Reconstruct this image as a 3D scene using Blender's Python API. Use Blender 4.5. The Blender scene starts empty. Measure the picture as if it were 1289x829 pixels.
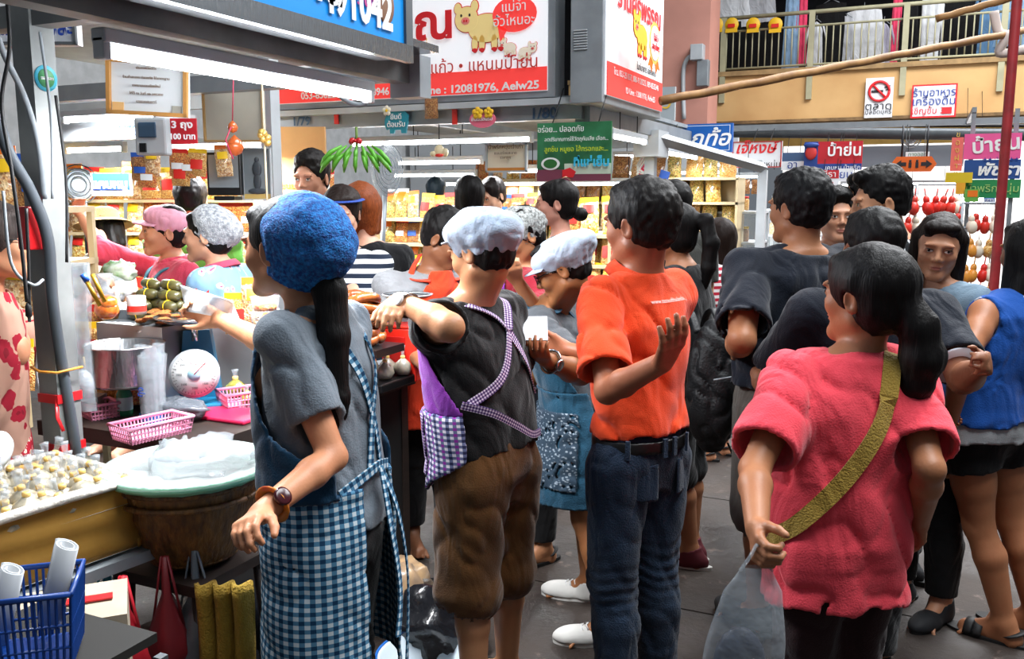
import bpy, bmesh, math, random, time
import numpy as np
import openvdb as vdb
from mathutils import Vector, Matrix, Euler, noise as mnoise
T0 = time.time()
random.seed(7)
rng = np.random.default_rng(7)
scene = bpy.context.scene
R = math.radians

# ------------------------------------------------------------------ camera
F_PX, CX, CY, HORIZON = 1128.0, 644.5, 414.5, 245.0
CAM = Vector((0.0, 0.0, 1.62))
AZ = R(24.7)
PITCH = math.atan((CY - HORIZON) / F_PX)
FWD_H = Vector((-math.sin(AZ), math.cos(AZ), 0))
RIGHT = Vector((math.cos(AZ), math.sin(AZ), 0))
FWD = (FWD_H * math.cos(PITCH) + Vector((0, 0, -math.sin(PITCH)))).normalized()
UP = RIGHT.cross(FWD).normalized()
cam_data = bpy.data.cameras.new('camera')
cam = bpy.data.objects.new('camera', cam_data)
scene.collection.objects.link(cam)
cam_data.sensor_width = 36.0
cam_data.lens = 36.0 * F_PX / 1289.0
cam_data.clip_start = 0.05
cam.matrix_world = Matrix.Translation(CAM) @ Matrix((RIGHT, UP, -FWD)).transposed().to_4x4()
cam_data.dof.use_dof = False
scene.camera = cam

# ------------------------------------------------------------------ world, light, exposure
world = bpy.data.worlds.new('market_daylight')
scene.world = world
world.use_nodes = True
wn = world.node_tree.nodes
wn['Background'].inputs['Color'].default_value = (0.78, 0.88, 1.0, 1)
wn['Background'].inputs['Strength'].default_value = 0.11
scene.view_settings.view_transform = 'Standard'
scene.view_settings.look = 'None'
scene.view_settings.exposure = 0.75
scene.view_settings.gamma = 1.0
scene.view_settings.use_curve_mapping = False
scene.cycles.use_denoising = True
scene.cycles.max_bounces = 5
scene.cycles.diffuse_bounces = 2
scene.cycles.glossy_bounces = 2
scene.cycles.transmission_bounces = 4
scene.cycles.transparent_max_bounces = 8
scene.cycles.caustics_reflective = False
scene.cycles.caustics_refractive = False
scene.cycles.sample_clamp_indirect = 4.0

def area_light(name, loc, size, size_y, power, rot=(0, 0, 0), col=(1, 1, 1)):
    l = bpy.data.lights.new(name, 'AREA')
    l.shape = 'RECTANGLE'; l.size = size; l.size_y = size_y; l.energy = power; l.color = col
    o = bpy.data.objects.new(name, l); scene.collection.objects.link(o)
    o.location = loc; o.rotation_euler = rot
    return o
# skylights in the market hall roof, high above the aisle
area_light('skylight', (1.2, 3.2, 6.6), 2.6, 6.0, 460, (R(0), R(8), 0), (0.93, 0.97, 1.0))
area_light('skylight', (2.5, 11.5, 7.5), 7.0, 5.0, 1000, (R(-12), 0, 0), (0.97, 0.98, 1.0))

# ------------------------------------------------------------------ picture <-> place
def ray(px, py):
    return (FWD + RIGHT * ((px - CX) / F_PX) + UP * ((CY - py) / F_PX))
def P(px, py, d):
    r = ray(px, py); k = d / r.dot(FWD_H)
    return CAM + r * k
def G(px, py, z=0.0):
    r = ray(px, py); return CAM + r * ((z - CAM.z) / r.z)
def onX(px, py, x):
    r = ray(px, py); return CAM + r * (x / r.x)
def onY(px, py, y):
    r = ray(px, py); return CAM + r * (y / r.y)
def reach(S, px, py, L, near=True):
    S = Vector(S); r = ray(px, py).normalized(); o = CAM - S
    b = o.dot(r); c = o.dot(o) - L * L; disc = b * b - c
    if disc < 0:
        q = CAM + r * (-b) - S
        return S + q.normalized() * L
    t = -b - math.sqrt(disc) if near else -b + math.sqrt(disc)
    return CAM + r * t

# ------------------------------------------------------------------ materials
MATS = {}
def new_mat(name):
    m = bpy.data.materials.new(name); m.use_nodes = True
    nt = m.node_tree; b = nt.nodes['Principled BSDF']
    return m, nt, b
def N(nt, typ, **kw):
    n = nt.nodes.new(typ)
    for k, v in kw.items(): setattr(n, k, v)
    return n
def srgb(h):
    if isinstance(h, str):
        h = h.lstrip('#'); h = h if len(h) == 6 else ''.join(q * 2 for q in h); c = [int(h[i:i+2], 16) / 255 for i in (0, 2, 4)]
    else: c = list(h)
    return tuple(((v / 12.92) if v <= 0.04045 else ((v + 0.055) / 1.055) ** 2.4) for v in c) + (1,)
def mat(name, col='#808080', rough=0.6, metal=0.0, var=0.0, vscale=8.0, bump=0.0, bscale=60.0, emit=0.0,
        alpha=1.0, trans=0.0, sheen=0.0, coat=0.0, spec=0.5, stretch=(1, 1, 1), col2=None, detail=4, distort=0.0):
    if name in MATS: return MATS[name]
    m, nt, b = new_mat(name); MATS[name] = m
    c = srgb(col); L = nt.links
    b.inputs['Base Color'].default_value = c
    b.inputs['Roughness'].default_value = rough
    b.inputs['Metallic'].default_value = metal
    b.inputs['Specular IOR Level'].default_value = spec
    if alpha < 1: b.inputs['Alpha'].default_value = alpha
    if trans: b.inputs['Transmission Weight'].default_value = trans
    if sheen: b.inputs['Sheen Weight'].default_value = sheen
    if coat: b.inputs['Coat Weight'].default_value = coat
    if emit:
        b.inputs['Emission Color'].default_value = c; b.inputs['Emission Strength'].default_value = emit
    if var or bump or col2:
        tc = N(nt, 'ShaderNodeTexCoord'); mp = N(nt, 'ShaderNodeMapping')
        mp.inputs['Scale'].default_value = stretch
        L.new(tc.outputs['Object'], mp.inputs['Vector'])
    if var or col2:
        nz = N(nt, 'ShaderNodeTexNoise'); nz.inputs['Scale'].default_value = vscale
        nz.inputs['Detail'].default_value = detail; nz.inputs['Distortion'].default_value = distort
        L.new(mp.outputs[0], nz.inputs['Vector'])
        rp = N(nt, 'ShaderNodeValToRGB')
        c2 = srgb(col2) if col2 else tuple(min(1, v * (1 + var)) for v in c[:3]) + (1,)
        c1 = c if col2 else tuple(v * (1 - var) for v in c[:3]) + (1,)
        rp.color_ramp.elements[0].position = 0.35; rp.color_ramp.elements[1].position = 0.65
        rp.color_ramp.elements[0].color = c1; rp.color_ramp.elements[1].color = c2
        L.new(nz.outputs['Fac'], rp.inputs[0]); L.new(rp.outputs[0], b.inputs['Base Color'])
        if emit: L.new(rp.outputs[0], b.inputs['Emission Color'])
    if bump:
        nb = N(nt, 'ShaderNodeTexNoise'); nb.inputs['Scale'].default_value = bscale; nb.inputs['Detail'].default_value = 3
        L.new(mp.outputs[0], nb.inputs['Vector'])
        bp = N(nt, 'ShaderNodeBump'); bp.inputs['Strength'].default_value = bump; bp.inputs['Distance'].default_value = 0.01
        L.new(nb.outputs['Fac'], bp.inputs['Height']); L.new(bp.outputs[0], b.inputs['Normal'])
        if sheen:
            wv = N(nt, 'ShaderNodeTexNoise'); wv.inputs['Scale'].default_value = 7; wv.inputs['Detail'].default_value = 2; wv.inputs['Distortion'].default_value = 1.4
            mp2 = N(nt, 'ShaderNodeMapping'); mp2.inputs['Scale'].default_value = (1, 1, .55); mp2.inputs['Rotation'].default_value = (.4, .3, 0); L.new(tc.outputs['Object'], mp2.inputs[0]); L.new(mp2.outputs[0], wv.inputs['Vector'])
            b2 = N(nt, 'ShaderNodeBump'); b2.inputs['Strength'].default_value = .55; b2.inputs['Distance'].default_value = .05; L.new(wv.outputs['Fac'], b2.inputs['Height']); L.new(b2.outputs[0], bp.inputs['Normal'])
    return m
def cloth_mat(name, col, var=0.10, rough=0.85, bump=0.25, bscale=220):
    return mat(name, col, rough=rough, var=var, vscale=5, bump=bump, bscale=bscale, sheen=0.15, spec=0.25)
def pattern_mat(name, kind, cols, scale=60.0, rough=0.85):
    """fabric prints laid out in the cloth's own coordinates (attribute bodyuv: metres round the body, metres up)"""
    if name in MATS: return MATS[name]
    m, nt, b = new_mat(name); MATS[name] = m; L = nt.links
    b.inputs['Roughness'].default_value = rough; b.inputs['Specular IOR Level'].default_value = 0.25
    at = N(nt, 'ShaderNodeAttribute', attribute_name='bodyuv')
    def math_(op, a, bb=None, clamp=False):
        n = N(nt, 'ShaderNodeMath', operation=op, use_clamp=clamp)
        for i, v in enumerate((a, bb)):
            if v is None: continue
            if isinstance(v, (int, float)): n.inputs[i].default_value = v
            else: L.new(v, n.inputs[i])
        return n.outputs[0]
    sep = N(nt, 'ShaderNodeSeparateXYZ'); L.new(at.outputs['Vector'], sep.inputs[0])
    u, v = sep.outputs[0], sep.outputs[1]
    def sq(w, s): return math_('GREATER_THAN', math_('FRACT', math_('MULTIPLY', w, s)), 0.5)
    def mix(f, a, bb):
        n = N(nt, 'ShaderNodeMix', data_type='RGBA')
        if isinstance(f, (int, float)): n.inputs[0].default_value = f
        else: L.new(f, n.inputs[0])
        for i, w in ((6, a), (7, bb)):
            if isinstance(w, tuple): n.inputs[i].default_value = w
            else: L.new(w, n.inputs[i])
        return n.outputs[2]
    C = [srgb(c) for c in cols]
    if kind == 'gingham':      # white / mid / dark, optional second dark colour
        a, c = sq(u, scale), sq(v, scale)
        both = math_('MULTIPLY', a, c); one = math_('MAXIMUM', a, c)
        col = mix(both, mix(one, C[0], C[1]), C[2])
        if len(C) > 3:
            alt = math_('GREATER_THAN', math_('FRACT', math_('MULTIPLY', u, scale / 2)), 0.5)
            col = mix(math_('MULTIPLY', alt, both), col, C[3])
    elif kind == 'stripes':
        col = mix(math_('GREATER_THAN', math_('FRACT', math_('MULTIPLY', v, scale)), 0.5), C[0], C[1])
    elif kind in ('dots', 'floral', 'flower_big'):
        vo = N(nt, 'ShaderNodeTexVoronoi', feature='F1'); vo.inputs['Scale'].default_value = scale
        cb = N(nt, 'ShaderNodeCombineXYZ'); L.new(u, cb.inputs[0]); L.new(v, cb.inputs[1])
        L.new(cb.outputs[0], vo.inputs['Vector'])
        nz = N(nt, 'ShaderNodeTexNoise'); nz.inputs['Scale'].default_value = scale * 1.6; nz.inputs['Detail'].default_value = 2
        L.new(cb.outputs[0], nz.inputs['Vector'])
        dd = math_('ADD', vo.outputs['Distance'], math_('MULTIPLY', math_('SUBTRACT', nz.outputs['Fac'], 0.5), 0.7))
        inn = math_('LESS_THAN', dd, 0.16); mid = math_('LESS_THAN', dd, 0.34 if kind != 'flower_big' else 0.42)
        col = mix(inn, mix(mid, C[0], C[1]), C[2])
        if len(C) > 3:
            sp = N(nt, 'ShaderNodeSeparateColor'); L.new(vo.outputs['Color'], sp.inputs[0])
            alt = math_('GREATER_THAN', sp.outputs[0], 0.5)
            col = mix(math_('MULTIPLY', alt, mid), col, C[3])
    elif kind == 'side_stripes':
        a = math_('FRACT', math_('MULTIPLY', u, scale)); col = mix(math_('LESS_THAN', a, 0.3), C[0], C[1])
    L.new(col, b.inputs['Base Color'])
    return m

# ------------------------------------------------------------------ object helpers
COL = scene.collection
def tag(o, label=None, cat=None, group=None, kind=None):
    if label: o['label'] = label
    if cat: o['category'] = cat
    if group: o['group'] = group
    if kind: o['kind'] = kind
    return o
def empty(name, loc=(0, 0, 0), rz=0.0, label=None, cat=None, group=None, rot=None):
    o = bpy.data.objects.new(name, None); COL.objects.link(o)
    o.location = loc; o.rotation_euler = rot if rot else (0, 0, rz); o.empty_display_size = 0.05
    return tag(o, label, cat, group)
def link_mesh(name, me, m=None, parent=None, loc=None, rot=None):
    o = bpy.data.objects.new(name, me); COL.objects.link(o)
    if m is not None and not me.materials:
        for k in (m if isinstance(m, (list, tuple)) else [m]): me.materials.append(k)
    if parent is not None: o.parent = parent
    if loc is not None: o.location = loc
    if rot is not None: o.rotation_euler = rot
    return o
def mesh_np(name, pts, quads, tris=None, smooth=True):
    me = bpy.data.meshes.new(name)
    faces = [tuple(q) for q in quads] if quads is not None and len(quads) else []
    nq = 0 if quads is None else len(quads); nt_ = 0 if tris is None else len(tris)
    me.vertices.add(len(pts)); me.vertices.foreach_set('co', np.asarray(pts, np.float32).ravel())
    me.loops.add(nq * 4 + nt_ * 3)
    idx = []
    if nq: idx.append(np.asarray(quads, np.int32).ravel())
    if nt_: idx.append(np.asarray(tris, np.int32).ravel())
    me.loops.foreach_set('vertex_index', np.concatenate(idx))
    me.polygons.add(nq + nt_)
    st = np.concatenate([np.arange(nq) * 4, nq * 4 + np.arange(nt_) * 3]).astype(np.int32)
    me.polygons.foreach_set('loop_start', st)
    me.update(calc_edges=True)
    if smooth: me.polygons.foreach_set('use_smooth', np.ones(nq + nt_, bool))
    return me
class MB:
    """collects simple shapes into one mesh"""
    def __init__(s): s.v = []; s.f = []; s.sm = []; s.mi = []; s.cur = 0
    def _add(s, vs, fs, smooth=False):
        n = len(s.v); s.v += [tuple(v) for v in vs]; s.f += [tuple(i + n for i in f) for f in fs]
        s.sm += [smooth] * len(fs); s.mi += [s.cur] * len(fs); return s
    def box(s, c, size, rot=None, bev=0.0):
        hx, hy, hz = (v / 2 for v in size); M = (Euler(rot).to_matrix() if rot is not None and not isinstance(rot, Matrix) else rot)
        if bev <= 0:
            vs = [Vector((x, y, z)) for x in (-hx, hx) for y in (-hy, hy) for z in (-hz, hz)]
            fs = [(0, 1, 3, 2), (4, 6, 7, 5), (0, 4, 5, 1), (2, 3, 7, 6), (0, 2, 6, 4), (1, 5, 7, 3)]
        else:
            bm = bmesh.new(); bmesh.ops.create_cube(bm, size=1)
            for v in bm.verts: v.co = Vector((v.co.x * size[0], v.co.y * size[1], v.co.z * size[2]))
            bmesh.ops.bevel(bm, geom=list(bm.edges), offset=bev, segments=2, affect='EDGES', profile=0.5)
            bm.verts.index_update(); vs = [v.co.copy() for v in bm.verts]; fs = [[v.index for v in f.verts] for f in bm.faces]; bm.free()
        if M is not None: vs = [M @ v for v in vs]
        c = Vector(c)
        return s._add([v + c for v in vs], fs)
    def tube(s, pts, r, n=8, cap=True, flat=1.0, smooth=True):
        pts = [Vector(p) for p in pts]; k = len(pts)
        rs = r if isinstance(r, (list, tuple)) else [r] * k
        vs = []; fs = []; prev = None
        for i, p in enumerate(pts):
            t = (pts[min(i + 1, k - 1)] - pts[max(i - 1, 0)])
            t = t.normalized() if t.length > 1e-9 else Vector((0, 0, 1))
            if prev is None:
                a = Vector((0, 0, 1)) if abs(t.z) < 0.9 else Vector((1, 0, 0)); u = t.cross(a).normalized()
            else: u = (prev - t * prev.dot(t)).normalized()
            prev = u; w = t.cross(u)
            for j in range(n):
                a = 2 * math.pi * j / n; vs.append(p + (u * math.cos(a) + w * math.sin(a) * flat) * rs[i])
        for i in range(k - 1):
            for j in range(n): fs.append((i * n + j, i * n + (j + 1) % n, (i + 1) * n + (j + 1) % n, (i + 1) * n + j))
        if cap: fs.append(tuple(range(n - 1, -1, -1))); fs.append(tuple((k - 1) * n + j for j in range(n)))
        return s._add(vs, fs, smooth)
    def lathe(s, prof, n=32, c=(0, 0, 0), M=None, rib=None, smooth=True, arc=None):
        vs = []; fs = []; k = len(prof); c = Vector(c)
        for i, (r, z) in enumerate(prof):
            for j in range(n):
                a = 2 * math.pi * j / n; rr = r * (rib(i, a) if rib else 1)
                v = Vector((rr * math.cos(a), rr * math.sin(a), z)); vs.append((M @ v if M is not None else v) + c)
        for i in range(k - 1):
            for j in range(n): fs.append((i * n + j, i * n + (j + 1) % n, (i + 1) * n + (j + 1) % n, (i + 1) * n + j))
        if prof[0][0] > 1e-6 and not arc: fs.append(tuple(range(n - 1, -1, -1)))
        if prof[-1][0] > 1e-6 and not arc: fs.append(tuple((k - 1) * n + j for j in range(n)))
        return s._add(vs, fs, smooth)
    def ball(s, c, r, n=10, m=6, rot=None):
        rx, ry, rz = (r, r, r) if isinstance(r, (int, float)) else r
        M = Euler(rot).to_matrix() if rot is not None else None
        vs = []; fs = []
        for i in range(m + 1):
            ph = math.pi * i / m
            for j in range(n):
                a = 2 * math.pi * j / n
                v = Vector((rx * math.sin(ph) * math.cos(a), ry * math.sin(ph) * math.sin(a), rz * math.cos(ph)))
                vs.append((M @ v if M is not None else v) + Vector(c))
        for i in range(m):
            for j in range(n): fs.append((i * n + j, (i + 1) * n + j, (i + 1) * n + (j + 1) % n, i * n + (j + 1) % n))
        return s._add(vs, fs, True)
    def prism(s, poly, c0, ux, uy, th):
        """flat outline poly in the frame (ux, uy) at c0, given thickness along the normal"""
        ux, uy, c0 = Vector(ux), Vector(uy), Vector(c0); nn = ux.cross(uy).normalized(); k = len(poly)
        vs = [c0 + ux * a + uy * b for a, b in poly] + [c0 + ux * a + uy * b - nn * th for a, b in poly]
        fs = [tuple(range(k)), tuple(range(2 * k - 1, k - 1, -1))] + [(i, i + k, (i + 1) % k + k, (i + 1) % k) for i in range(k)]
        return s._add(vs, fs)
    def sheet(s, fn, nu, nv, smooth=True):
        vs = [fn(i / (nu - 1), j / (nv - 1)) for i in range(nu) for j in range(nv)]
        fs = [(i * nv + j, (i + 1) * nv + j, (i + 1) * nv + j + 1, i * nv + j + 1) for i in range(nu - 1) for j in range(nv - 1)]
        return s._add(vs, fs, smooth)
    def mesh(s, name):
        me = bpy.data.meshes.new(name); me.from_pydata(s.v, [], s.f)
        me.polygons.foreach_set('use_smooth', s.sm); me.polygons.foreach_set('material_index', s.mi); me.update()
        return me
    def build(s, name, m=None, parent=None, loc=None, rot=None, weld=False):
        me = s.mesh(name)
        if weld:
            bm = bmesh.new(); bm.from_mesh(me); bmesh.ops.remove_doubles(bm, verts=bm.verts, dist=1e-5)
            bmesh.ops.recalc_face_normals(bm, faces=bm.faces); bm.to_mesh(me); bm.free()
        return link_mesh(name, me, m, parent, loc, rot)
def copy_tree(o, parent=None):
    c = o.copy(); COL.objects.link(c)
    if parent is not None: c.parent = parent
    for ch in o.children: copy_tree(ch, c)
    return c
FITS = {}; BW = {}
def text(body, size, m, loc, rot, parent=None, name='lettering', ext=0.0015, align='CENTER', sx=1.0, shear=0.0, off=0.0):
    cu = bpy.data.curves.new(name, 'FONT'); cu.body = body; cu.size = size; cu.extrude = ext
    cu.align_x = align; cu.align_y = 'CENTER'; cu.shear = shear; cu.offset = off; cu.resolution_u = 3
    cu.materials.append(m)
    o = bpy.data.objects.new(name, cu); COL.objects.link(o)
    if parent is not None: o.parent = parent
    o.location = loc; o.rotation_euler = rot; o.scale = (sx, 1, 1)
    return o
# ------------------------------------------------------------------ figures: distance fields meshed as one surface
def axis(lo, hi, base, fine=()):
    """sample positions from lo to hi, spacing base, finer inside the given (a, b, h) intervals"""
    out = [lo]
    while out[-1] < hi:
        x = out[-1]; h = base
        for a, b, hh in fine:
            if a - 0.01 <= x <= b: h = min(h, hh)
            elif a > x: h = min(h, max(hh, (a - x) * 0.5 + hh))
        out.append(x + h)
    return np.array(out, np.float32)
class Field:
    def __init__(s, xs, ys, zs, far=0.2):
        s.ax = (xs, ys, zs); s.D = np.full((len(xs), len(ys), len(zs)), far, np.float32)
    def sl(s, lo, hi):
        r = []
        for a, l, h in zip(s.ax, lo, hi):
            i0 = max(0, int(np.searchsorted(a, l)) - 1); i1 = min(len(a), int(np.searchsorted(a, h)) + 1); r.append(slice(i0, max(i1, i0)))
        return tuple(r)
    def grid(s, sl):
        return (s.ax[0][sl[0]][:, None, None], s.ax[1][sl[1]][None, :, None], s.ax[2][sl[2]][None, None, :])
    def op(s, fn, lo, hi, k=0.0, mode='add'):
        sl = s.sl(lo, hi)
        if any(q.stop <= q.start for q in sl): return
        x, y, z = s.grid(sl); d = fn(x, y, z); A = s.D[sl]
        if mode == 'sub': d = -d
        d = np.broadcast_to(d, A.shape)
        if mode == 'add':
            if k > 0:
                h = np.clip(0.5 + 0.5 * (A - d) / k, 0, 1); s.D[sl] = A * (1 - h) + d * h - k * h * (1 - h)
            else: s.D[sl] = np.minimum(A, d)
        else:
            if k > 0:
                h = np.clip(0.5 - 0.5 * (A - d) / k, 0, 1); s.D[sl] = A * (1 - h) + d * h + k * h * (1 - h)
            else: s.D[sl] = np.maximum(A, d)
    def cone(s, a, b, r1, r2, k=0.02, mode='add', cap=False):
        a = np.array(a, np.float32); b = np.array(b, np.float32); m = max(r1, r2) + k + 0.012
        s.op(lambda x, y, z: cone_d(x, y, z, a, b, r1, r2, cap), np.minimum(a, b) - m, np.maximum(a, b) + m, k, mode)
    def ell(s, c, r, k=0.02, M=None, mode='add'):
        c = np.array(c, np.float32); m = max(r) + k + 0.012
        s.op(lambda x, y, z: ell_d(x, y, z, c, r, M), c - m, c + m, k, mode)
    def mesh(s, name, attr=None, smooth=True):
        D = np.clip(s.D, -0.03, 0.03) * 30
        D[0] = D[-1] = 0.9; D[:, 0] = D[:, -1] = 0.9; D[:, :, 0] = D[:, :, -1] = 0.9
        g = vdb.FloatGrid(0.9); g.copyFromArray(D, tolerance=1e-5)
        pts, quads = g.convertToQuads(0.0)
        if not len(pts): return bpy.data.meshes.new(name), pts
        out = np.empty((len(pts), 3), np.float32)
        for i in range(3): out[:, i] = np.interp(pts[:, i], np.arange(len(s.ax[i])), s.ax[i])
        quads = quads[:, ::-1]
        me = mesh_np(name, out, quads, None, smooth)
        return me, out
def cone_d(x, y, z, a, b, r1, r2, cap=False):
    ba = b - a; L2 = float(ba @ ba) + 1e-12
    px, py, pz = x - a[0], y - a[1], z - a[2]
    t = (px * ba[0] + py * ba[1] + pz * ba[2]) / L2; tc = np.clip(t, 0, 1)
    d = np.sqrt((px - tc * ba[0]) ** 2 + (py - tc * ba[1]) ** 2 + (pz - tc * ba[2]) ** 2) - (r1 + (r2 - r1) * tc)
    if cap: d = np.maximum(d, (t - 1) * math.sqrt(L2))
    return d
def ell_d(x, y, z, c, r, M=None):
    px, py, pz = x - c[0], y - c[1], z - c[2]
    if M is not None:
        px, py, pz = (M[0][0] * px + M[1][0] * py + M[2][0] * pz, M[0][1] * px + M[1][1] * py + M[2][1] * pz, M[0][2] * px + M[1][2] * py + M[2][2] * pz)
    k0 = np.sqrt((px / r[0]) ** 2 + (py / r[1]) ** 2 + (pz / r[2]) ** 2)
    k1 = np.sqrt((px / r[0] ** 2) ** 2 + (py / r[1] ** 2) ** 2 + (pz / r[2] ** 2) ** 2) + 1e-6
    return k0 * (k0 - 1) / k1
_NG = rng.random((32, 32, 32)).astype(np.float32)
def vnoise(x, y, z):
    x, y, z = np.broadcast_arrays(x, y, z)
    xi, yi, zi = np.floor(x).astype(int), np.floor(y).astype(int), np.floor(z).astype(int)
    fx, fy, fz = x - xi, y - yi, z - zi
    fx, fy, fz = fx * fx * (3 - 2 * fx), fy * fy * (3 - 2 * fy), fz * fz * (3 - 2 * fz)
    g = lambda a, b, c: _NG[(xi + a) & 31, (yi + b) & 31, (zi + c) & 31]
    q = lambda a, b: g(a, b, 0) * (1 - fz) + g(a, b, 1) * fz
    w = lambda a: q(a, 0) * (1 - fy) + q(a, 1) * fy
    return w(0) * (1 - fx) + w(1) * fx - 0.5

SKIN = {}
def skin_mat(col):
    if col in SKIN: return SKIN[col]
    m, nt, b = new_mat('skin_%d' % len(SKIN)); SKIN[col] = m; L = nt.links
    tc = N(nt, 'ShaderNodeTexCoord'); nz = N(nt, 'ShaderNodeTexNoise'); nz.inputs['Scale'].default_value = 14; nz.inputs['Detail'].default_value = 5
    L.new(tc.outputs['Object'], nz.inputs['Vector'])
    rp = N(nt, 'ShaderNodeValToRGB'); c = srgb(col)
    rp.color_ramp.elements[0].position = .3; rp.color_ramp.elements[1].position = .7
    rp.color_ramp.elements[0].color = (c[0] * .93, c[1] * .84, c[2] * .8, 1); rp.color_ramp.elements[1].color = (min(1, c[0] * 1.05), c[1] * 1.04, c[2] * 1.02, 1)
    L.new(nz.outputs['Fac'], rp.inputs[0])
    at = N(nt, 'ShaderNodeAttribute', attribute_name='lip')
    mx = N(nt, 'ShaderNodeMix', data_type='RGBA'); L.new(at.outputs['Fac'], mx.inputs[0]); L.new(rp.outputs[0], mx.inputs[6])
    mx.inputs[7].default_value = srgb('#c07468') if c[0] > .3 else srgb('#96564e')
    L.new(mx.outputs[2], b.inputs['Base Color'])
    b.inputs['Roughness'].default_value = 0.48; b.inputs['Specular IOR Level'].default_value = 0.4
    b.inputs['Subsurface Weight'].default_value = 0.0
    nb = N(nt, 'ShaderNodeTexNoise'); nb.inputs['Scale'].default_value = 160; L.new(tc.outputs['Object'], nb.inputs['Vector'])
    bp = N(nt, 'ShaderNodeBump'); bp.inputs['Strength'].default_value = .12; bp.inputs['Distance'].default_value = .004
    L.new(nb.outputs['Fac'], bp.inputs['Height']); L.new(bp.outputs[0], b.inputs['Normal'])
    return m
def hair_mat(col, name=None):
    key = 'hair' + col
    if key in MATS: return MATS[key]
    m, nt, b = new_mat('hair'); MATS[key] = m; L = nt.links; c = srgb(col)
    tc = N(nt, 'ShaderNodeTexCoord'); mp = N(nt, 'ShaderNodeMapping'); mp.inputs['Scale'].default_value = (1, 1, .06)
    L.new(tc.outputs['Object'], mp.inputs[0])
    nz = N(nt, 'ShaderNodeTexNoise'); nz.inputs['Scale'].default_value = 260; nz.inputs['Detail'].default_value = 3; L.new(mp.outputs[0], nz.inputs['Vector'])
    rp = N(nt, 'ShaderNodeValToRGB'); rp.color_ramp.elements[0].color = (c[0] * .6, c[1] * .6, c[2] * .6, 1); rp.color_ramp.elements[1].color = (c[0] * 1.6, c[1] * 1.5, c[2] * 1.4, 1)
    rp.color_ramp.elements[0].position = .3; rp.color_ramp.elements[1].position = .75
    L.new(nz.outputs['Fac'], rp.inputs[0]); L.new(rp.outputs[0], b.inputs['Base Color'])
    b.inputs['Roughness'].default_value = .55; b.inputs['Specular IOR Level'].default_value = .2
    bp = N(nt, 'ShaderNodeBump'); bp.inputs['Strength'].default_value = .5; bp.inputs['Distance'].default_value = .004
    L.new(nz.outputs['Fac'], bp.inputs['Height']); L.new(bp.outputs[0], b.inputs['Normal'])
    return m

PROF_F = [(.44, .090, .075), (.50, .165, .115), (.535, .168, .118), (.60, .136, .100), (.64, .130, .094), (.70, .142, .105), (.755, .156, .108), (.80, .150, .092), (.83, .095, .070), (.86, .050, .052)]
PROF_M = [(.44, .095, .080), (.50, .155, .110), (.535, .155, .112), (.60, .145, .104), (.64, .147, .102), (.70, .160, .108), (.755, .176, .112), (.80, .168, .096), (.83, .100, .072), (.86, .056, .056)]
ident = np.eye(3)

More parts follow.
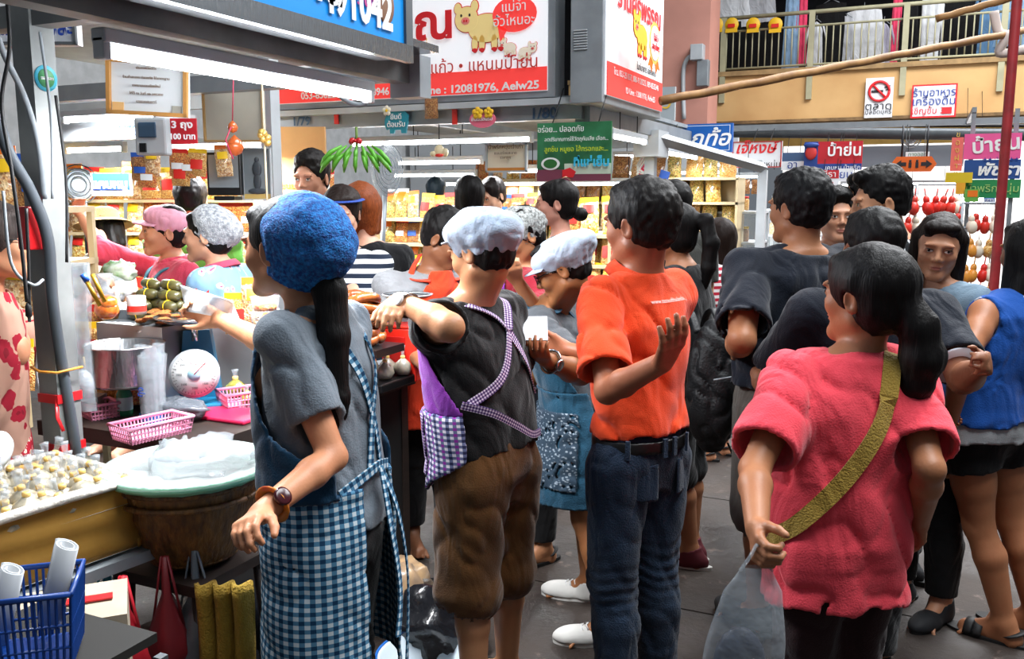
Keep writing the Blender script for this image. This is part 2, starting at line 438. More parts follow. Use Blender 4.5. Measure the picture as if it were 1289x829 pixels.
class Person:
    def __init__(s, label, px, d, face, h=1.6, w=1.0, sex='f', skin='#c98f6c', head=None, lean=None, hyaw=0, hpitch=0, hroll=0,
                 base=.010, fine=.0045, belly=0.0, group=None, hips=1.0, turn=None, pz=0.0):
        s.h, s.w, s.sex = h, w, sex; s.skin = skin_mat(skin); s.belly = belly; s.hips = hips
        s.base, s.fine = base, fine
        q = P(px, HORIZON, d); rz = AZ + R(face)
        s.root = empty('person', (q.x, q.y, pz), rz, label, 'person', group)
        s.M = Matrix.Translation((q.x, q.y, pz)) @ Matrix.Rotation(rz, 4, 'Z'); s.Mi = s.M.inverted()
        s.d = d; s.px = px
        if head is None: hp = Vector((0, .035, h - .105 * h / 1.6))
        else: hp = s.L(P(head[0], head[1], d + (head[2] if len(head) > 2 else 0)))
        s.hc = hp; s.hs = (h / 1.6) ** .5 * 1.0
        if lean is None: lean = (hp.x * .6, (hp.y - .03) * .6)
        s.lean = lean; s.zb = hp.z - .176 * s.hs + .012      # neck base height follows the head
        s.zb = min(s.zb, .85 * h)
        s.hM = (Matrix.Rotation(R(hyaw), 3, 'Z') @ Matrix.Rotation(R(hroll), 3, 'Y') @ Matrix.Rotation(R(-hpitch), 3, 'X'))
        s.hMn = np.array(s.hM)
        zs = s.zb - .045 * h / 1.6; sw = (.158 if sex == 'f' else .185) * w * h / 1.6
        s.twist = R(turn) if turn else 0
        cx, cy = s.spine(zs); ct, st = math.cos(s.twist), math.sin(s.twist)
        s.sh = [Vector((cx + sw * k * ct, cy + sw * k * st, zs)) for k in (-1, 1)]   # 0 left, 1 right
        s.el = [None, None]; s.wr = [None, None]; s.hand = [None, None]
        s.la = .285 * h / 1.6; s.lf = .245 * h / 1.6
        hpx = .085 * h / 1.6 * s.hips; s.hip = [Vector((-hpx, 0, .49 * h)), Vector((hpx, 0, .49 * h))]
        s.kn = [Vector((-hpx * 1.05, .015, .275 * h)), Vector((hpx * 1.05, .015, .275 * h))]
        s.an = [Vector((-hpx * 1.1, -.01, .055 * h)), Vector((hpx * 1.1, -.01, .055 * h))]
        s.toe = [Vector((-.15, .99, 0)), Vector((.15, .99, 0))]
        s.arm(0); s.arm(1)
    def L(s, p): return s.Mi @ Vector(p)
    def W(s, p): return s.M @ Vector(p)
    def spine(s, z):
        t = np.clip((z - .5 * s.h) / max(.05, (s.zb - .5 * s.h)), 0, 1.15) ** 1.25
        return s.lean[0] * t, s.lean[1] * t
    # ---- arms: give elbow and wrist as picture points (side 0 = left, 1 = right), local points or nothing (hanging)
    def arm(s, i, el=None, wr=None, near=(True, True), hand=None, curl=.35, palm=None, thumb=None):
        k = -1 if i == 0 else 1; S = s.W(s.sh[i])
        if el is None: e = s.sh[i] + Vector((.035 * k, -.02, -1)).normalized() * s.la
        elif len(el) == 3: e = s.sh[i] + (Vector(el)).normalized() * s.la
        else: e = s.L(reach(S, el[0], el[1], s.la, near[0]))
        if wr is None: w = e + Vector((-.01 * k, .10, -.98)).normalized() * s.lf
        elif len(wr) == 3: w = e + Vector(wr).normalized() * s.lf
        else: w = s.L(reach(s.W(e), wr[0], wr[1], s.lf, near[1]))
        s.el[i], s.wr[i] = e, w
        f = (w - e).normalized()
        u = Vector(hand).normalized() if hand is not None and len(hand) == 3 else f
        if hand is not None and len(hand) == 2: u = (s.L(reach(s.W(w), hand[0], hand[1], .15, True)) - w).normalized()
        n = Vector(palm) if palm is not None else Vector((-k, 0, 0))
        n = n - u * n.dot(u)
        if n.length < .1: n = Vector((0, 1, 0)) - u * u.y
        n.normalize(); v = u.cross(n)            # side direction
        if thumb is None: ts = 1 if (v.dot(Vector((0, 1, .3))) > 0) else -1
        else: ts = thumb
        s.hand[i] = (u, n, v * ts, curl)
    def leg(s, i, kn=None, an=None, toe=None):
        if kn is not None:
            s.kn[i] = Vector(kn) if len(kn) == 3 else s.L(reach(s.W(s.hip[i]), kn[0], kn[1], .215 * s.h, kn[1] > 0))
        if an is not None:
            s.an[i] = Vector(an)
        if toe is not None: s.toe[i] = Vector(toe).normalized()
    def foot_at(s, i, px, py, toe=None, lift=0.0, kb=.03):
        """ankle above the floor point seen at px, py"""
        g = s.L(G(px, py)); s.an[i] = Vector((g.x, g.y, .085 + lift))
        m = (s.hip[i] + s.an[i]) / 2; s.kn[i] = Vector((m.x, m.y + kb, .272 * s.h))
        if toe is not None: s.toe[i] = Vector(toe).normalized()
    def prof(s, z, extra=0.0, straight=0.0, belly=True):
        pr = PROF_F if s.sex == 'f' else PROF_M
        k = s.h / 1.6; base = .5 * s.h; zt = s.zb + .01 * k
        # heights above the hips follow the (possibly bent) neck base
        f = lambda q: q * s.h if q < .5 else base + (q - .5) / (.84 - .5) * (zt - base)
        zz = [f(p[0]) for p in pr]
        a = np.interp(z, zz, [p[1] * k * s.w * (s.hips if p[0] < .58 else 1) for p in pr]); b = np.interp(z, zz, [p[2] * k * (s.w ** .7) for p in pr])
        if s.belly and belly: 
            bb = s.belly * np.exp(-((z - .62 * s.h) / (.11 * s.h)) ** 2); a = a + bb * .5; b = b + bb
        if straight:
            top = f(.775); A = np.interp(f(.74), zz, [p[1] * k * s.w for p in pr]); B = np.interp(f(.74), zz, [p[2] * k * s.w ** .7 for p in pr])
            A = max(A, .165 * k * s.w * s.hips); B = max(B, .112 * k) + (s.belly * .6 if belly else 0)
            m = np.clip((top - z) / .1, 0, 1) * straight
            a = a + (np.maximum(a, A) - a) * m; b = b + (np.maximum(b, B) - b) * m
        return a + extra, b + extra
    def torso_d(s, x, y, z, extra=0.0, straight=0.0, z0=None, flare=0.0):
        cx, cy = s.spine(z); a, b = s.prof(z, extra, straight)
        if s.twist:
            t = np.clip((z - .55 * s.h) / (.25 * s.h), 0, 1) * s.twist; ct, st = np.cos(t), np.sin(t)
            X, Y = (x - cx) * ct + (y - cy) * st, -(x - cx) * st + (y - cy) * ct
        else: X, Y = x - cx, y - cy
        if flare:
            fl = np.clip((.62 * s.h - z) / .3, 0, 1.5) * flare; a = a + fl; b = b + fl
        p = 2.25
        k0 = (np.abs(X / a) ** p + np.abs(Y / b) ** p) ** (1 / p)
        g = np.sqrt((X / a ** 2) ** 2 + (Y / b ** 2) ** 2) + 1e-5
        d = np.sqrt((X / a) ** 2 + (Y / b) ** 2) * (k0 - 1) / g
        return d
    def bounds(s, legs=True, pad=.06):
        pts = [s.hc + Vector((.14, .15, .16)), s.hc - Vector((.14, .15, .2)), Vector((.26, .2, .8)), Vector((-.26, -.2, .8))] + s.sh + s.el + s.wr
        for i in (0, 1): pts.append(s.wr[i] + s.hand[i][0] * .2)
        pts += s.kn + s.an if legs else []
        lo = [min(p[i] for p in pts) - pad for i in range(3)]; hi = [max(p[i] for p in pts) + pad for i in range(3)]
        if legs:
            lo[2] = -.01
            for i in (0, 1):
                t = s.an[i] + s.toe[i] * .2; 
                for j in (0, 1): lo[j] = min(lo[j], t[j] - .06); hi[j] = max(hi[j], t[j] + .06)
        return lo, hi
    def H(s, v): return s.hc + s.hM @ (Vector(v) * s.hs)       # head-frame point to body frame
    def body(s, hands=True, face=True, finehands=False):
        k = s.h / 1.6; lo, hi = s.bounds(); hc = s.hc
        fx = [[], [], []]
        if face:
            for j in range(3): fx[j].append((hc[j] - .12, hc[j] + .12, s.fine))
        if finehands:
            for i in (0, 1):
                c = s.wr[i] + s.hand[i][0] * .09
                if finehands in (True, 'l' if i == 0 else 'r'):
                    for j in range(3): fx[j].append((c[j] - .085, c[j] + .085, .0045))
        F = Field(*[axis(lo[j], hi[j], s.base, fx[j]) for j in range(3)])
        # torso
        zt = s.zb + .02
        a = Vector((-.4, -.4, .44 * s.h)); b = Vector((.4, .5, zt + .05))
        F.op(lambda x, y, z: np.maximum(s.torso_d(x, y, z, -.004), np.maximum(.455 * s.h - z, z - zt)), a, b, .02)
        # legs
        lw = (1.0 if s.sex == 'f' else .98) * s.w ** .6
        for i in (0, 1):
            kn, an, hp = s.kn[i], s.an[i], s.hip[i]
            F.cone(hp, hp + (kn - hp) * .55, .088 * k * lw, .070 * k * lw, .03); F.cone(hp + (kn - hp) * .5, kn, .072 * k * lw, .052 * k * lw, .02)
            m = kn + (an - kn) * .3 + Vector((0, -.014, 0)); F.cone(kn, m, .048 * k, .054 * k * lw, .02); F.cone(m, an, .053 * k * lw, .034 * k, .015)
            t = s.toe[i]; hl = an - t * .03; hl.z = .035; ball = an + t * .125 * k; ball.z = .028
            F.cone(an, hl, .034 * k, .03, .02); F.cone(hl, ball, .03, .026, .025); F.cone(an, ball, .03, .022, .03)
            sd = Vector((t.y, -t.x, 0)) * (1 if i == 1 else -1)
            for q in range(5):
                o = (q - 1.6) * .0175; l = .040 - .007 * q
                F.cone(ball + sd * o, ball + sd * o * 1.15 + t * l + Vector((0, 0, -.012)), .0125 - .0012 * q, .009, .006)
        # shoulders, neck
        nk = Vector((*s.spine(s.zb), s.zb)); nw = (.048 if s.sex == 'f' else .056) * k
        skull = s.H((0, -.018, -.055))
        F.cone(nk + Vector((0, -.005, -.03)), skull, nw * 1.05, nw, .03)
        aw = (.040 if s.sex == 'f' else .045) * k * s.w ** .8
        for i in (0, 1):
            F.cone(nk + Vector((0, -.01, .005)), s.sh[i] + Vector((0, 0, .005)), .042 * k, .046 * k, .04)
            F.cone(s.sh[i], s.sh[i] + (s.el[i] - s.sh[i]) * .4, aw * 1.2, aw * 1.08, .035); F.cone(s.sh[i] + (s.el[i] - s.sh[i]) * .35, s.el[i], aw * 1.05, aw * .84, .015)
            m = s.el[i] + (s.wr[i] - s.el[i]) * .3; F.cone(s.el[i], m, aw * .84, aw * .88, .015); F.cone(m, s.wr[i], aw * .87, .024 * k, .015)
            if hands: s.make_hand(F, i)
        if s.sex == 'f':
            for q in (-1, 1):
                z = s.zb - .165 * k; cx, cy = s.spine(z); c = Vector((cx + .068 * q * k * s.w, cy + .085 * k, z)); F.ell(c, (.058 * k, .05 * k, .058 * k), .03)
        s.make_head(F, face)
        me, v = F.mesh('body')
        # lips
        lip = np.zeros(len(v), np.float32)
        if face:
            q = (v - np.array(hc)) @ s.hMn / s.hs
            dz = np.abs(q[:, 2] + .0625) / .0095; dx = np.abs(q[:, 0]) / .024
            lip = np.clip(1.6 - 1.5 * np.sqrt(dz ** 2 + dx ** 2), 0, 1) * (q[:, 1] > .07)
        at = me.attributes.new('lip', 'FLOAT', 'POINT'); at.data.foreach_set('value', lip.astype(np.float32))
        o = link_mesh('body', me, s.skin, s.root)
        if face: s.eyes()
        return o
    def make_hand(s, F, i):
        u, n, v, curl = s.hand[i]; w = s.wr[i]; k = s.h / 1.6 * .90
        for q in range(4):
            o = (.027 - q * .018) * k; a = w + v * o * .55 + u * .01; b = w + v * o + u * (.082 - .004 * abs(q - 1)) * k
            F.cone(a, b, .014 * k, .0115 * k, .010)
            Ls = [(.030, .022, .018), (.034, .025, .019), (.031, .024, .018), (.024, .018, .016)][q]; p = b; ang = curl * .5 + q * .05
            sp = (1.5 - q) * .05 * max(0, 1 - curl)
            for j, l in enumerate(Ls):
                dd = (u * math.cos(ang) + n * math.sin(ang) + v * sp).normalized(); e = p + dd * l * k * 1.05
                F.cone(p, e, (.0098 - .001 * j) * k, (.0092 - .001 * j) * k, .003); p = e; ang += curl * 1.1
        a = w + v * .018 * k + u * .018 * k + n * .004; b = w + v * .042 * k + u * .05 * k + n * .014; F.cone(a, b, .017 * k, .0125 * k, .012)
        c = b + (u * .8 + v * .35 + n * (.2 + curl * .5)).normalized() * .030 * k; F.cone(b, c, .0115 * k, .0105 * k, .003)
        e = c + (u * .9 + n * (.2 + curl * .6) + v * .05).normalized() * .024 * k; F.cone(c, e, .0105 * k, .008 * k, .003)
    def make_head(s, F, face=True):
        S, H, Mn = s.hs, s.H, s.hMn
        sc = lambda *r: tuple(q * S for q in r)
        M = Mn.tolist()
        E = lambda c, r, k=.015, mode='add', MM=None: F.ell(H(c), sc(*r), k * S, MM or M, mode)
        C = lambda a, b, r1, r2, k=.012, mode='add': F.cone(H(a), H(b), r1 * S, r2 * S, k * S, mode)
        m = s.sex == 'm'
        E((0, -.012, .032), (.0755, .094, .080), .01)
        E((0, .028, -.005), (.066, .066, .070), .02)
        E((0, .030, -.045), (.056, .058, .062), .02)
        jw = .052 if m else .047
        for q in (-1, 1): C((jw * q, .0, -.058), (.012 * q, .072, -.098), .018, .014, .03)
        C((-.012, .073, -.098), (.012, .073, -.098), .0145, .0145, .018)
        if not face:
            for q in (-1, 1): E((.0765 * q, -.008, -.012), (.009, .019, .031), .008)
            return
        for q in (-1, 1):
            E((.037 * q, .062, -.026), (.024, .022, .024), .018)                       # cheek
            E((.030 * q, .090, .020), (.022, .008, .008), .02)                        # brow
            E((.031 * q, .1, .001), (.017, .0135, .0105), .018, 'sub')                 # socket
            E((.0315 * q, .0795, .0005), (.0165, .0125, .011), .006)                    # lids
            E((.0115 * q, .093, -.033), (.0085, .010, .007), .006)                     # nostril wing
        C((0, .088, .012), (0, .106, -.024), .0065, .0095, .010)                       # nose
        E((0, .104, -.029), (.0105, .010, .0085), .006)
        E((0, .0885, -.058), (.0215, .011, .0055), .006); E((0, .0870, -.0675), (.0185, .011, .0062), .006)   # lips
        E((0, .100, -.0625), (.024, .010, .0012), .003, 'sub')
        for q in (-1, 1):
            Er = np.array(s.hM @ Matrix.Rotation(R(-14 * q), 3, 'Z') @ Matrix.Rotation(R(-10), 3, 'X')).tolist()
            E((.0785 * q, -.010, -.008), (.0075, .0195, .0315), .007, 'add', Er)
            E((.086 * q, -.006, -.006), (.0065, .011, .020), .004, 'sub', Er)
    def eyes(s):
        S = s.hs
        for q in (-1, 1):
            mb = MB(); M = (s.hM @ Matrix.Rotation(R(-10 * q), 3, 'Z'))
            c = Vector((.0315 * q, .0885, .0005))
            def pt(u, v, dy=0):
                w = Vector((.0145 * u, .0040 * (1 - u * u) + dy - .002 * abs(u), .0056 * v * max(0, 1 - abs(u) ** 2.2) ** .7 + .001 * u * q))
                return s.H(c + Matrix.Rotation(R(-10 * q), 3, 'Z') @ w)
            mb.sheet(lambda a, b: pt(a * 2 - 1, b * 2 - 1), 11, 5)
            e = mb.build('eye', eye_mat(), s.root)
            # iris and lash line
            ir = MB(); cc = pt(0, .1, .0012); nn = (s.H(c + Vector((0, .1, 0))) - s.H(c)).normalized()
            ux = nn.cross(Vector((0, 0, 1))).normalized(); uy = ux.cross(nn)
            ir.prism([(.0046 * S * math.cos(t), .0046 * S * math.sin(t)) for t in [2 * math.pi * j / 14 for j in range(14)]], cc + nn * .0003, ux, uy, .001)
            ir.build('iris', mat('iris', '#1c100b', .15), e)
            lm = MB(); lm.tube([pt(u / 5, 1.08, .0012) for u in range(-5, 6)], [.0006 + .0011 * (1 - (u / 5) ** 2) for u in range(-5, 6)], 6)
            lm.build('eyelashes', mat('lashes', '#1a100d', .8), e)
            bm_ = MB(); pts = []
            for t in range(7):
                a = t / 6; X = (.013 + .036 * a); pts.append(s.H((X * q, .0965 - .019 * a ** 1.7, .0215 + .006 * math.sin(a * 2.6) - .002 * a)))
            bm_.tube(pts, [.0012, .0022, .0026, .0026, .0022, .0016, .0008], 6, flat=.7)
            bm_.build('eyebrow', mat('brow_hair', '#20140f', .8), s.root)
def eye_mat():
    return mat('eye_white', '#f0e8e2', .25)
# ------------------------------------------------------------------ hair, clothes, caps, shoes as parts of each figure
def _bodyuv(s, me, v):
    z = v[:, 2]; cx, cy = s.spine(z); u = np.arctan2(v[:, 0] - cx, v[:, 1] - cy) * .17 * s.w
    a = me.attributes.new('bodyuv', 'FLOAT_VECTOR', 'POINT')
    a.data.foreach_set('vector', np.stack([u, z, np.zeros_like(z)], 1).astype(np.float32).ravel())
def folds(x, y, z, A=.006, sd=0.0, sc=1.0, vert=.35):
    n1 = vnoise(x * 11 * sc + sd, y * 11 * sc + 3, z * 11 * sc * vert + sd * 2)
    n2 = vnoise((x * .8 + z * .5) * 16 * sc + sd * 3, y * 13 * sc, (z - x * .5) * 7 * sc + 9)
    rdg = (1 - np.abs(2 * n2)) ** 4
    return A * (1.1 * n1 + 1.25 * rdg - .4)

def p_hair(s, col='#15100e', style='short', chains=(), vol=.010, name='hair', sd=0, front=0.0, nape=-.075, sp=None, strands=.0035, top=0.0, extra=()):
    S, H = s.hs, s.H; M = s.hMn.tolist(); hc = s.hc
    pts = [hc + Vector((.14, .15, .15)), hc - Vector((.14, .15, .12))] + [p for ch in chains for p, r in ch] + [p for p, r in extra]
    lo = [min(p[i] for p in pts) - .06 for i in range(3)]; hi = [max(p[i] for p in pts) + .06 for i in range(3)]
    sp = sp or s.fine * 1.1
    F = Field(*[axis(lo[i], hi[i], sp) for i in range(3)])
    sc = lambda *r: tuple(q * S for q in r)
    E = lambda c, r, k=.015, mode='add': F.ell(H(c), sc(*r), k * S, M, mode)
    v = vol
    if style == 'short':
        E((0, -.016, .036 + top * .4), (.0765 + v * .8, .095 + v, .080 + v + top), .01)
        E((0, -.040, -.02), (.066 + v * .4, .060 + v * .6, .058), .02)
        E((0, .050, .092 + top * .5), (.052, .038 + front, .020 + top * .6), .02)
        E((0, .118, -.024), (.080, .084, .102), .006, 'sub')
        E((0, -.05, nape - .035), (.11, .12, .045), .010, 'sub')
        for q in (-1, 1): E((.084 * q, -.004, -.026), (.020, .024, .038), .006, 'sub')
    else:
        E((0, -.016, .034 + top * .4), (.0765 + v, .094 + v, .081 + v + top), .01)
        E((0, -.040, -.025), (.066 + v * .7, .064 + v * .6, .068), .02)
        E((0, .055, .078), (.060, .034, .024), .02)
        E((0, .118, -.028), (.072, .084, .100), .006, 'sub')
        if style in ('tied', 'cap'):
            E((0, -.03, nape - .035), (.11, .11, .045), .010, 'sub')
            for q in (-1, 1): E((.084 * q, -.002, -.020), (.020, .022, .036), .006, 'sub')
        if style in ('long', 'bob'):
            L_ = .10 if style == 'bob' else .24
            for q in (-1, 1):
                F.cone(H((.066 * q, -.012, .02)), H((.074 * q, .005, -L_)), .034 * S, .026 * S, .02)
                F.cone(H((.040 * q, -.06, .0)), H((.045 * q, -.05, -L_)), .045 * S, .034 * S, .03)
    for ch in chains:
        for (a, ra), (b, rb) in zip(ch[:-1], ch[1:]): F.cone(a, b, ra, rb, .012)
    for p, r in extra: F.ell(p, (r, r, r) if not hasattr(r, '__len__') else r, .012)
    x, y, z = F.grid((slice(None),) * 3)
    near = np.abs(F.D) < .03
    F.D = F.D + np.where(near, vnoise(x * 150 + sd, y * 150, z * 14) * strands + vnoise(x * 26 + sd, y * 26 + 5, z * 9) * strands * 1.6 + (vnoise(x * 75, y * 75 + sd, z * 60) * .008 if style == 'short' else vnoise(x * 60, y * 60, z * 10) * .004), 0).astype(np.float32)
    me, vv = F.mesh(name)
    return link_mesh(name, me, hair_mat(col), s.root)

def p_shirt(s, m, hem=.50, sleeve=.62, loose=.010, straight=.9, flare=.0, A=.006, sd=0.0, neck=.060, name='shirt', sw=.014, sp=None, sleeves=(0, 1), wavy=.006, under=0, neckdrop=0.0, arms_only=None, armhole=False):
    k = s.h / 1.6; zt = s.zb + .015; zh = hem * s.h; sp = sp or s.base * .88
    pts = [Vector((.26 * s.w, .2 + flare, zh - .03)), Vector((-.26 * s.w, -.2 - flare, zt))] + s.sh
    for i in sleeves:
        pts.append(s.sh[i] + (s.el[i] - s.sh[i]) * min(1, sleeve + .1))
        if sleeve > 1: pts.append(s.wr[i])
    lx, ly = s.lean; pts += [Vector((lx + .2, ly + .16, zt)), Vector((lx - .2, ly - .16, zt + .06))]
    lo = [min(p[i] for p in pts) - .07 for i in range(3)]; hi = [max(p[i] for p in pts) + .07 for i in range(3)]
    F = Field(*[axis(lo[i], hi[i], sp) for i in range(3)])
    F.op(lambda x, y, z: np.maximum(s.torso_d(x, y, z, loose, straight, flare=flare), z - zt), Vector(lo), Vector(hi), 0)
    nk = Vector((*s.spine(s.zb), s.zb)); aw = (.040 if s.sex == 'f' else .045) * k * s.w ** .8 + loose * .5
    for i in (0, 1):
        F.cone(nk + Vector((0, -.01, .0)), s.sh[i] + Vector((0, 0, .004)), .044 * k + loose * .3, .046 * k + loose * .6, .04)
        if i not in sleeves: F.cone(s.sh[i], s.sh[i] + Vector((0, 0, -.02)), .04 * k, .045 * k, .03)
    ends = []
    for i in sleeves:
        a, e, w = s.sh[i], s.el[i], s.wr[i]; dirn = (e - a).normalized()
        t1 = min(sleeve, 1.0); end = a + (e - a) * t1
        F.cone(a - dirn * .01, end, aw * 1.18, aw * (1.0 if sleeve > 1 else 1.05) + sw, .045, cap=sleeve <= 1)
        if sleeve > 1:
            end = e + (w - e) * (sleeve - 1); F.cone(e, end, aw * .95 + sw, aw * .62 + sw * .7, .02, cap=True); dirn = (w - e).normalized()
        rr = (aw * 1.05 + sw if sleeve <= 1 else aw * .62 + sw * .7) - .010
        ends.append((end, dirn, rr))
    x, y, z = F.grid((slice(None),) * 3)
    th = np.arctan2(x, y)
    near = np.abs(F.D) < .03
    fo = folds(x, y, z, A, sd)
    for end, dirn, rr in ends: fo = fo * np.clip(((x - end.x) ** 2 + (y - end.y) ** 2 + (z - end.z) ** 2) / .012, .25, 1)
    F.D = (F.D + np.where(near, fo, 0)).astype(np.float32)
    for end, dirn, rr in ends:
        F.cone(end - dirn * .03, end + dirn * .03, rr - .006, rr, .0, 'sub')
    hemz = zh + wavy * np.sin(th * 5 + sd) + wavy * .5 * np.sin(th * 11 + 2 * sd) - .012 * np.cos(th)
    F.D = np.maximum(F.D, (hemz - z)).astype(np.float32)
    inner = np.maximum(s.torso_d(x, y, z, loose - .012, straight, flare=flare) + fo, z - (hemz + .03))
    F.D = np.maximum(F.D, -np.where(z < zh + .07, inner, 1)).astype(np.float32)
    up = (s.H((0, -.02, -.05)) - nk).normalized()
    F.cone(nk + Vector((0, .012 + neckdrop * .5, .012 - neckdrop)), nk + up * .14 + Vector((0, .03, 0)), neck * k, neck * 1.25 * k, .004, 'sub')
    if armhole:
        for i in (0, 1): 
            if i not in sleeves: F.ell(s.sh[i] + Vector((.03 * (-1 if i == 0 else 1), 0, -.01)), (.036, .07, .085), .01, None, 'sub')
    me, v = F.mesh(name); _bodyuv(s, me, v)
    return link_mesh(name, me, m, s.root)

def p_trousers(s, m, end=1.9, waist=.60, loose=.012, A=.006, sd=0.0, name='trousers', sp=None, flare=0.0, legw=1.0):
    """end: 0..1 along the thigh, 1..2 along the shin"""
    k = s.h / 1.6; sp = sp or s.base * .9
    pts = s.hip + s.kn + (s.an if end > 1 else []) + [Vector((.22, .2, waist * s.h)), Vector((-.22, -.2, waist * s.h))]
    lo = [min(p[i] for p in pts) - .09 for i in range(3)]; hi = [max(p[i] for p in pts) + .09 for i in range(3)]
    F = Field(*[axis(lo[i], hi[i], sp) for i in range(3)])
    zw = waist * s.h
    F.op(lambda x, y, z: np.maximum(s.torso_d(x, y, z, loose * .6), np.maximum(z - zw, .445 * s.h - z)), Vector(lo), Vector(hi), 0)
    ends = []; lw = (1.03 if s.sex == 'f' else 1.0) * legw * s.w ** .6
    for i in (0, 1):
        hp, kn, an = s.hip[i], s.kn[i], s.an[i]
        t1 = min(end, 1.0); e = hp + (kn - hp) * t1
        r0 = .094 * k * lw + loose * .5; rk = .060 * k * lw + loose + flare; ra = .046 * k * lw + loose + flare
        re = r0 + (rk - r0) * t1
        F.cone(hp, e, r0, re, .035, cap=end <= 1)
        dirn = (kn - hp).normalized()
        if end > 1:
            e2 = kn + (an - kn) * (end - 1); m_ = kn + (an - kn) * min(.35, (end - 1)) + Vector((0, -.012, 0))
            F.cone(kn, m_, rk, rk * .98, .02)
            F.cone(m_, e2, rk * .98, rk + (ra - rk) * (end - 1), .015, cap=True); e = e2; re = rk + (ra - rk) * (end - 1); dirn = (an - kn).normalized()
        ends.append((e, dirn, re))
    x, y, z = F.grid((slice(None),) * 3); near = np.abs(F.D) < .03
    n = folds(x, y, z, A, sd + 4) 
    for i in (0, 1):   # creases around the knees and ankles
        for c, w_ in ((s.kn[i], .09), (s.an[i] + Vector((0, 0, .05)), .08)):
            if end > 1.3: n = n + .0016 * np.exp(-((z - c.z) / w_) ** 2) * np.sin(z * 170 + vnoise(x * 14, y * 14, z * 8) * 9)
    for e, dirn, re in ends: n = n * np.clip(((x - e.x) ** 2 + (y - e.y) ** 2 + (z - e.z) ** 2) / .02, .2, 1)
    F.D = np.maximum(F.D + np.where(near, n, 0), z - zw).astype(np.float32)
    for e, dirn, re in ends:
        F.cone(e - dirn * .025, e + dirn * .03, re - .016, re - .010, 0, 'sub')
    me, v = F.mesh(name); _bodyuv(s, me, v)
    return link_mesh(name, me, m, s.root)

def wrap_d(s, x, y, z, extra, straight=1.0, flare=0.0):
    zz = np.maximum(z, .53 * s.h)
    cx, cy = s.spine(z); a, b = s.prof(zz, extra, straight)
    fl = np.clip(.55 * s.h - z, 0, 1) * flare; a = a + fl; b = b + fl
    X, Y = x - cx, y - cy
    if s.twist:
        t = np.clip((z - .55 * s.h) / (.25 * s.h), 0, 1) * s.twist; ct, st = np.cos(t), np.sin(t); X, Y = X * ct + Y * st, -X * st + Y * ct
    k0 = np.sqrt((X / a) ** 2 + (Y / b) ** 2); g = np.sqrt((X / a ** 2) ** 2 + (Y / b ** 2) ** 2) + 1e-5
    return k0 * (k0 - 1) / g
def p_wrap(s, name, m, z0, z1, th0, th1, extra=.022, straight=1.0, flare=.12, A=.005, sd=0.0, taper=None, thick=.009, sp=.0075, zfun=None, bell=0):
    """cloth hung round the body between angles th0..th1 (0 = front, + = right side) and heights z0..z1"""
    r = .24 * s.w + flare * .5; lx, ly = s.lean
    lo = [-r + min(0, lx), -r + min(0, ly), z0 - .03]; hi = [r + max(0, lx), r + max(0, ly), z1 + .03]
    F = Field(*[axis(lo[i], hi[i], sp) for i in range(3)])
    x, y, z = F.grid((slice(None),) * 3)
    cx, cy = s.spine(z); th = np.degrees(np.arctan2(x - cx, y - cy)); rad = np.sqrt((x - cx) ** 2 + (y - cy) ** 2)
    fo = folds(x, y, z, A, sd)
    o = wrap_d(s, x, y, z, extra, straight, flare) + fo
    inn = wrap_d(s, x, y, z, extra - thick, straight, flare) + fo
    c, hw = (th0 + th1) / 2, (th1 - th0) / 2
    dth = (th - c + 180) % 360 - 180
    tp = 1.0 if taper is None else np.interp(z, [t[0] for t in taper], [t[1] for t in taper])
    ang = (np.abs(dth) - hw * tp) * np.pi / 180 * rad
    D = np.maximum(np.maximum(o, -inn), np.maximum(z0 + (zfun(th) if zfun else 0) - z, z - z1))
    F.D = np.maximum(D, ang).astype(np.float32)
    me, v = F.mesh(name); _bodyuv(s, me, v)
    return link_mesh(name, me, m, s.root)
def surf(s, th, z, extra=.015, straight=.9, flare=0.0):
    th = R(th); a, b = s.prof(np.float32(z), extra, straight); p = 2.25
    if flare: fl = min(max(.62 * s.h - z, 0) / .3, 1.5) * flare; a, b = a + fl, b + fl
    sx, cy_ = math.sin(th), math.cos(th); k = (abs(sx / a) ** p + abs(cy_ / b) ** p) ** (-1 / p)
    X, Y = sx * k, cy_ * k
    if s.twist:
        t = min(1, max(0, (z - .55 * s.h) / (.25 * s.h))) * s.twist; X, Y = X * math.cos(t) - Y * math.sin(t), X * math.sin(t) + Y * math.cos(t)
    cx, cy = s.spine(np.float32(z)); return Vector((X + float(cx), Y + float(cy), z))
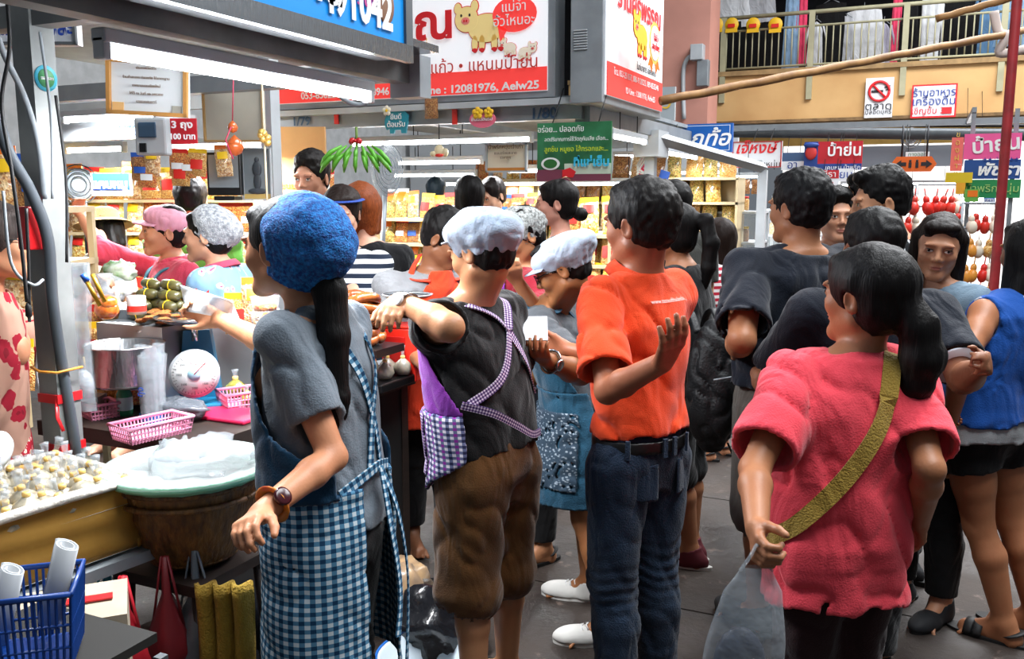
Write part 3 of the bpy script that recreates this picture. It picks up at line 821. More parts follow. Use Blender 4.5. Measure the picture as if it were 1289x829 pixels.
def p_ribbon(s, name, m, pts, w=.03, extra=.02, straight=.9, th=.004, parent=None, n=8, flare=0.0, uvs=1.0):
    """flat band lying on the clothes through (angle, height) or free points"""
    P3 = [surf(s, q[0], q[1], extra, straight, flare) if len(q) == 2 else Vector(q) for q in pts]
    dense = catmull(P3, n); vs = []; fs = []; u = 0; uv = []
    for i, p in enumerate(dense):
        t = (dense[min(i + 1, len(dense) - 1)] - dense[max(i - 1, 0)]).normalized()
        cx, cy = s.spine(np.float32(p.z)); nr = Vector((p.x - float(cx), p.y - float(cy), 0)).normalized()
        if p.z > s.sh[0].z - .02: nr = (nr * .3 + Vector((0, 0, 1))).normalized()
        nr = (nr - t * nr.dot(t)).normalized(); sd = t.cross(nr)
        if i: u += (p - dense[i - 1]).length
        for a, b in ((-1, -1), (1, -1), (1, 1), (-1, 1)): vs.append(p + sd * a * w / 2 + nr * b * th / 2); uv.append((a * w / 2 * uvs, u, 0))
    for i in range(len(dense) - 1):
        for j in range(4): fs.append((i * 4 + j, i * 4 + (j + 1) % 4, i * 4 + 4 + (j + 1) % 4, i * 4 + 4 + j))
    fs += [(3, 2, 1, 0), tuple(len(vs) - 4 + j for j in range(4))]
    me = bpy.data.meshes.new(name); me.from_pydata(vs, [], fs)
    at = me.attributes.new('bodyuv', 'FLOAT_VECTOR', 'POINT'); at.data.foreach_set('vector', np.array(uv, np.float32).ravel())
    return link_mesh(name, me, m, parent if parent is not None else s.root)
def catmull(pts, n=8):
    pts = [Vector(p) for p in pts]; out = []
    for i in range(len(pts) - 1):
        p0, p1, p2, p3 = pts[max(i - 1, 0)], pts[i], pts[i + 1], pts[min(i + 2, len(pts) - 1)]
        for j in range(n):
            t = j / n; out.append(.5 * ((2 * p1) + (p2 - p0) * t + (2 * p0 - 5 * p1 + 4 * p2 - p3) * t * t + (3 * p1 - p0 - 3 * p2 + p3) * t ** 3))
    out.append(pts[-1]); return out
def p_collar(s, m, r=.062, hgt=.035, name='collar', flop=.016):
    k = s.h / 1.6; nk = Vector((*s.spine(s.zb), s.zb)) + Vector((0, .004, .020)); up = (s.H((0, -.02, -.05)) - nk).normalized()
    ux = Vector((1, 0, 0)); uy = up.cross(ux).normalized()
    mb = MB()
    def f(a, b):
        t = 2 * math.pi * a; rr = r * k; op = max(0, math.cos(t))   # front opening
        prof = [(0, -.012), (.0, hgt), (.006, hgt + .003), (flop, hgt * .35), (flop + .004, -.006)]
        j = b * 4; i0 = min(3, int(j)); fr = j - i0; q = [prof[i0][c] * (1 - fr) + prof[i0 + 1][c] * fr for c in (0, 1)]
        return nk + (ux * math.sin(t) * (rr + q[0]) + uy * math.cos(t) * (-1 if uy.y < 0 else 1) * (rr + q[0]) * 1.05) + up * (q[1] - .02 * op ** 4)
    mb.sheet(f, 33, 9); o = mb.build(name, m, s.root); md = o.modifiers.new('thickness', 'SOLIDIFY'); md.thickness = .003
    return o
def p_cap(s, m, kind='puffy', name='cap', c=(0, -.02, .06), r=(.10, .115, .06), tilt=(0, 0, 0), band=None, brim=None, A=.005, sd=0, freq=16, rimz=.0):
    """soft cap: puffed crown gathered into a band round the head"""
    S, H = s.hs, s.H; Mt = s.hM @ Euler(tuple(R(t) for t in tilt)).to_matrix(); M = np.array(Mt).tolist()
    hc = s.hc; ext = max(r) + .09
    cc = H(c); F = Field(*[axis(cc[i] - ext, cc[i] + ext, .0055) for i in range(3)])
    F.ell(cc, tuple(q * S for q in r), 0, M)
    # flattened underside shaped by the head band
    down = Mt @ Vector((0, 0, -1)); bc = cc + down * (r[2] * .75 * S)
    F.cone(bc, bc + down * .012, .088 * S, .080 * S, .03)
    x, y, z = F.grid((slice(None),) * 3)
    px, py, pz = x - cc.x, y - cc.y, z - cc.z
    lx = M[0][0] * px + M[1][0] * py + M[2][0] * pz; ly = M[0][1] * px + M[1][1] * py + M[2][1] * pz; lz = M[0][2] * px + M[1][2] * py + M[2][2] * pz
    th = np.arctan2(lx, ly); low = np.clip((.025 - lz) / .05, 0, 1)
    g = A * .35 * np.sin(th * freq + 3 * vnoise(lx * 20, ly * 20, lz * 10 + sd)) * low + A * 2.6 * vnoise(lx * 13 + sd, ly * 16, lz * 16) + A * .8 * (1 - np.abs(2 * vnoise(lx * 30 + sd, ly * 22, lz * 30))) ** 3
    F.D = (F.D + np.where(np.abs(F.D) < .03, g, 0)).astype(np.float32)
    F.D = np.maximum(F.D, -(lz + r[2] * .75 * S + .028)).astype(np.float32)
    # hollow for the head
    F.ell(H((0, -.012, .0)), (.074 * S, .088 * S, .095 * S), .004, s.hMn.tolist(), 'sub')
    me, v = F.mesh(name); o = link_mesh(name, me, m, s.root)
    a = me.attributes.new('bodyuv', 'FLOAT_VECTOR', 'POINT'); q = (v - np.array(cc)) @ np.array(Mt)
    a.data.foreach_set('vector', np.stack([np.arctan2(q[:, 0], q[:, 1]) * .1, np.hypot(q[:, 0], q[:, 1]) * 1.2 - q[:, 2] * .6, q[:, 2]], 1).astype(np.float32).ravel())
    if brim:
        bm_, L_, wd, drop = brim; mb = MB()
        def f(a, b):
            t = (a * 2 - 1) * wd; rr = .088 + b * L_ * math.cos(t * .9) ** .7
            return s.H((math.sin(t) * (.080 + b * L_ * .55), -.012 + math.cos(t) * rr * 1.08, rimz + .052 - drop * b * b * L_ * 8 - .010 * abs(math.sin(t)) ** 2))
        mb.sheet(f, 17, 6); b = mb.build('brim', bm_, s.root); md = b.modifiers.new('thickness', 'SOLIDIFY'); md.thickness = .004
    return o
def p_shoe(s, i, upper, sole, kind='sneaker', lace=None):
    k = s.h / 1.6; an, t = s.an[i], s.toe[i]; sd = Vector((t.y, -t.x, 0)); z0 = an.z - .085
    M = Matrix((sd, t, Vector((0, 0, 1)))).transposed().to_4x4(); o0 = Vector((an.x, an.y, z0)) + t * .052
    e = empty('shoe' if kind != 'sandal' else 'sandal', (0, 0, 0)); e.parent = s.root; e.matrix_local = Matrix.Translation(o0) @ M
    mb = MB(); out = []
    L_ = .148 * k
    for j in range(28):
        a = 2 * math.pi * j / 28; y = math.cos(a) * L_; wdt = .045 * (1 + .12 * math.sin(math.pi * (y / L_ * .5))) * k; out.append((math.sin(a) * wdt * (1 - .12 * (y < 0)), y))
    mb.prism(out, (0, 0, .026), (1, 0, 0), (0, 1, 0), .024); mb.build('sole', sole, e)
    if kind == 'sandal':
        u = MB()
        for y in ((.055, .028) if True else ()):
            u.sheet(lambda a, b: Vector((math.cos(math.pi * a) * .047, y + (b - .5) * .035, .024 + math.sin(math.pi * a) * .042)), 11, 3)
        u.sheet(lambda a, b: Vector((math.cos(math.pi * a) * .04, -.07 + (b - .5) * .02 - math.sin(math.pi * a) * .045, .05 + .02 * math.sin(math.pi * a))), 11, 3)
        o = u.build('strap', upper, e); md = o.modifiers.new('t', 'SOLIDIFY'); md.thickness = .004
    else:
        F = Field(axis(-.075, .075, .006), axis(-.16, .16, .006), axis(.015, .13, .006))
        F.ell((0, .052 * k, .032), (.049 * k, .098 * k, .044), .0); F.ell((0, -.06 * k, .04), (.040 * k, .072 * k, .052), .03); F.cone((0, -.05, .05), (0, -.055, .105), .042, .044, .03)
        x, y, z = F.grid((slice(None),) * 3); F.D = np.maximum(F.D + np.where(np.abs(F.D) < .02, .003 * vnoise(x * 40, y * 40, z * 40), 0), .022 - z).astype(np.float32)
        F.D = np.maximum(F.D, z - (.085 + np.clip(-y, 0, .1) * .25)).astype(np.float32)
        F.cone((0, -.055, .06), (0, -.055, .13), .034, .036, .002, 'sub')
        me, v = F.mesh('upper'); link_mesh('upper', me, upper, e)
        if lace:
            for j in range(5):
                y = .075 - j * .018; zz = .066 + (j * .0045); l = MB()
                l.tube([(-.024, y, zz - .006), (-.008, y + .006, zz + .003), (.008, y - .002, zz + .004), (.024, y + .004, zz - .005)], .0028, 5); l.build('lace', lace, e)
    return e
def wrap_text(s, body, size, m, th, z, extra=.018, straight=.9, name='lettering', slope=0.0):
    cu = bpy.data.curves.new('t', 'FONT'); cu.body = body; cu.size = size; cu.align_x = 'CENTER'; cu.resolution_u = 2
    o = bpy.data.objects.new('t', cu); COL.objects.link(o); bpy.context.view_layer.update()
    me = bpy.data.meshes.new_from_object(o.evaluated_get(bpy.context.evaluated_depsgraph_get())); bpy.data.objects.remove(o); me.name = name
    bm = bmesh.new(); bm.from_mesh(me); bmesh.ops.triangulate(bm, faces=bm.faces); bmesh.ops.subdivide_edges(bm, edges=[e for e in bm.edges if e.calc_length() > .01], cuts=1); bm.to_mesh(me); bm.free()
    for v in me.vertices:
        zz = z + v.co.y + slope * v.co.x; q = surf(s, th, zz, extra, straight); rr = math.hypot(q.x - float(s.spine(np.float32(zz))[0]), q.y - float(s.spine(np.float32(zz))[1]))
        # back: +x of the writing runs towards the right side
        v.co = surf(s, th - math.degrees(v.co.x / rr), zz, extra, straight)
    return link_mesh(name, me, m, s.root)
# ------------------------------------------------------------------ the people
BLK = '#0b0909'
m_blk = cloth_mat('black_trousers', '#060608'); m_steel = mat('steel', '#b8bcc0', .25, 1.0)
ging_blue = pattern_mat('gingham_blue', 'gingham', ['#c9d6dd', '#4e7f9e', '#123a5a'], 48)
ging_purple = pattern_mat('gingham_purple', 'gingham', ['#e4dde6', '#6a6f92', '#26284a', '#8a2f96'], 60)
ging_small = pattern_mat('gingham_small', 'gingham', ['#e4dde6', '#8a6a9c', '#2a2350'], 110)
white_cap = cloth_mat('white_cap_cloth', '#a9b8ca', var=.05, bump=.3)
def watch(s, i, strap, face, r=.034, t=.04):
    e, w = s.el[i], s.wr[i]; f = (w - e).normalized(); c = w - f * t; k = s.h / 1.6
    a = f.cross(Vector((0, 0, 1))).normalized(); b = f.cross(a); mb = MB()
    mb.tube([c + (a * math.cos(q) + b * math.sin(q)) * r * k for q in [2 * math.pi * j / 20 for j in range(21)]], .011, 8, flat=.35)
    o = mb.build('wristwatch', strap, s.root)
    toc = (s.L(CAM) - c).normalized(); toc = (toc - f * toc.dot(f)).normalized(); fb = MB()
    M = toc.to_track_quat('Z', 'Y').to_matrix(); fb.lathe([(.0, -.004), (.019, -.004), (.020, .004), (.015, .006), (0, .006)], 20, c + toc * (r * k + .003), M)
    fb.build('watch_face', face, o)

# --- woman in the blue crocheted cap
s = Person('woman in blue crocheted cap and blue checked apron holding out a clear bag', 402, 2.15, 74, h=1.6, w=.95, skin='#c98d69',
           head=(360, 312, -.02), hyaw=-10, hpitch=0, base=.009, fine=.004, lean=(.02, .03), hips=1.0)
W1 = s
s.arm(0, (424, 588), (328, 646), near=(True, True), curl=.75, hand=(290, 672), palm=(1, 0, -.5), thumb=1)
s.arm(1, (345, 436), (277, 402), near=(False, False), hand=(.0, 1, .35), curl=.8)
s.body(finehands='l')
p_hair(s, BLK, 'tied', nape=-.09, chains=[[(s.H((0, -.10, -.04)), .044), (s.H((.0, -.125, -.10)), .038), (s.H((-.01, -.140, -.20)), .036), (s.H((-.02, -.15, -.34)), .030), (s.H((-.02, -.15, -.46)), .012)]])
crochet = mat('blue_crochet', '#1680d0', .8, col2='#0a4590', vscale=120, bump=.9, bscale=220, detail=2)
p_cap(s, crochet, c=(0, -.072, .026), r=(.104, .122, .106), tilt=(26, 0, 0), A=.005, freq=22)
p_shirt(s, cloth_mat('grey_tshirt', '#69727b', var=.14), hem=.50, sleeve=.66, loose=.016, A=.011, sd=3, flare=.02)
p_trousers(s, m_blk, end=1.9)
teal = cloth_mat('teal_cotton', '#0e3b58')
p_wrap(s, 'apron_bib', teal, .915, 1.30, -128, 128, extra=.046, taper=[(.9, 1), (.98, .98), (1.08, .62), (1.2, .42), (1.3, .36)], sd=3, flare=.0)
p_wrap(s, 'apron_skirt', ging_blue, .40, .935, -150, 150, extra=.040, flare=.03, sd=2)
p_ribbon(s, 'apron_tie', ging_blue, [(-128, .93), (-160, .96), (178, .965), (150, .95)], .025, .030)
for q, (x, y) in enumerate(((.0, .05), (.05, .0))):
    b0 = surf(s, 178, .96, .035); p_ribbon(s, 'apron_tie', ging_blue, [b0, b0 + Vector((-.02 + x, -.03, -.12)), b0 + Vector((.0 + x, -.045, -.30)), b0 + Vector((-.03 + x, -.05, -.52 + y * 2))], .022, .03)
p_ribbon(s, 'apron_strap', ging_blue, [surf(s, -25, 1.27, .02), s.sh[0] + Vector((.075, .05, .035)), s.sh[0] + Vector((.07, -.03, .05)), (-158, 1.22), (178, 1.08), (168, .97)], .022, .024)
p_ribbon(s, 'apron_strap', ging_blue, [surf(s, 25, 1.27, .02), s.sh[1] + Vector((-.075, .05, .035)), s.sh[1] + Vector((-.07, -.03, .05)), (158, 1.22), (-178, 1.08), (-168, .97)], .022, .024)
watch(s, 0, mat('red_orange_strap', '#c23a2a', .4, col2='#d88a2a', vscale=20), mat('dark_watch_face', '#3a1018', .2))

# --- person in brown shorts
s = Person('person in white cloth cap, black t-shirt, brown shorts and purple checked apron', 614, 2.65, 54, h=1.58, w=.98, sex='m', skin='#b98560',
           head=(607, 316, .0), hyaw=-2, hpitch=14, base=.009, fine=.0045, lean=(-.01, .07), hips=1.06)
P2 = s
s.arm(0, (566, 412), (503, 378), near=(True, False), hand=(484, 402), curl=.5, palm=(0, .2, -1))
s.arm(1, (.12, -.08, -1), (.0, .15, -1))
s.leg(0, an=(-.115, -.03, .087)); s.leg(1, an=(.12, .02, .087))
s.body(finehands='l')
p_hair(s, BLK, 'short', vol=.008, nape=-.078)
p_cap(s, white_cap, c=(.0, -.024, .056), r=(.110, .126, .078), tilt=(10, 0, 0), A=.006, freq=14, brim=(white_cap, .045, 1.0, .0))
p_shirt(s, cloth_mat('black_tshirt', '#131213'), hem=.545, sleeve=.62, loose=.018, A=.010, sd=8, sw=.02)
brn = cloth_mat('brown_twill', '#5c3a16', var=.12)
p_trousers(s, brn, end=1.02, waist=.60, loose=.020, legw=1.12, A=.009, flare=.012, sd=5)
purp = cloth_mat('purple_cotton', '#8434a0')
p_wrap(s, 'apron_bib', purp, .99, 1.25, -112, 60, extra=.036, taper=[(.9, 1.0), (1.0, 1), (1.08, .85), (1.2, .6), (1.26, .5)], sd=3, flare=0)
p_wrap(s, 'apron_skirt', ging_purple, .76, 1.0, -112, 70, extra=.044, flare=.10, sd=2, zfun=lambda th: .10 * np.clip((-th - 60) / 50, -1.2, 1))
p_wrap(s, 'apron_pocket', ging_small, .80, .99, -68, -10, extra=.052, flare=.10, sd=2, thick=.007)
p_ribbon(s, 'apron_strap', ging_small, [surf(s, 30, 1.25, .03), s.sh[1] + Vector((-.09, .05, .05)), s.sh[1] + Vector((-.08, -.05, .055)), (165, 1.24), (-172, 1.14), (-150, 1.08), (-118, 1.03)], .026, .026)
p_ribbon(s, 'apron_strap', ging_small, [surf(s, -30, 1.25, .03), s.sh[0] + Vector((.09, .05, .05)), s.sh[0] + Vector((.10, -.05, .055)), (-172, 1.27), (170, 1.22), (145, 1.12), (128, 1.02)], .026, .026)
p_ribbon(s, 'apron_tie', ging_small, [(-112, 1.03), (-140, 1.0), (-172, .95), (160, .91), (135, .90)], .022, .032)
for i in (0, 1): p_shoe(s, i, mat('black_strap', '#111'), mat('black_rubber', '#0c0c0c', .7), 'sandal')
watch(s, 0, m_steel, mat('pale_dial', '#cfd3d6', .2))

# --- hairnet woman with purple apron
s = Person('woman in white hairnet and dark red shirt resting chin on hand', 672, 3.85, 112, h=1.57, w=1.0, skin='#bd8660',
           head=(655, 296, -.05), hyaw=5, hpitch=22, base=.011, fine=.005, lean=(0, .08))
s.arm(0, (688, 408), (650, 352), near=(True, True), hand=(643, 322), curl=.9, palm=(.6, -.2, 0))
s.arm(1, (.2, .3, -.9), (-.4, .9, .1)); s.body()
p_hair(s, BLK, 'tied', nape=-.085); p_cap(s, mat('hairnet', '#b9bcba', .8, col2='#5a5a58', vscale=90, bump=.6), c=(0, -.03, .045), r=(.092, .110, .078), tilt=(20, 0, 0), name='hairnet', A=.005)
p_shirt(s, cloth_mat('dark_red', '#8f1428'), hem=.52, sleeve=.75); p_trousers(s, m_blk, end=1.9)
p_wrap(s, 'apron_bib', purp, .95, 1.27, -80, 80, extra=.03, taper=[(.95, 1), (1.1, .7), (1.27, .5)], flare=0)
p_wrap(s, 'apron_skirt', pattern_mat('star_print', 'dots', ['#15161c', '#6d7078', '#b9b9bf'], 38), .62, .96, -120, 120, extra=.034, flare=.1)
for i in (0, 1): p_shoe(s, i, MATS['black_strap'], MATS['black_rubber'], 'sandal')

# --- glasses and denim apron
s = Person('person with glasses and white peaked cap reading a paper in a denim apron', 738, 3.38, 74, h=1.6, w=1.06, sex='m', skin='#96643f',
           head=(708, 338, -.08), hyaw=5, hpitch=24, base=.010, fine=.0042, lean=(.0, .15))
P4 = s
s.arm(0, (731, 470), (686, 452), near=(True, True), hand=(672, 440), curl=.6, palm=(.5, 0, .6))
s.arm(1, (.1, .35, -.9), (-.5, .85, .1)); 
s.foot_at(0, 765, 812, toe=(-.25, 1, 0)); s.foot_at(1, 742, 757, toe=(.0, 1, 0)); s.body()
p_hair(s, BLK, 'short', vol=.006, nape=-.075)
p_cap(s, white_cap, c=(0, -.030, .058), r=(.106, .132, .068), tilt=(-4, 0, 0), A=.005, freq=18, brim=(white_cap, .055, 1.0, .02), rimz=-.012)
p_shirt(s, cloth_mat('charcoal_tshirt', '#4a4e53'), hem=.52, sleeve=.72, loose=.014, A=.008)
p_trousers(s, cloth_mat('navy_shorts', '#0f1524'), end=.55, loose=.015, legw=1.1)
den = cloth_mat('denim_teal', '#17455c', bump=.4)
p_wrap(s, 'apron_bib', den, .90, 1.25, -105, 105, extra=.03, taper=[(.9, 1), (1.0, .9), (1.15, .6), (1.25, .5)], flare=0)
p_wrap(s, 'apron_skirt', den, .49, .91, -115, 115, extra=.036, flare=.20)
p_wrap(s, 'apron_panel', pattern_mat('scroll_print', 'floral', ['#2e3f4e', '#76838f', '#96a0a8'], 95), .555, .84, -98, 60, extra=.044, flare=.20, thick=.007)
p_ribbon(s, 'apron_strap', den, [surf(s, -30, 1.24, .03), s.sh[0] + Vector((.07, .06, .05)), s.sh[0] + Vector((.07, -.04, .05)), (-155, 1.2), (-178, 1.05), (150, .95)], .03, .024)
gl = MB()
for q in (-1, 1):
    c = Vector((.032 * q, .104, .0)); gl.tube([s.H(c + Vector((.021 * math.cos(t), -abs(.006 * math.cos(t)), .016 * math.sin(t)))) for t in [2 * math.pi * j / 16 for j in range(17)]], .0022, 6)
    gl.tube([s.H((.052 * q, .098, .006)), s.H((.075 * q, .05, .008)), s.H((.080 * q, -.01, .0))], .0022, 6)
gl.tube([s.H((-.011, .106, .002)), s.H((0, .108, .005)), s.H((.011, .106, .002))], .002, 6); gl.build('glasses', mat('black_frame', '#0a0a0a', .3), s.root)
for i in (0, 1): p_shoe(s, i, mat('white_canvas', '#c9c7c2', .8, var=.08), mat('white_rubber', '#d8d6d0', .5), 'sneaker', mat('white_lace', '#dddddd'))
watch(s, 0, m_steel, m_steel, .032)

# --- man in the orange polo
s = Person('man in orange polo shirt and jeans holding one arm behind his back', 812, 2.62, 40, h=1.69, w=.81, sex='m', skin='#a3674a',
           head=(806, 283, .0), hyaw=8, hpitch=2, base=.009, fine=.0042, lean=(.0, .02))
P5 = s
s.arm(0, (765, 492), (834, 456), near=(True, True), hand=(858, 412), curl=.35, palm=(.3, 1, .1), thumb=-1)
s.arm(1, (.1, .55, -.8), (-.3, .9, .1)); s.body(finehands='l')
p_hair(s, '#110d0b', 'short', vol=.016, nape=-.090, top=.006)
org = cloth_mat('orange_pique', '#ee4a1a', var=.06, bump=.4, bscale=400)
p_shirt(s, org, hem=.545, sleeve=.80, loose=.016, A=.014, sd=1, sw=.026, straight=.6, neck=.058)
p_collar(s, org, .066, .034, flop=.022)
p_trousers(s, cloth_mat('blue_jeans', '#1b2c40', var=.25, bump=.5), end=1.95, waist=.55, loose=.014, A=.006, legw=1.06)
p_wrap(s, 'belt', mat('black_leather', '#0c0b0b', .35), .520 * s.h, .545 * s.h, -180, 180, extra=.026, straight=0, flare=0, A=0)
for q in (-165, 178, 150, -120):
    l = MB(); c = surf(s, q, .532 * s.h, .030, 0); l.box(c, (.014, .008, .055), (0, 0, R(-q))); l.build('belt_loop', MATS['blue_jeans'], s.root)
pk = p_wrap(s, 'back_pocket', MATS['blue_jeans'], .435 * s.h, .505 * s.h, -165, -128, extra=.020, flare=0, straight=0, thick=.006, A=0)
pk = p_wrap(s, 'back_pocket', MATS['blue_jeans'], .435 * s.h, .505 * s.h, 128, 165, extra=.020, flare=0, straight=0, thick=.006, A=0)
wrap_text(s, 'www.tasteofthailand.org', .0165, mat('white_print', '#f4e4dc', .6), 168, 1.315, .024, .6)

# --- woman in black with ponytail
s = Person('woman in black with high ponytail and dark red shoe, behind the orange polo man', 868, 3.75, 55, h=1.63, w=.95, skin='#b07a58',
           head=(845, 292, .0), hyaw=5, base=.011, fine=.005)
s.foot_at(0, 868, 716, toe=(-.2, 1, 0)); s.body()
p_hair(s, BLK, 'tied', nape=-.09, chains=[[(s.H((0, -.10, .05)), .03), (s.H((0, -.145, .05)), .03), (s.H((0, -.17, -.04)), .034), (s.H((0, -.165, -.14)), .03), (s.H((0, -.15, -.22)), .012)]])
p_shirt(s, cloth_mat('black_knit', '#0e0e11'), hem=.5, sleeve=.8, loose=.016); p_trousers(s, m_blk, end=1.05, loose=.014)
for i in (0, 1): p_shoe(s, i, mat('dark_red_canvas', '#5a1420', .8), MATS['white_rubber'], 'sneaker', MATS['white_lace'])
# --- head seen above her
s = Person('dark haired person mostly hidden behind the woman with the ponytail', 846, 4.6, 20, h=1.66, base=.013, fine=.008, head=(846, 258, 0), sex='m')
s.body(hands=False, face=False); p_hair(s, BLK, 'short', vol=.014); p_shirt(s, cloth_mat('dark_olive', '#23241f')); p_trousers(s, m_blk)
# --- woman far behind with brown hair
s = Person('long haired woman in a red striped top beside the far glass cabinets', 908, 5.4, 45, h=1.55, base=.012, fine=.007, head=(903, 300, 0))
s.body(hands=False); p_hair(s, '#1c100b', 'long', vol=.014); p_shirt(s, pattern_mat('red_stripes', 'stripes', ['#b8243a', '#e8dede'], 28)); p_trousers(s, m_blk)
for i in (0, 1): p_shoe(s, i, MATS['black_strap'], MATS['black_rubber'], 'sandal')

# --- big man in navy
s = Person('broad man in dark navy t-shirt with short cropped black hair seen from behind', 1003, 3.2, 22, h=1.735, w=1.1, sex='m', skin='#a87452',
           head=(1006, 262, .0), hyaw=12, base=.011, fine=.0045)
s.arm(0, (934, 428), (925, 440), near=(True, False), curl=.5); s.arm(1, (.2, .1, -1), (-.2, .8, -.3)); s.body()
p_hair(s, '#0a0a0c', 'short', vol=.014, nape=-.080, top=.008)
p_shirt(s, cloth_mat('navy_tshirt', '#08111f'), hem=.545, sleeve=.82, loose=.024, A=.012, sd=2, sw=.028)
p_trousers(s, cloth_mat('beige_shorts', '#55504a'), end=1.1, loose=.022, flare=.01)
for i in (0, 1): p_shoe(s, i, mat('dark_trainer', '#15161a', .7), MATS['black_rubber'], 'sneaker')

# --- woman in coral
s = Person('woman in long coral t-shirt with low ponytail and mustard bag strap', 1078, 2.08, 14, h=1.53, w=1.0, skin='#a87250',
           head=(1092, 372, .02), hyaw=22, hpitch=-2, base=.009, fine=.0042, lean=(.03, .02), hips=.80)
P8 = s
s.arm(0, (950, 590), (953, 665), near=(True, True), curl=1.0, palm=(1, 0, 0)); s.arm(1, (1170, 590), (1158, 655), near=(True, False), curl=.5)
s.leg(0, an=(-.1, 0, .085)); s.body(finehands='l')
p_hair(s, '#0d0a0a', 'tied', vol=.016, nape=-.10, chains=[[(s.H((.01, -.09, -.02)), .046), (s.H((.02, -.125, -.06)), .044), (s.H((.03, -.135, -.13)), .05), (s.H((.03, -.125, -.20)), .042), (s.H((.035, -.12, -.26)), .014)]])
mb = MB(); c = s.H((.012, -.108, -.032)); mb.tube([c + s.hM @ Vector((.036 * math.cos(q), .01 * math.sin(q), .036 * math.sin(q))) for q in [2 * math.pi * j / 16 for j in range(17)]], .005, 6); mb.build('hair_tie', mat('bronze_tie', '#8a6a3a', .4), s.root)
coral = cloth_mat('coral_cotton', '#f24a58', var=.05)
p_shirt(s, coral, hem=.425, sleeve=.80, loose=.030, straight=1.0, flare=.0, A=.013, sd=6, sw=.022, wavy=.008, neck=.062)
p_trousers(s, cloth_mat('maroon_trousers', '#260b0e'), end=1.9, loose=.012, legw=.95)
p_ribbon(s, 'bag_strap', cloth_mat('mustard_webbing', '#a8893a', bump=.6), [s.sh[1] + Vector((-.075, .06, .05)), s.sh[1] + Vector((-.075, -.03, .068)), (158, 1.24), (-176, 1.12), (-150, 1.0), (-118, .88), (-85, .80), (-50, .74), (-10, .72)], .040, .038, straight=1.0, flare=.0)

# --- dark navy man behind coral woman
s = Person('stocky person in navy t-shirt with white sleeve trim, between coral and blue tops', 1104, 2.80, 8, h=1.57, w=1.15, sex='m', skin='#8f5f44',
           head=(1097, 312, .0), base=.011, fine=.006)
s.arm(1, (1212, 478), (1236, 462), near=(True, True), curl=.8); s.arm(0, (-.2, .4, -.8), (.2, .9, 0)); s.body()
p_hair(s, BLK, 'short', vol=.014); p_shirt(s, MATS['navy_tshirt'], hem=.52, sleeve=.78, loose=.022, sw=.028); p_trousers(s, m_blk, end=1.9)
a, e = s.sh[1], s.el[1]; mb = MB(); c = a + (e - a) * .79; M = (e - a).normalized().to_track_quat('Z', 'Y').to_matrix()
mb.lathe([(.076, -.003), (.077, 0), (.076, .004)], 24, c, M); mb.build('sleeve_trim', mat('white_trim', '#d0d4dc'), s.root)
for i in (0, 1): p_shoe(s, i, MATS['dark_trainer'], MATS['black_rubber'], 'sneaker')

# --- young man in profile, striped sleeves
s = Person('young man with quiff in white shirt with black sleeve stripes, in profile', 1150, 3.55, 35, h=1.74, w=1.0, sex='m', skin='#c08c6a',
           head=(1108, 256, .05), hyaw=50, hpitch=4, base=.011, fine=.0045)
s.arm(0, (-.2, .2, -.95), (.2, .9, 0)); s.body()
p_hair(s, BLK, 'short', vol=.008, top=.020, front=.012, nape=-.055)
p_shirt(s, pattern_mat('white_black_stripes', 'side_stripes', ['#16181c', '#c8ccd2'], 14), hem=.52, sleeve=.8, sw=.024); p_trousers(s, m_blk)
p_ribbon(s, 'rucksack_strap', m_blk, [surf(s, -20, 1.3, .02), s.sh[0] + Vector((.05, .04, .06)), s.sh[0] + Vector((.04, -.05, .055)), (-140, 1.3), (-130, 1.15)], .05, .02)
for i in (0, 1): p_shoe(s, i, MATS['dark_trainer'], MATS['black_rubber'], 'sneaker')
s = Person('man almost hidden behind the young man in profile', 1088, 4.3, 80, h=1.76, base=.013, fine=.006, head=(1090, 252, 0), sex='m', skin='#b98768')
s.body(hands=False); p_hair(s, BLK, 'short', vol=.012, top=.01); p_shirt(s, cloth_mat('slate', '#3a4048')); p_trousers(s, m_blk)
# --- man looking back at the camera
s = Person('young man with short black hair facing the camera beyond the navy t-shirt man', 1056, 4.3, 165, h=1.66, sex='m', skin='#c69274', head=(1054, 272, 0), hyaw=8, base=.012, fine=.005)
s.body(hands=False); p_hair(s, BLK, 'short', vol=.010, top=.014, front=.008); p_shirt(s, cloth_mat('pale_blue_tee', '#7d98a8')); p_trousers(s, m_blk)
# --- girl looking at the camera
s = Person('young woman with long dark hair looking towards the camera in grey blue top', 1192, 3.3, 118, h=1.56, w=.92, skin='#c48e6e', head=(1182, 308, -.05), hyaw=38, hpitch=12, hroll=-5, base=.011, fine=.0042)
s.body(); p_hair(s, '#150d0a', 'long', vol=.003)
p_shirt(s, cloth_mat('grey_blue_top', '#6f8494'), sleeve=.5); p_trousers(s, m_blk)
for i in (0, 1): p_shoe(s, i, MATS['dark_trainer'], MATS['black_rubber'], 'sneaker')
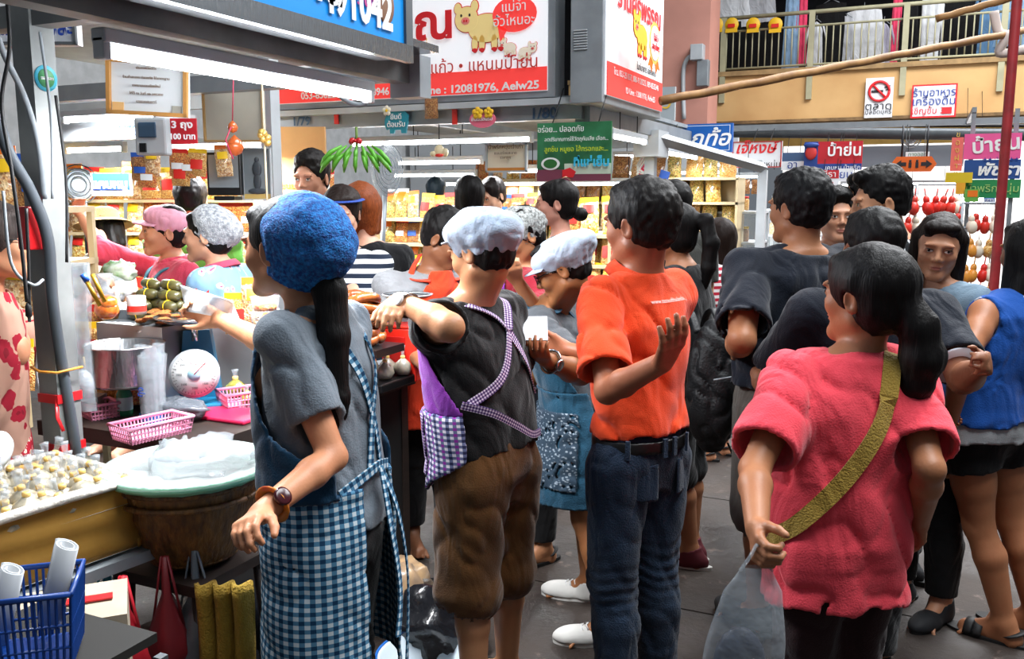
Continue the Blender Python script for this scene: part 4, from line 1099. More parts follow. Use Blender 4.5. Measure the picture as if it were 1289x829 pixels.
# --- woman in blue sleeveless top
s = Person('woman in blue sleeveless top and black shorts at the right edge', 1262, 3.15, 28, h=1.6, w=1.03, skin='#a9714f', head=(1297, 318, 0), hyaw=-18, base=.011, fine=.005, hips=1.05)
P13 = s
s.arm(0, (1212, 458), (1196, 530), near=(True, False), curl=.6); s.foot_at(0, 1262, 812, toe=(-.3, 1, 0)); s.foot_at(1, 1300, 800, toe=(-.3, 1, 0)); s.body()
p_hair(s, BLK, 'long', vol=.012, chains=[[(s.H((-.05, -.05, -.1)), .045), (s.H((-.09, -.05, -.22)), .035), (s.H((-.08, -.06, -.38)), .012)]])
p_shirt(s, cloth_mat('white_vest', '#a9adb0'), hem=.475, loose=.024, sleeves=(), straight=1, flare=.03, name='undershirt', armhole=True, neck=.07)
p_shirt(s, cloth_mat('royal_blue', '#0f4a9a'), hem=.515, loose=.034, sleeves=(), straight=1, flare=.03, armhole=True, name='sleeveless_top', neck=.072, sd=4)
p_trousers(s, m_blk, end=.38, loose=.016, flare=.01)
for i in (0, 1): p_shoe(s, i, MATS['black_strap'], MATS['black_rubber'], 'sandal')
mb = MB(); f = (s.wr[0] - s.el[0]).normalized(); a = f.cross(Vector((0, 0, 1))).normalized(); b = f.cross(a); c = s.wr[0] - f * .01
for j in range(14):
    t = 2 * math.pi * j / 14; mb.ball(c + (a * math.cos(t) + b * math.sin(t)) * .032, .006, 6, 4)
mb.build('bead_bracelet', mat('amber_beads', '#8a4a2a', .3), s.root)

# --- behind the counters
s = Person('stall woman in pink peaked cap and pink shirt reaching left', 215, 4.3, 128, h=1.6, w=1.05, skin='#d59c7c', head=(207, 290, -.02), hyaw=-8, hroll=-6, base=.012, fine=.0048)
s.arm(1, (128, 318), (101, 268), near=(False, False), hand=(96, 240), curl=.4); s.arm(0, (.3, .5, -.8), (.1, .9, -.2)); s.body()
p_hair(s, BLK, 'cap', vol=.010, nape=-.09); pinkc = cloth_mat('pink_gingham_cap', '#e0a0b4', var=.08)
p_cap(s, pinkc, c=(0, -.022, .055), r=(.098, .114, .062), tilt=(10, 0, 0), brim=(pinkc, .055, 1.0, .015), rimz=-.004)
p_shirt(s, cloth_mat('hot_pink', '#e04c66'), hem=.5, sleeve=1.35, loose=.014); p_trousers(s, m_blk)
p_collar(s, MATS['hot_pink'], .064, .02)
tealc = cloth_mat('teal_strap', '#2f7f98')
for q in (-1, 1): p_ribbon(s, 'apron_strap', tealc, [(32 * q, 1.05), (30 * q, 1.22), s.sh[(q + 1) // 2] + Vector((-.065 * q, .05, .045)), s.sh[(q + 1) // 2] + Vector((-.065 * q, -.04, .045)), (180 - 30 * q, 1.2)] if q > 0 else [(-32, 1.05), (-30, 1.22), s.sh[0] + Vector((.065, .05, .045)), s.sh[0] + Vector((.065, -.04, .045)), (-150, 1.2)], .035, .024)
p_wrap(s, 'apron', tealc, .6, 1.08, -70, 70, extra=.03)
s = Person('stall woman in white knitted cap and pale blue printed shirt, in profile', 285, 3.95, 78, h=1.57, w=1.05, skin='#d8a284', head=(262, 296, -.02), hyaw=12, base=.012, fine=.0048)
s.arm(0, (.2, .3, -.9), (.2, .95, .1)); s.body()
p_hair(s, BLK, 'cap', vol=.008, nape=-.09)
p_cap(s, mat('white_knit', '#cfd2d6', .85, col2='#8f949c', vscale=70, bump=.9, bscale=140), c=(0, -.045, .045), r=(.098, .118, .084), tilt=(28, 0, 0), A=.004)
p_trousers(s, m_blk); p_shirt(s, pattern_mat('pale_blue_floral', 'floral', ['#8fb8dc', '#c8d8ea', '#d06080'], 24), hem=.5, sleeve=.85, loose=.018)
p_collar(s, cloth_mat('pink_collar', '#d8506c'), .066, .02)
p_wrap(s, 'apron', pattern_mat('gingham_sky', 'gingham', ['#e8eef4', '#86b4de', '#3d7fc0'], 80), .6, 1.2, -75, 75, extra=.03, taper=[(.6, 1), (1.0, .8), (1.2, .5)])
s = Person('woman in straw sun hat with black bob behind the snack stall', 128, 5.5, 150, h=1.55, skin='#e0a98c', head=(131, 290, 0), hyaw=-12, hroll=14, hpitch=10, base=.012, fine=.005)
s.body(hands=False); p_hair(s, BLK, 'bob', vol=.012); p_shirt(s, cloth_mat('cream_top', '#c8bfa8')); p_trousers(s, m_blk)
mb = MB(); M = s.hM @ Matrix.Rotation(R(14), 3, 'X'); mb.lathe([(.0, .095), (.06, .092), (.088, .07), (.097, .02), (.13, .008), (.172, -.012), (.174, -.016), (.13, .002), (.094, .012), (.08, .06), (0, .085)], 36, s.H((0, -.015, .045)), M)
mb.build('straw_hat', mat('straw', '#d0aa74', .8, bump=.8, bscale=150, var=.1), s.root)
s = Person('dark haired man in green shirt turned away behind the pink cap woman', 243, 4.9, 15, h=1.66, sex='m', head=(240, 250, 0), base=.012, fine=.006); s.body(hands=False)
p_hair(s, BLK, 'short', vol=.014); p_shirt(s, cloth_mat('leaf_green', '#5a9a3a')); p_trousers(s, m_blk)
s = Person('young man with black hair standing behind the blue capped woman', 397, 4.8, 172, h=1.80, w=1.0, sex='m', skin='#c79074', head=(392, 224, 0), hyaw=-8, hpitch=6, base=.012, fine=.005); s.body(hands=False)
p_hair(s, '#120e0d', 'short', vol=.012, top=.014, front=.006); p_shirt(s, cloth_mat('dark_shirt', '#22252a')); p_trousers(s, m_blk)
s = Person('woman with blue headband and navy striped shirt behind the sausages', 436, 4.1, 172, h=1.58, skin='#d0a088', head=(430, 268, 0), hpitch=12, hyaw=10, base=.012, fine=.005); s.arm(0, (.2, .5, -.8), (-.3, .9, -.2)); s.arm(1, (.2, .5, -.8), (-.3, .9, -.2)); s.body()
p_hair(s, '#1a0f0b', 'tied', vol=.014); p_shirt(s, pattern_mat('navy_stripes', 'stripes', ['#1b2536', '#d3d8de'], 24), sleeve=.75)
p_trousers(s, m_blk); p_wrap(s, 'apron', pattern_mat('patch_print', 'floral', ['#d8c8a0', '#d07a3a', '#4f8a8c'], 26), .6, 1.2, -60, 60, extra=.03)
mb = MB(); mb.tube([s.H((.088 * math.sin(R(t)), -.012 + .108 * math.cos(R(t)) * .96, .058 + .012 * math.cos(R(t)))) for t in range(-110, 111, 10)], .02, 8, flat=.25); mb.build('headband', mat('blue_lace', '#2450b0', .7, col2='#12307a', vscale=90, bump=.5), s.root)
s = Person('woman in black top with long auburn hair, back turned', 474, 4.4, 12, h=1.6, w=1.0, head=(454, 262, 0), base=.012, fine=.005, skin='#d0a088'); s.arm(1, (.3, .1, -.95), (-.2, .9, 0)); s.body(hands=False)
p_hair(s, '#7a3c1a', 'bob', vol=.016); p_shirt(s, MATS['black_knit'], sleeve=.9, hem=.5); p_trousers(s, m_blk)
s = Person('man in grey t-shirt and orange apron bowing his head at the counter', 536, 4.0, -150, h=1.60, w=1.08, sex='m', skin='#8a5c40', head=(560, 300, -.12), hyaw=42, hpitch=28, base=.011, fine=.0048, lean=(.02, .10))
s.arm(0, (.2, .6, -.7), (.3, .8, -.2)); s.arm(1, (-.1, .5, -.8), (.2, .9, -.1)); s.body()
p_hair(s, BLK, 'short', vol=.012, top=.008); p_shirt(s, cloth_mat('ash_tshirt', '#85878a'), sleeve=.75, loose=.018); p_trousers(s, m_blk)
oa = cloth_mat('orange_apron', '#e2401e'); p_wrap(s, 'apron', oa, .6, 1.3, -72, 72, extra=.032, taper=[(.6, 1), (1.0, .9), (1.2, .55), (1.3, .45)])
for q in (-1, 1): p_ribbon(s, 'apron_strap', oa, [(28 * q, 1.26), s.sh[(q + 1) // 2] + Vector((-.08 * q, .05, .05)), s.H((.03 * q, -.06, -.11))], .028, .03)
s = Person('woman looking down with hair tied back at the next stall', 619, 6.2, 140, h=1.62, skin='#d8a688', head=(619, 246, 0), hpitch=18, base=.013, fine=.006); s.body(hands=False)
p_hair(s, '#1c1412', 'tied', vol=.012); p_shirt(s, cloth_mat('sky_blue_top', '#3f9ccc'), sleeve=.4); p_trousers(s, m_blk)
s = Person('black haired woman in checked shirt beside the stall woman looking down', 588, 6.0, 25, h=1.63, head=(590, 244, 0), base=.013, fine=.006, skin='#d8a688'); s.body(hands=False)
p_hair(s, BLK, 'bob', vol=.014); p_shirt(s, pattern_mat('gingham_navy', 'gingham', ['#d8dde4', '#66748c', '#1c2a48'], 40)); p_trousers(s, m_blk)
s = Person('distant dark haired shopper among the snack shelves', 548, 8.4, 5, h=1.66, sex='m', head=(548, 240, 0), base=.016, fine=.01); s.body(hands=False, face=False)
p_hair(s, '#12202a', 'short', vol=.014); p_shirt(s, MATS['slate']); p_trousers(s, m_blk)
s = Person('woman with black bun and hair clip seen in profile under the green banner', 706, 4.7, 72, h=1.62, skin='#d8a08c', head=(700, 256, 0), hyaw=14, base=.012, fine=.005); s.body(hands=False)
p_hair(s, BLK, 'tied', vol=.012, nape=-.09, extra=[(s.H((0, -.125, -.055)), (.042, .04, .038))]); p_shirt(s, cloth_mat('light_grey_top', '#8d9298')); p_trousers(s, m_blk)
mb = MB(); mb.tube([s.H((-.05, -.03, .128)), s.H((0, -.05, .135)), s.H((.03, -.075, .118))], [.003, .008, .004], 6, flat=.5); mb.build('hair_clip', mat('tortoise', '#8a5a30', .3), s.root)
# --- customer with glasses at the left edge
s = Person('woman with glasses in a red floral dress at the left edge', -50, 2.75, -62, h=1.62, w=.95, skin='#c9906e', head=(-6, 304, 0), hyaw=-5, base=.011, fine=.0045)
s.arm(1, (.05, -.1, -.9), (-.1, .1, -.9)); s.arm(0, (50, 432), (112, 372), near=(False, True), curl=.9); s.body()
p_hair(s, '#3a3230', 'tied', vol=.014); p_shirt(s, pattern_mat('big_floral', 'flower_big', ['#b98f7c', '#98182c', '#7a1020'], 14), hem=.5, sleeve=1.3, loose=.02, sw=.02, flare=.0)
p_wrap(s, 'skirt', pattern_mat('small_floral', 'dots', ['#b01c30', '#e8d8cc', '#d8a080'], 40), .3, .86, -180, 180, extra=.02, flare=.05)
gl = MB()
for q in (-1, 1):
    c = Vector((.032 * q, .104, .0)); gl.tube([s.H(c + Vector((.022 * math.cos(t), -abs(.006 * math.cos(t)), .017 * math.sin(t)))) for t in [2 * math.pi * j / 16 for j in range(17)]], .002, 6)
    gl.tube([s.H((.052 * q, .098, .006)), s.H((.075 * q, .05, .008)), s.H((.080 * q, -.01, .0))], .002, 6)
gl.build('glasses', MATS['black_frame'], s.root)
print('people done', time.time() - T0, sum(len(m.polygons) for m in bpy.data.meshes))
# ------------------------------------------------------------------ the market: materials
steel = mat('galvanised_steel', '#8f959a', .42, .25, var=.12, vscale=6, bump=.1, bscale=20)
steel_dk = mat('dark_steel', '#54595d', .5, .3, var=.15, vscale=5)
steel_lt = mat('painted_steel', '#b6bbbf', .45, .1, var=.08, vscale=5)
alu = mat('brushed_aluminium', '#c6cacd', .22, .95, bump=.15, bscale=30, stretch=(1, 6, 1))
tube_em = mat('lit_tube', '#f4faff', .4, emit=12)
tube_far = mat('lit_tube_far', '#f4faff', .4, emit=7)
film = mat('clear_film', '#c8d0d4', .12, alpha=.16, spec=.9, bump=.6, bscale=26)
film_w = mat('milky_film', '#b4bcc2', .22, alpha=.36, spec=.9, bump=.7, bscale=22)
glass = mat('cabinet_glass', '#e6f0f2', .04, alpha=.12, spec=.9)
black = mat('black_plastic', '#0b0b0c', .35)
rubber = mat('cable_rubber', '#0c0c0e', .6)
white = mat('white_plastic', '#c9cdd0', .4)
wood_dk = mat('dark_wood', '#241812', .6, var=.3, vscale=9, stretch=(1, 1, 5))
red_pl = mat('red_plastic', '#c01a20', .35)
pink_pl = mat('pink_plastic', '#e89ab8', .4)
def snack(name, cols, scale=150, label=None):
    m, nt, b = new_mat(name); L = nt.links; tc = N(nt, 'ShaderNodeTexCoord'); v = N(nt, 'ShaderNodeTexVoronoi'); v.inputs['Scale'].default_value = scale
    L.new(tc.outputs['Object'], v.inputs['Vector']); sp = N(nt, 'ShaderNodeSeparateColor'); L.new(v.outputs['Color'], sp.inputs[0])
    rp = N(nt, 'ShaderNodeValToRGB'); rp.color_ramp.interpolation = 'LINEAR'
    n = len(cols)
    while len(rp.color_ramp.elements) < n: rp.color_ramp.elements.new(.5)
    for i, c in enumerate(cols): rp.color_ramp.elements[i].position = i / (n - 1); rp.color_ramp.elements[i].color = srgb(c)
    L.new(sp.outputs[0], rp.inputs[0]); L.new(rp.outputs[0], b.inputs['Base Color'])
    b.inputs['Roughness'].default_value = .5; b.inputs['Coat Weight'].default_value = .8; b.inputs['Coat Roughness'].default_value = .12
    bp = N(nt, 'ShaderNodeBump'); bp.inputs['Strength'].default_value = .8; bp.inputs['Distance'].default_value = .006
    L.new(v.outputs['Distance'], bp.inputs['Height']); L.new(bp.outputs[0], b.inputs['Normal']); MATS[name] = m
    return m
SN = [snack('fried_snack', ['#b5641c', '#e8a84a', '#f2cf86', '#c47a2a']), snack('pork_rind', ['#c98a4a', '#f0c88c', '#f6e0b8', '#a8622a'], 90),
      snack('red_snack', ['#b83a1c', '#e07a30', '#f0b860', '#8c2a14']), snack('green_mix', ['#54702c', '#c8a848', '#e8d088', '#8a4a20'], 120),
      snack('brown_nuts', ['#6e3a18', '#a8642c', '#d09a58', '#4a2410'], 170), snack('yellow_chips', ['#e0a030', '#f6d468', '#f8e8a8', '#d08020'], 80)]
LB = [mat('label_red', '#d82a20', .4), mat('label_yellow', '#f2c41c', .4), mat('label_white', '#e8ecee', .4), mat('label_orange', '#f07a1c', .4), mat('label_blue', '#2a5ab8', .4)]

def box(name, p0, p1, m, parent=None, bev=0.0):
    c = [(a + b) / 2 for a, b in zip(p0, p1)]; mb = MB(); mb.box((0, 0, 0), [abs(b - a) for a, b in zip(p0, p1)], bev=bev)
    return mb.build(name, m, parent, c)
def structure(o): o['kind'] = 'structure'; return o
def tube_lamp(p, q, label, power=16, drop=(0, 0, 1), em=None, r=.014, group=None, house=None, light=True):
    """fluorescent batten from p to q: tray, two end caps, lit tube below it and the light it gives"""
    p, q = Vector(p), Vector(q); c = (p + q) / 2; L_ = (q - p).length; dr = (q - p).normalized(); rz = math.atan2(dr.y, dr.x)
    e = empty('tube_lamp', c, rz, label, 'lamp', group)
    mb = MB(); mb.box((0, 0, .034), (L_, .045, .035), bev=.005); mb.build('lamp_tray', house or steel_lt, e)
    for k in (-1, 1): m2 = MB(); m2.box((k * (L_ / 2 - .012), 0, .006), (.024, .040, .055), bev=.006); m2.build('end_cap', white, e)
    t = MB(); t.tube([(-L_ / 2 + .02, 0, 0), (L_ / 2 - .02, 0, 0)], r, 10); t.build('lit_tube', em or tube_em, e)
    if light:
        l = area_light('tube_glow', c + Vector((0, 0, -.022)), L_ * .95, .03, power, (0, 0, rz), (.95, .97, 1.0)); l.data.spread = R(170)
    return e
def bag_mesh(w, h, t, seed, neck=False):
    rn = random.Random(seed); nu, nv = 7, 8; mb = MB()
    ph = rn.random() * 9
    for side in (1, -1):
        def f(a, b):
            u, v = a * 2 - 1, b * 2 - 1
            k = max(0, 1 - abs(u) ** 2.4) ** .5 * max(0, 1 - abs(v) ** 3) ** .5
            x = u * w / 2 * (1 - .06 * abs(math.sin(v * 3 + ph))); y = -side * (t / 2 * k * (1 + .18 * math.sin(u * 5 + ph) * math.cos(v * 4 + ph)))
            return Vector((x, y, (v + 1) * h / 2 + .006 * h * math.sin(u * 9 + ph) * (b > .9)))
        mb.sheet(f, nu, nv)
        if side == -1: mb.f[-(nu - 1) * (nv - 1):] = [q[::-1] for q in mb.f[-(nu - 1) * (nv - 1):]]
    return mb.mesh('contents')
BAGS = []
for i in range(6):
    w, h, t = (.15, .19, .06) if i % 2 == 0 else (.13, .22, .07)
    me = bag_mesh(w, h, t, i); me.materials.append(SN[i])
    lb = MB(); lw, lh = w * .62, h * (.26 if i % 3 else .4); z0 = h * (.62 if i % 2 else .3)
    def lf(a, b, w=w, h=h, t=t, lw=lw, lh=lh, z0=z0):
        x = (a - .5) * lw; z = z0 + b * lh; u, v = x / w * 2, z / h * 2 - 1
        return Vector((x, -(t / 2 * max(0, 1 - abs(u) ** 2.4) ** .5 * max(0, 1 - abs(v) ** 3) ** .5 * 1.18 + .003), z))
    lb.sheet(lf, 5, 3); lme = lb.mesh('label_card'); lme.materials.append(LB[i % 5])
    hd = MB(); hd.box((0, 0, h + .012), (w * .96, .006, .036)); hme = hd.mesh('header'); hme.materials.append(LB[(i * 2 + 1) % 5])
    BAGS.append((me, lme, hme, w, h, t))
KN = ['golden fried snacks', 'pale pork crackling', 'red spiced snacks', 'green and brown mixed snacks', 'dark roasted nuts', 'yellow crisps']
def snack_bag(p, rz, k, label, group, s=1.0, tilt=0.0, roll=0.0, lab=True, where=None):
    if where: label = 'bag of %s %s' % (KN[k % 6], where); group = 'bags of %s %s' % (KN[k % 6], where)
    me, lme, hme, w, h, t = BAGS[k % 6]
    o = bpy.data.objects.new('snack_bag', me); COL.objects.link(o); o.location = p; o.rotation_euler = (tilt, roll, rz); o.scale = (s, s, s)
    tag(o, label, 'snack bag', group)
    if lab:
        for n, m_ in (('label_card', lme), ('header', hme)): c = bpy.data.objects.new(n, m_); COL.objects.link(c); c.parent = o
    return o

# ------------------------------------------------------------------ the floor and the hall
m, nt, b = new_mat('wet_concrete'); L = nt.links
tc = N(nt, 'ShaderNodeTexCoord'); n1 = N(nt, 'ShaderNodeTexNoise'); n1.inputs['Scale'].default_value = 1.6; n1.inputs['Detail'].default_value = 8; n1.inputs['Distortion'].default_value = .6
n2 = N(nt, 'ShaderNodeTexNoise'); n2.inputs['Scale'].default_value = 7; n2.inputs['Detail'].default_value = 9; n2.inputs['Roughness'].default_value = .7
for n in (n1, n2): L.new(tc.outputs['Object'], n.inputs['Vector'])
r1 = N(nt, 'ShaderNodeValToRGB'); r1.color_ramp.elements[0].position = .35; r1.color_ramp.elements[1].position = .68; r1.color_ramp.elements[0].color = srgb('#1f1917'); r1.color_ramp.elements[1].color = srgb('#423730')
L.new(n1.outputs['Fac'], r1.inputs[0])
r2 = N(nt, 'ShaderNodeValToRGB'); r2.color_ramp.elements[0].position = .60; r2.color_ramp.elements[1].position = .66; r2.color_ramp.elements[0].color = (0, 0, 0, 1); r2.color_ramp.elements[1].color = (1, 1, 1, 1)
L.new(n2.outputs['Fac'], r2.inputs[0]); mx = N(nt, 'ShaderNodeMix', data_type='RGBA'); L.new(r2.outputs[0], mx.inputs[0]); L.new(r1.outputs[0], mx.inputs[6]); mx.inputs[7].default_value = srgb('#675850')
L.new(mx.outputs[2], b.inputs['Base Color'])
r3 = N(nt, 'ShaderNodeValToRGB'); r3.color_ramp.elements[0].color = (.32, .32, .32, 1); r3.color_ramp.elements[1].color = (.75, .75, .75, 1); r3.color_ramp.elements[0].position = .4; r3.color_ramp.elements[1].position = .6
L.new(n1.outputs['Fac'], r3.inputs[0]); L.new(r3.outputs[0], b.inputs['Roughness'])
bp = N(nt, 'ShaderNodeBump'); bp.inputs['Strength'].default_value = .5; bp.inputs['Distance'].default_value = .02; L.new(n2.outputs['Fac'], bp.inputs['Height']); L.new(bp.outputs[0], b.inputs['Normal'])
fl = MB(); fl.box((0, 9, -.05), (24, 26, .1)); structure(fl.build('floor', m))
# concrete slabs of the aisle, set in with narrow open joints
slab = [m]
aisle = MB()
for ix, (xa, xb) in enumerate(((-1.55, -.45), (-.44, .70), (.71, 1.9))):
    for iy in range(9):
        ya = .6 + iy * 1.35 + ix * .3; h = .012 + .003 * ((ix * 7 + iy * 3) % 3)
        o = box('floor_slab', (xa, ya, 0), (xb, ya + 1.34, h), m, bpy.data.objects['floor'])

# building with the balcony at the end of the aisle
YB = 16.0
cream = mat('stained_cream_plaster', '#d8b078', .85, col2='#c79c66', vscale=1.2, detail=8)
pinkw = mat('pink_plaster', '#c98f80', .85, var=.08, vscale=1.5)
zb0, zb1 = onY(1000, 150, YB).z, onY(1000, 92, YB).z
structure(box('wall_back', (-6.2, YB, zb0), (8, YB + .3, zb1), cream))
structure(box('trim_1', (-6.2, YB - .06, zb1), (8, YB + .3, zb1 + .08), mat('plaster_ledge', '#a08258', .8, var=.2)))
structure(box('trim_2', (-6.2, YB - .04, zb0 - .05), (8, YB + .3, zb0), mat('dark_stain', '#7a6040', .85, var=.3)))
structure(box('ceiling', (-8, YB, 6.3), (8, YB + 5, 6.5), mat('soffit', '#3a342e', .9)))
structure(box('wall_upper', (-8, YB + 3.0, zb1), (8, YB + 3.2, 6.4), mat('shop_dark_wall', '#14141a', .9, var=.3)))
structure(box('balcony_floor', (-6.2, YB + .3, zb1 - .2), (8, YB + 3.0, zb1), mat('balcony_slab', '#6a5a48', .9)))
structure(box('wall_under', (-6.2, YB + .6, 2.45), (8, YB + .8, zb0), mat('ochre_wall', '#c7a258', .8, var=.1)))
structure(box('wall_left', (-8.5, 0, 0), (-8.3, 20, 5.5), mat('grey_wall', '#b0b3b5', .8, var=.1)))
c0 = onY(829, 60, 14.6); c1 = onY(893, 60, 14.6)
structure(box('column_pink', (c0.x, 14.6, 0), (c1.x, 15.3, 7), pinkw))
col2 = onY(856, 60, 14.5)
structure(box('trim_3', (c0.x - .25, 14.9, 0), (c0.x, 15.4, 7), mat('rust_red_edge', '#5a2a22', .8)))
# conduits and boxes on the column
cd = MB(); cd.tube(catmull([onY(861, 150, 14.55), onY(860, 95, 14.55), onY(864, 76, 14.55), onY(872, 70, 14.55), onY(884, 69, 14.55)], 5), .035, 8)
tag(cd.build('conduit', steel_lt), 'grey conduit bending over on the pink column', 'pipe')
p = onY(878, 66, 14.5); tag(box('junction_box', (p.x - .1, 14.42, p.z - .12), (p.x + .1, 14.6, p.z + .12), steel_lt, bev=.01), 'small grey junction box on the pink column above the conduit', 'box')
p = onY(884, 92, 14.5); tag(box('meter_box', (p.x - .08, 14.45, p.z - .2), (p.x + .1, 14.6, p.z + .2), steel, bev=.01), 'grey metal box low on the right edge of the pink column', 'box')
# railing
rl = empty('balcony_railing', (0, YB + .05, zb1), 0, 'pale green iron railing of the upper balcony', 'railing')
grn = mat('pale_green_iron', '#a8a486', .6, var=.12, vscale=4); hr = onY(1000, 16, YB).z - zb1
xa, xb = onY(886, 60, YB).x, onY(1300, 60, YB).x
for z, r in ((hr, .035), (hr - .22, .02), (.13, .02)): mb = MB(); mb.tube([(xa, 0, z), (xb + .3, 0, z)], r, 6); mb.build('rail', grn, rl)
n = 46
bm0 = MB(); bm0.tube([(0, 0, .13), (0, 0, hr - .22)], .012, 5); bme = bm0.mesh('baluster'); bme.materials.append(grn)
for i in range(n): o = bpy.data.objects.new('baluster', bme); COL.objects.link(o); o.parent = rl; o.location = (xa + (xb - xa) * (i + .5) / n, 0, 0)
for px in (911, 1021, 1139, 1262): x = onY(px, 60, YB).x; mb = MB(); mb.box((x, -.08, hr / 2 - .22), (.09, .05, hr + .44)); mb.build('railing_post', grn, rl)
# clothes shown behind the railing
def garment(px, w, ztop, hgt, m_, label, kind='shirt', y=YB + .55, n=5):
    c = onY(px, 50, y); e = empty('hanging_' + kind, (c.x, y, zb1 + ztop), random.uniform(-.15, .15), label, 'clothes', None)
    mb = MB(); rn = random.Random(px)
    ph = rn.random() * 6
    for sd in (1, -1):
        def f(a, b):
            u = a * 2 - 1; ww = w / 2 * ((.72 + .28 * b) if kind != 'trousers' else (1 - .12 * b)) ; z = -b * hgt
            if kind == 'shirt' and b < .12: ww = w / 2 * .35 + (w / 2 * .45) * (b / .12)
            return Vector((u * ww, sd * (.03 + .012 * math.sin(u * 9 + ph)) * (1 - u * u) ** .5 + .014 * math.sin(u * 13 + ph) * b, z - .04 * abs(u) * (b < .1)))
        mb.sheet(f, 13, 7)
    mb.build('cloth', m_, e)
    if kind == 'shirt':
        for q in (-1, 1): s_ = MB(); s_.tube([(q * w * .36, 0, -.06 * hgt), (q * w * .52, .01, -.30 * hgt), (q * w * .54, .02, -.42 * hgt)], [.07 * w / .5, .065 * w / .5, .06 * w / .5], 8, flat=.5); s_.build('sleeve', m_, e)
    h_ = MB(); h_.tube([(-w * .3, 0, -.03), (0, 0, .05), (0, 0, .10)], .006, 5); h_.tube([(w * .3, 0, -.03), (0, 0, .05)], .006, 5); h_.build('hanger', steel, e)
    return e
wh = cloth_mat('white_shirt', '#dfe2e6', var=.04); gy = cloth_mat('grey_shirt', '#b9bcc2'); bkc = cloth_mat('black_cloth', '#08080b'); bl = cloth_mat('pale_blue_cloth', '#8fb0d0'); pk = cloth_mat('pink_cloth', '#f04a70'); lil = cloth_mat('lilac_cloth', '#b8b4c8'); dnm = cloth_mat('denim_cloth', '#5f86ac')
GAR = [(915, .9, 1.9, 1.0, wh, 'white shirt hung high at the left end of the balcony', 'shirt'), (948, .8, 1.95, 1.0, gy, 'grey shirt hung high, second on the balcony', 'shirt'),
       (905, .6, 1.0, 1.1, bkc, 'black trousers behind the railing at the far left', 'trousers'), (932, .6, 1.0, 1.1, bkc, 'black trousers behind the railing, second along', 'trousers'), (962, .6, 1.02, 1.1, bkc, 'black trousers behind the railing beside the pale blue garment', 'trousers'),
       (996, .3, 1.5, 1.5, bl, 'narrow pale blue dress behind the railing', 'dress'), (1008, .22, 1.7, 1.5, pk, 'bright pink garment hanging beside the pale blue dress', 'dress'), (1027, .3, .9, .85, wh, 'pale printed top by the second railing post', 'shirt'),
       (1044, .5, 1.2, 1.25, bkc, 'black trousers left of the pleated white skirt', 'trousers'), (1062, .42, .95, .85, gy, 'pale grey pleated skirt behind the railing', 'skirt'), (1086, .75, 1.05, .92, wh, 'wide white pleated skirt in the middle of the balcony', 'skirt'),
       (1112, .3, .8, .85, lil, 'lilac patterned top right of the white skirt', 'shirt'), (1128, .2, 1.3, 1.2, pk, 'coral strip garment beside the railing post', 'dress'), (1142, .35, 1.2, 1.1, bkc, 'black dress in front of the third railing post', 'dress'),
       (1172, .34, 1.2, 1.25, wh, 'white trousers hanging right of the third post', 'trousers'), (1196, .5, 1.2, 1.2, bkc, 'black trousers beside the white trousers', 'trousers'), (1218, .5, 1.2, 1.2, bkc, 'black trousers near the bamboo pole', 'trousers'),
       (1242, .35, 1.3, 1.1, dnm, 'blue denim garment near the bamboo pole end', 'shirt'), (1272, .5, 1.5, 1.2, bl, 'pale blue shirt at the right end of the balcony', 'shirt'), (1100, .6, 1.75, .5, wh, 'white top hung above the white skirt', 'shirt'), (1160, .5, 1.8, .6, gy, 'grey top hung above the black dress', 'shirt')]
for g_ in GAR: garment(*g_)
def sphere_person_arm(): pass
for i, px in enumerate((902, 921, 948, 976)):
    c = onY(px, 31, YB - .05); mb = MB(); mb.lathe([(0, -.01), (.11, -.01), (.12, 0), (.11, .01), (0, .01)], 14, (0, 0, 0), Matrix.Rotation(R(90), 3, 'X')); mb.box((0, -.012, -.10), (.2, .012, .06))
    o = mb.build('price_tag', mat('tag_yellow', '#e8b81c', .5), None, c); tag(o, 'round yellow price tag on the balcony rail', 'tag', 'yellow price tags on the balcony rail')
    r_ = MB(); r_.box((0, -.03, -.02), (.12, .01, .06)); r_.build('red_print', LB[0], o)
# ------------------------------------------------------------------ signs
def sign(name, label, c, w, h, rz, faces, frame=None, fw=.02, th=.04, rot=None, cat='sign', group=None):
    """board centred at c, front towards local -Y; faces: list of (x0, z0, x1, z1, material) fractions"""
    e = empty(name, c, rz, label, cat, group, rot=rot); BW[e] = w
    b_ = MB(); b_.box((0, 0, 0), (w, th, h)); b_.build('board', faces[0][4], e)
    for i, (x0, z0, x1, z1, m_) in enumerate(faces[1:]):
        f = MB(); f.box(((x0 + x1 - 1) / 2 * w, -th / 2 - .002 - .001 * i, (z0 + z1 - 1) / 2 * h), ((x1 - x0) * w, .004, (z1 - z0) * h)); f.build('panel', m_, e)
    if frame:
        for k in (-1, 1):
            f = MB(); f.box((k * (w / 2 - fw / 2), -th / 2 - .006, 0), (fw, .02, h)); f.build('frame_edge', frame, e)
            f = MB(); f.box((0, -th / 2 - .006, k * (h / 2 - fw / 2)), (w, .02, fw)); f.build('frame_edge', frame, e)
    return e
def wr(e, body, size, m_, x, z, th=.04, sx=1.0, name='lettering', shear=0, roll=0, off=0.0, align='CENTER'):
    o = text(body, size, m_, (x, -th / 2 - .012, z), (R(90), R(roll), 0), e, name, .001, align, sx, shear, off)
    if e in BW: FITS[o] = 2 * (BW[e] / 2 - abs(x)) * .93
    return o
ink_b = mat('blue_ink', '#1a3f96', .5); ink_r = mat('red_ink', '#e0222a', .5); ink_w = mat('white_ink', '#f4f4f4', .5); ink_k = mat('black_ink', '#1c1c22', .5); ink_g = mat('gold_ink', '#e8c05a', .5)
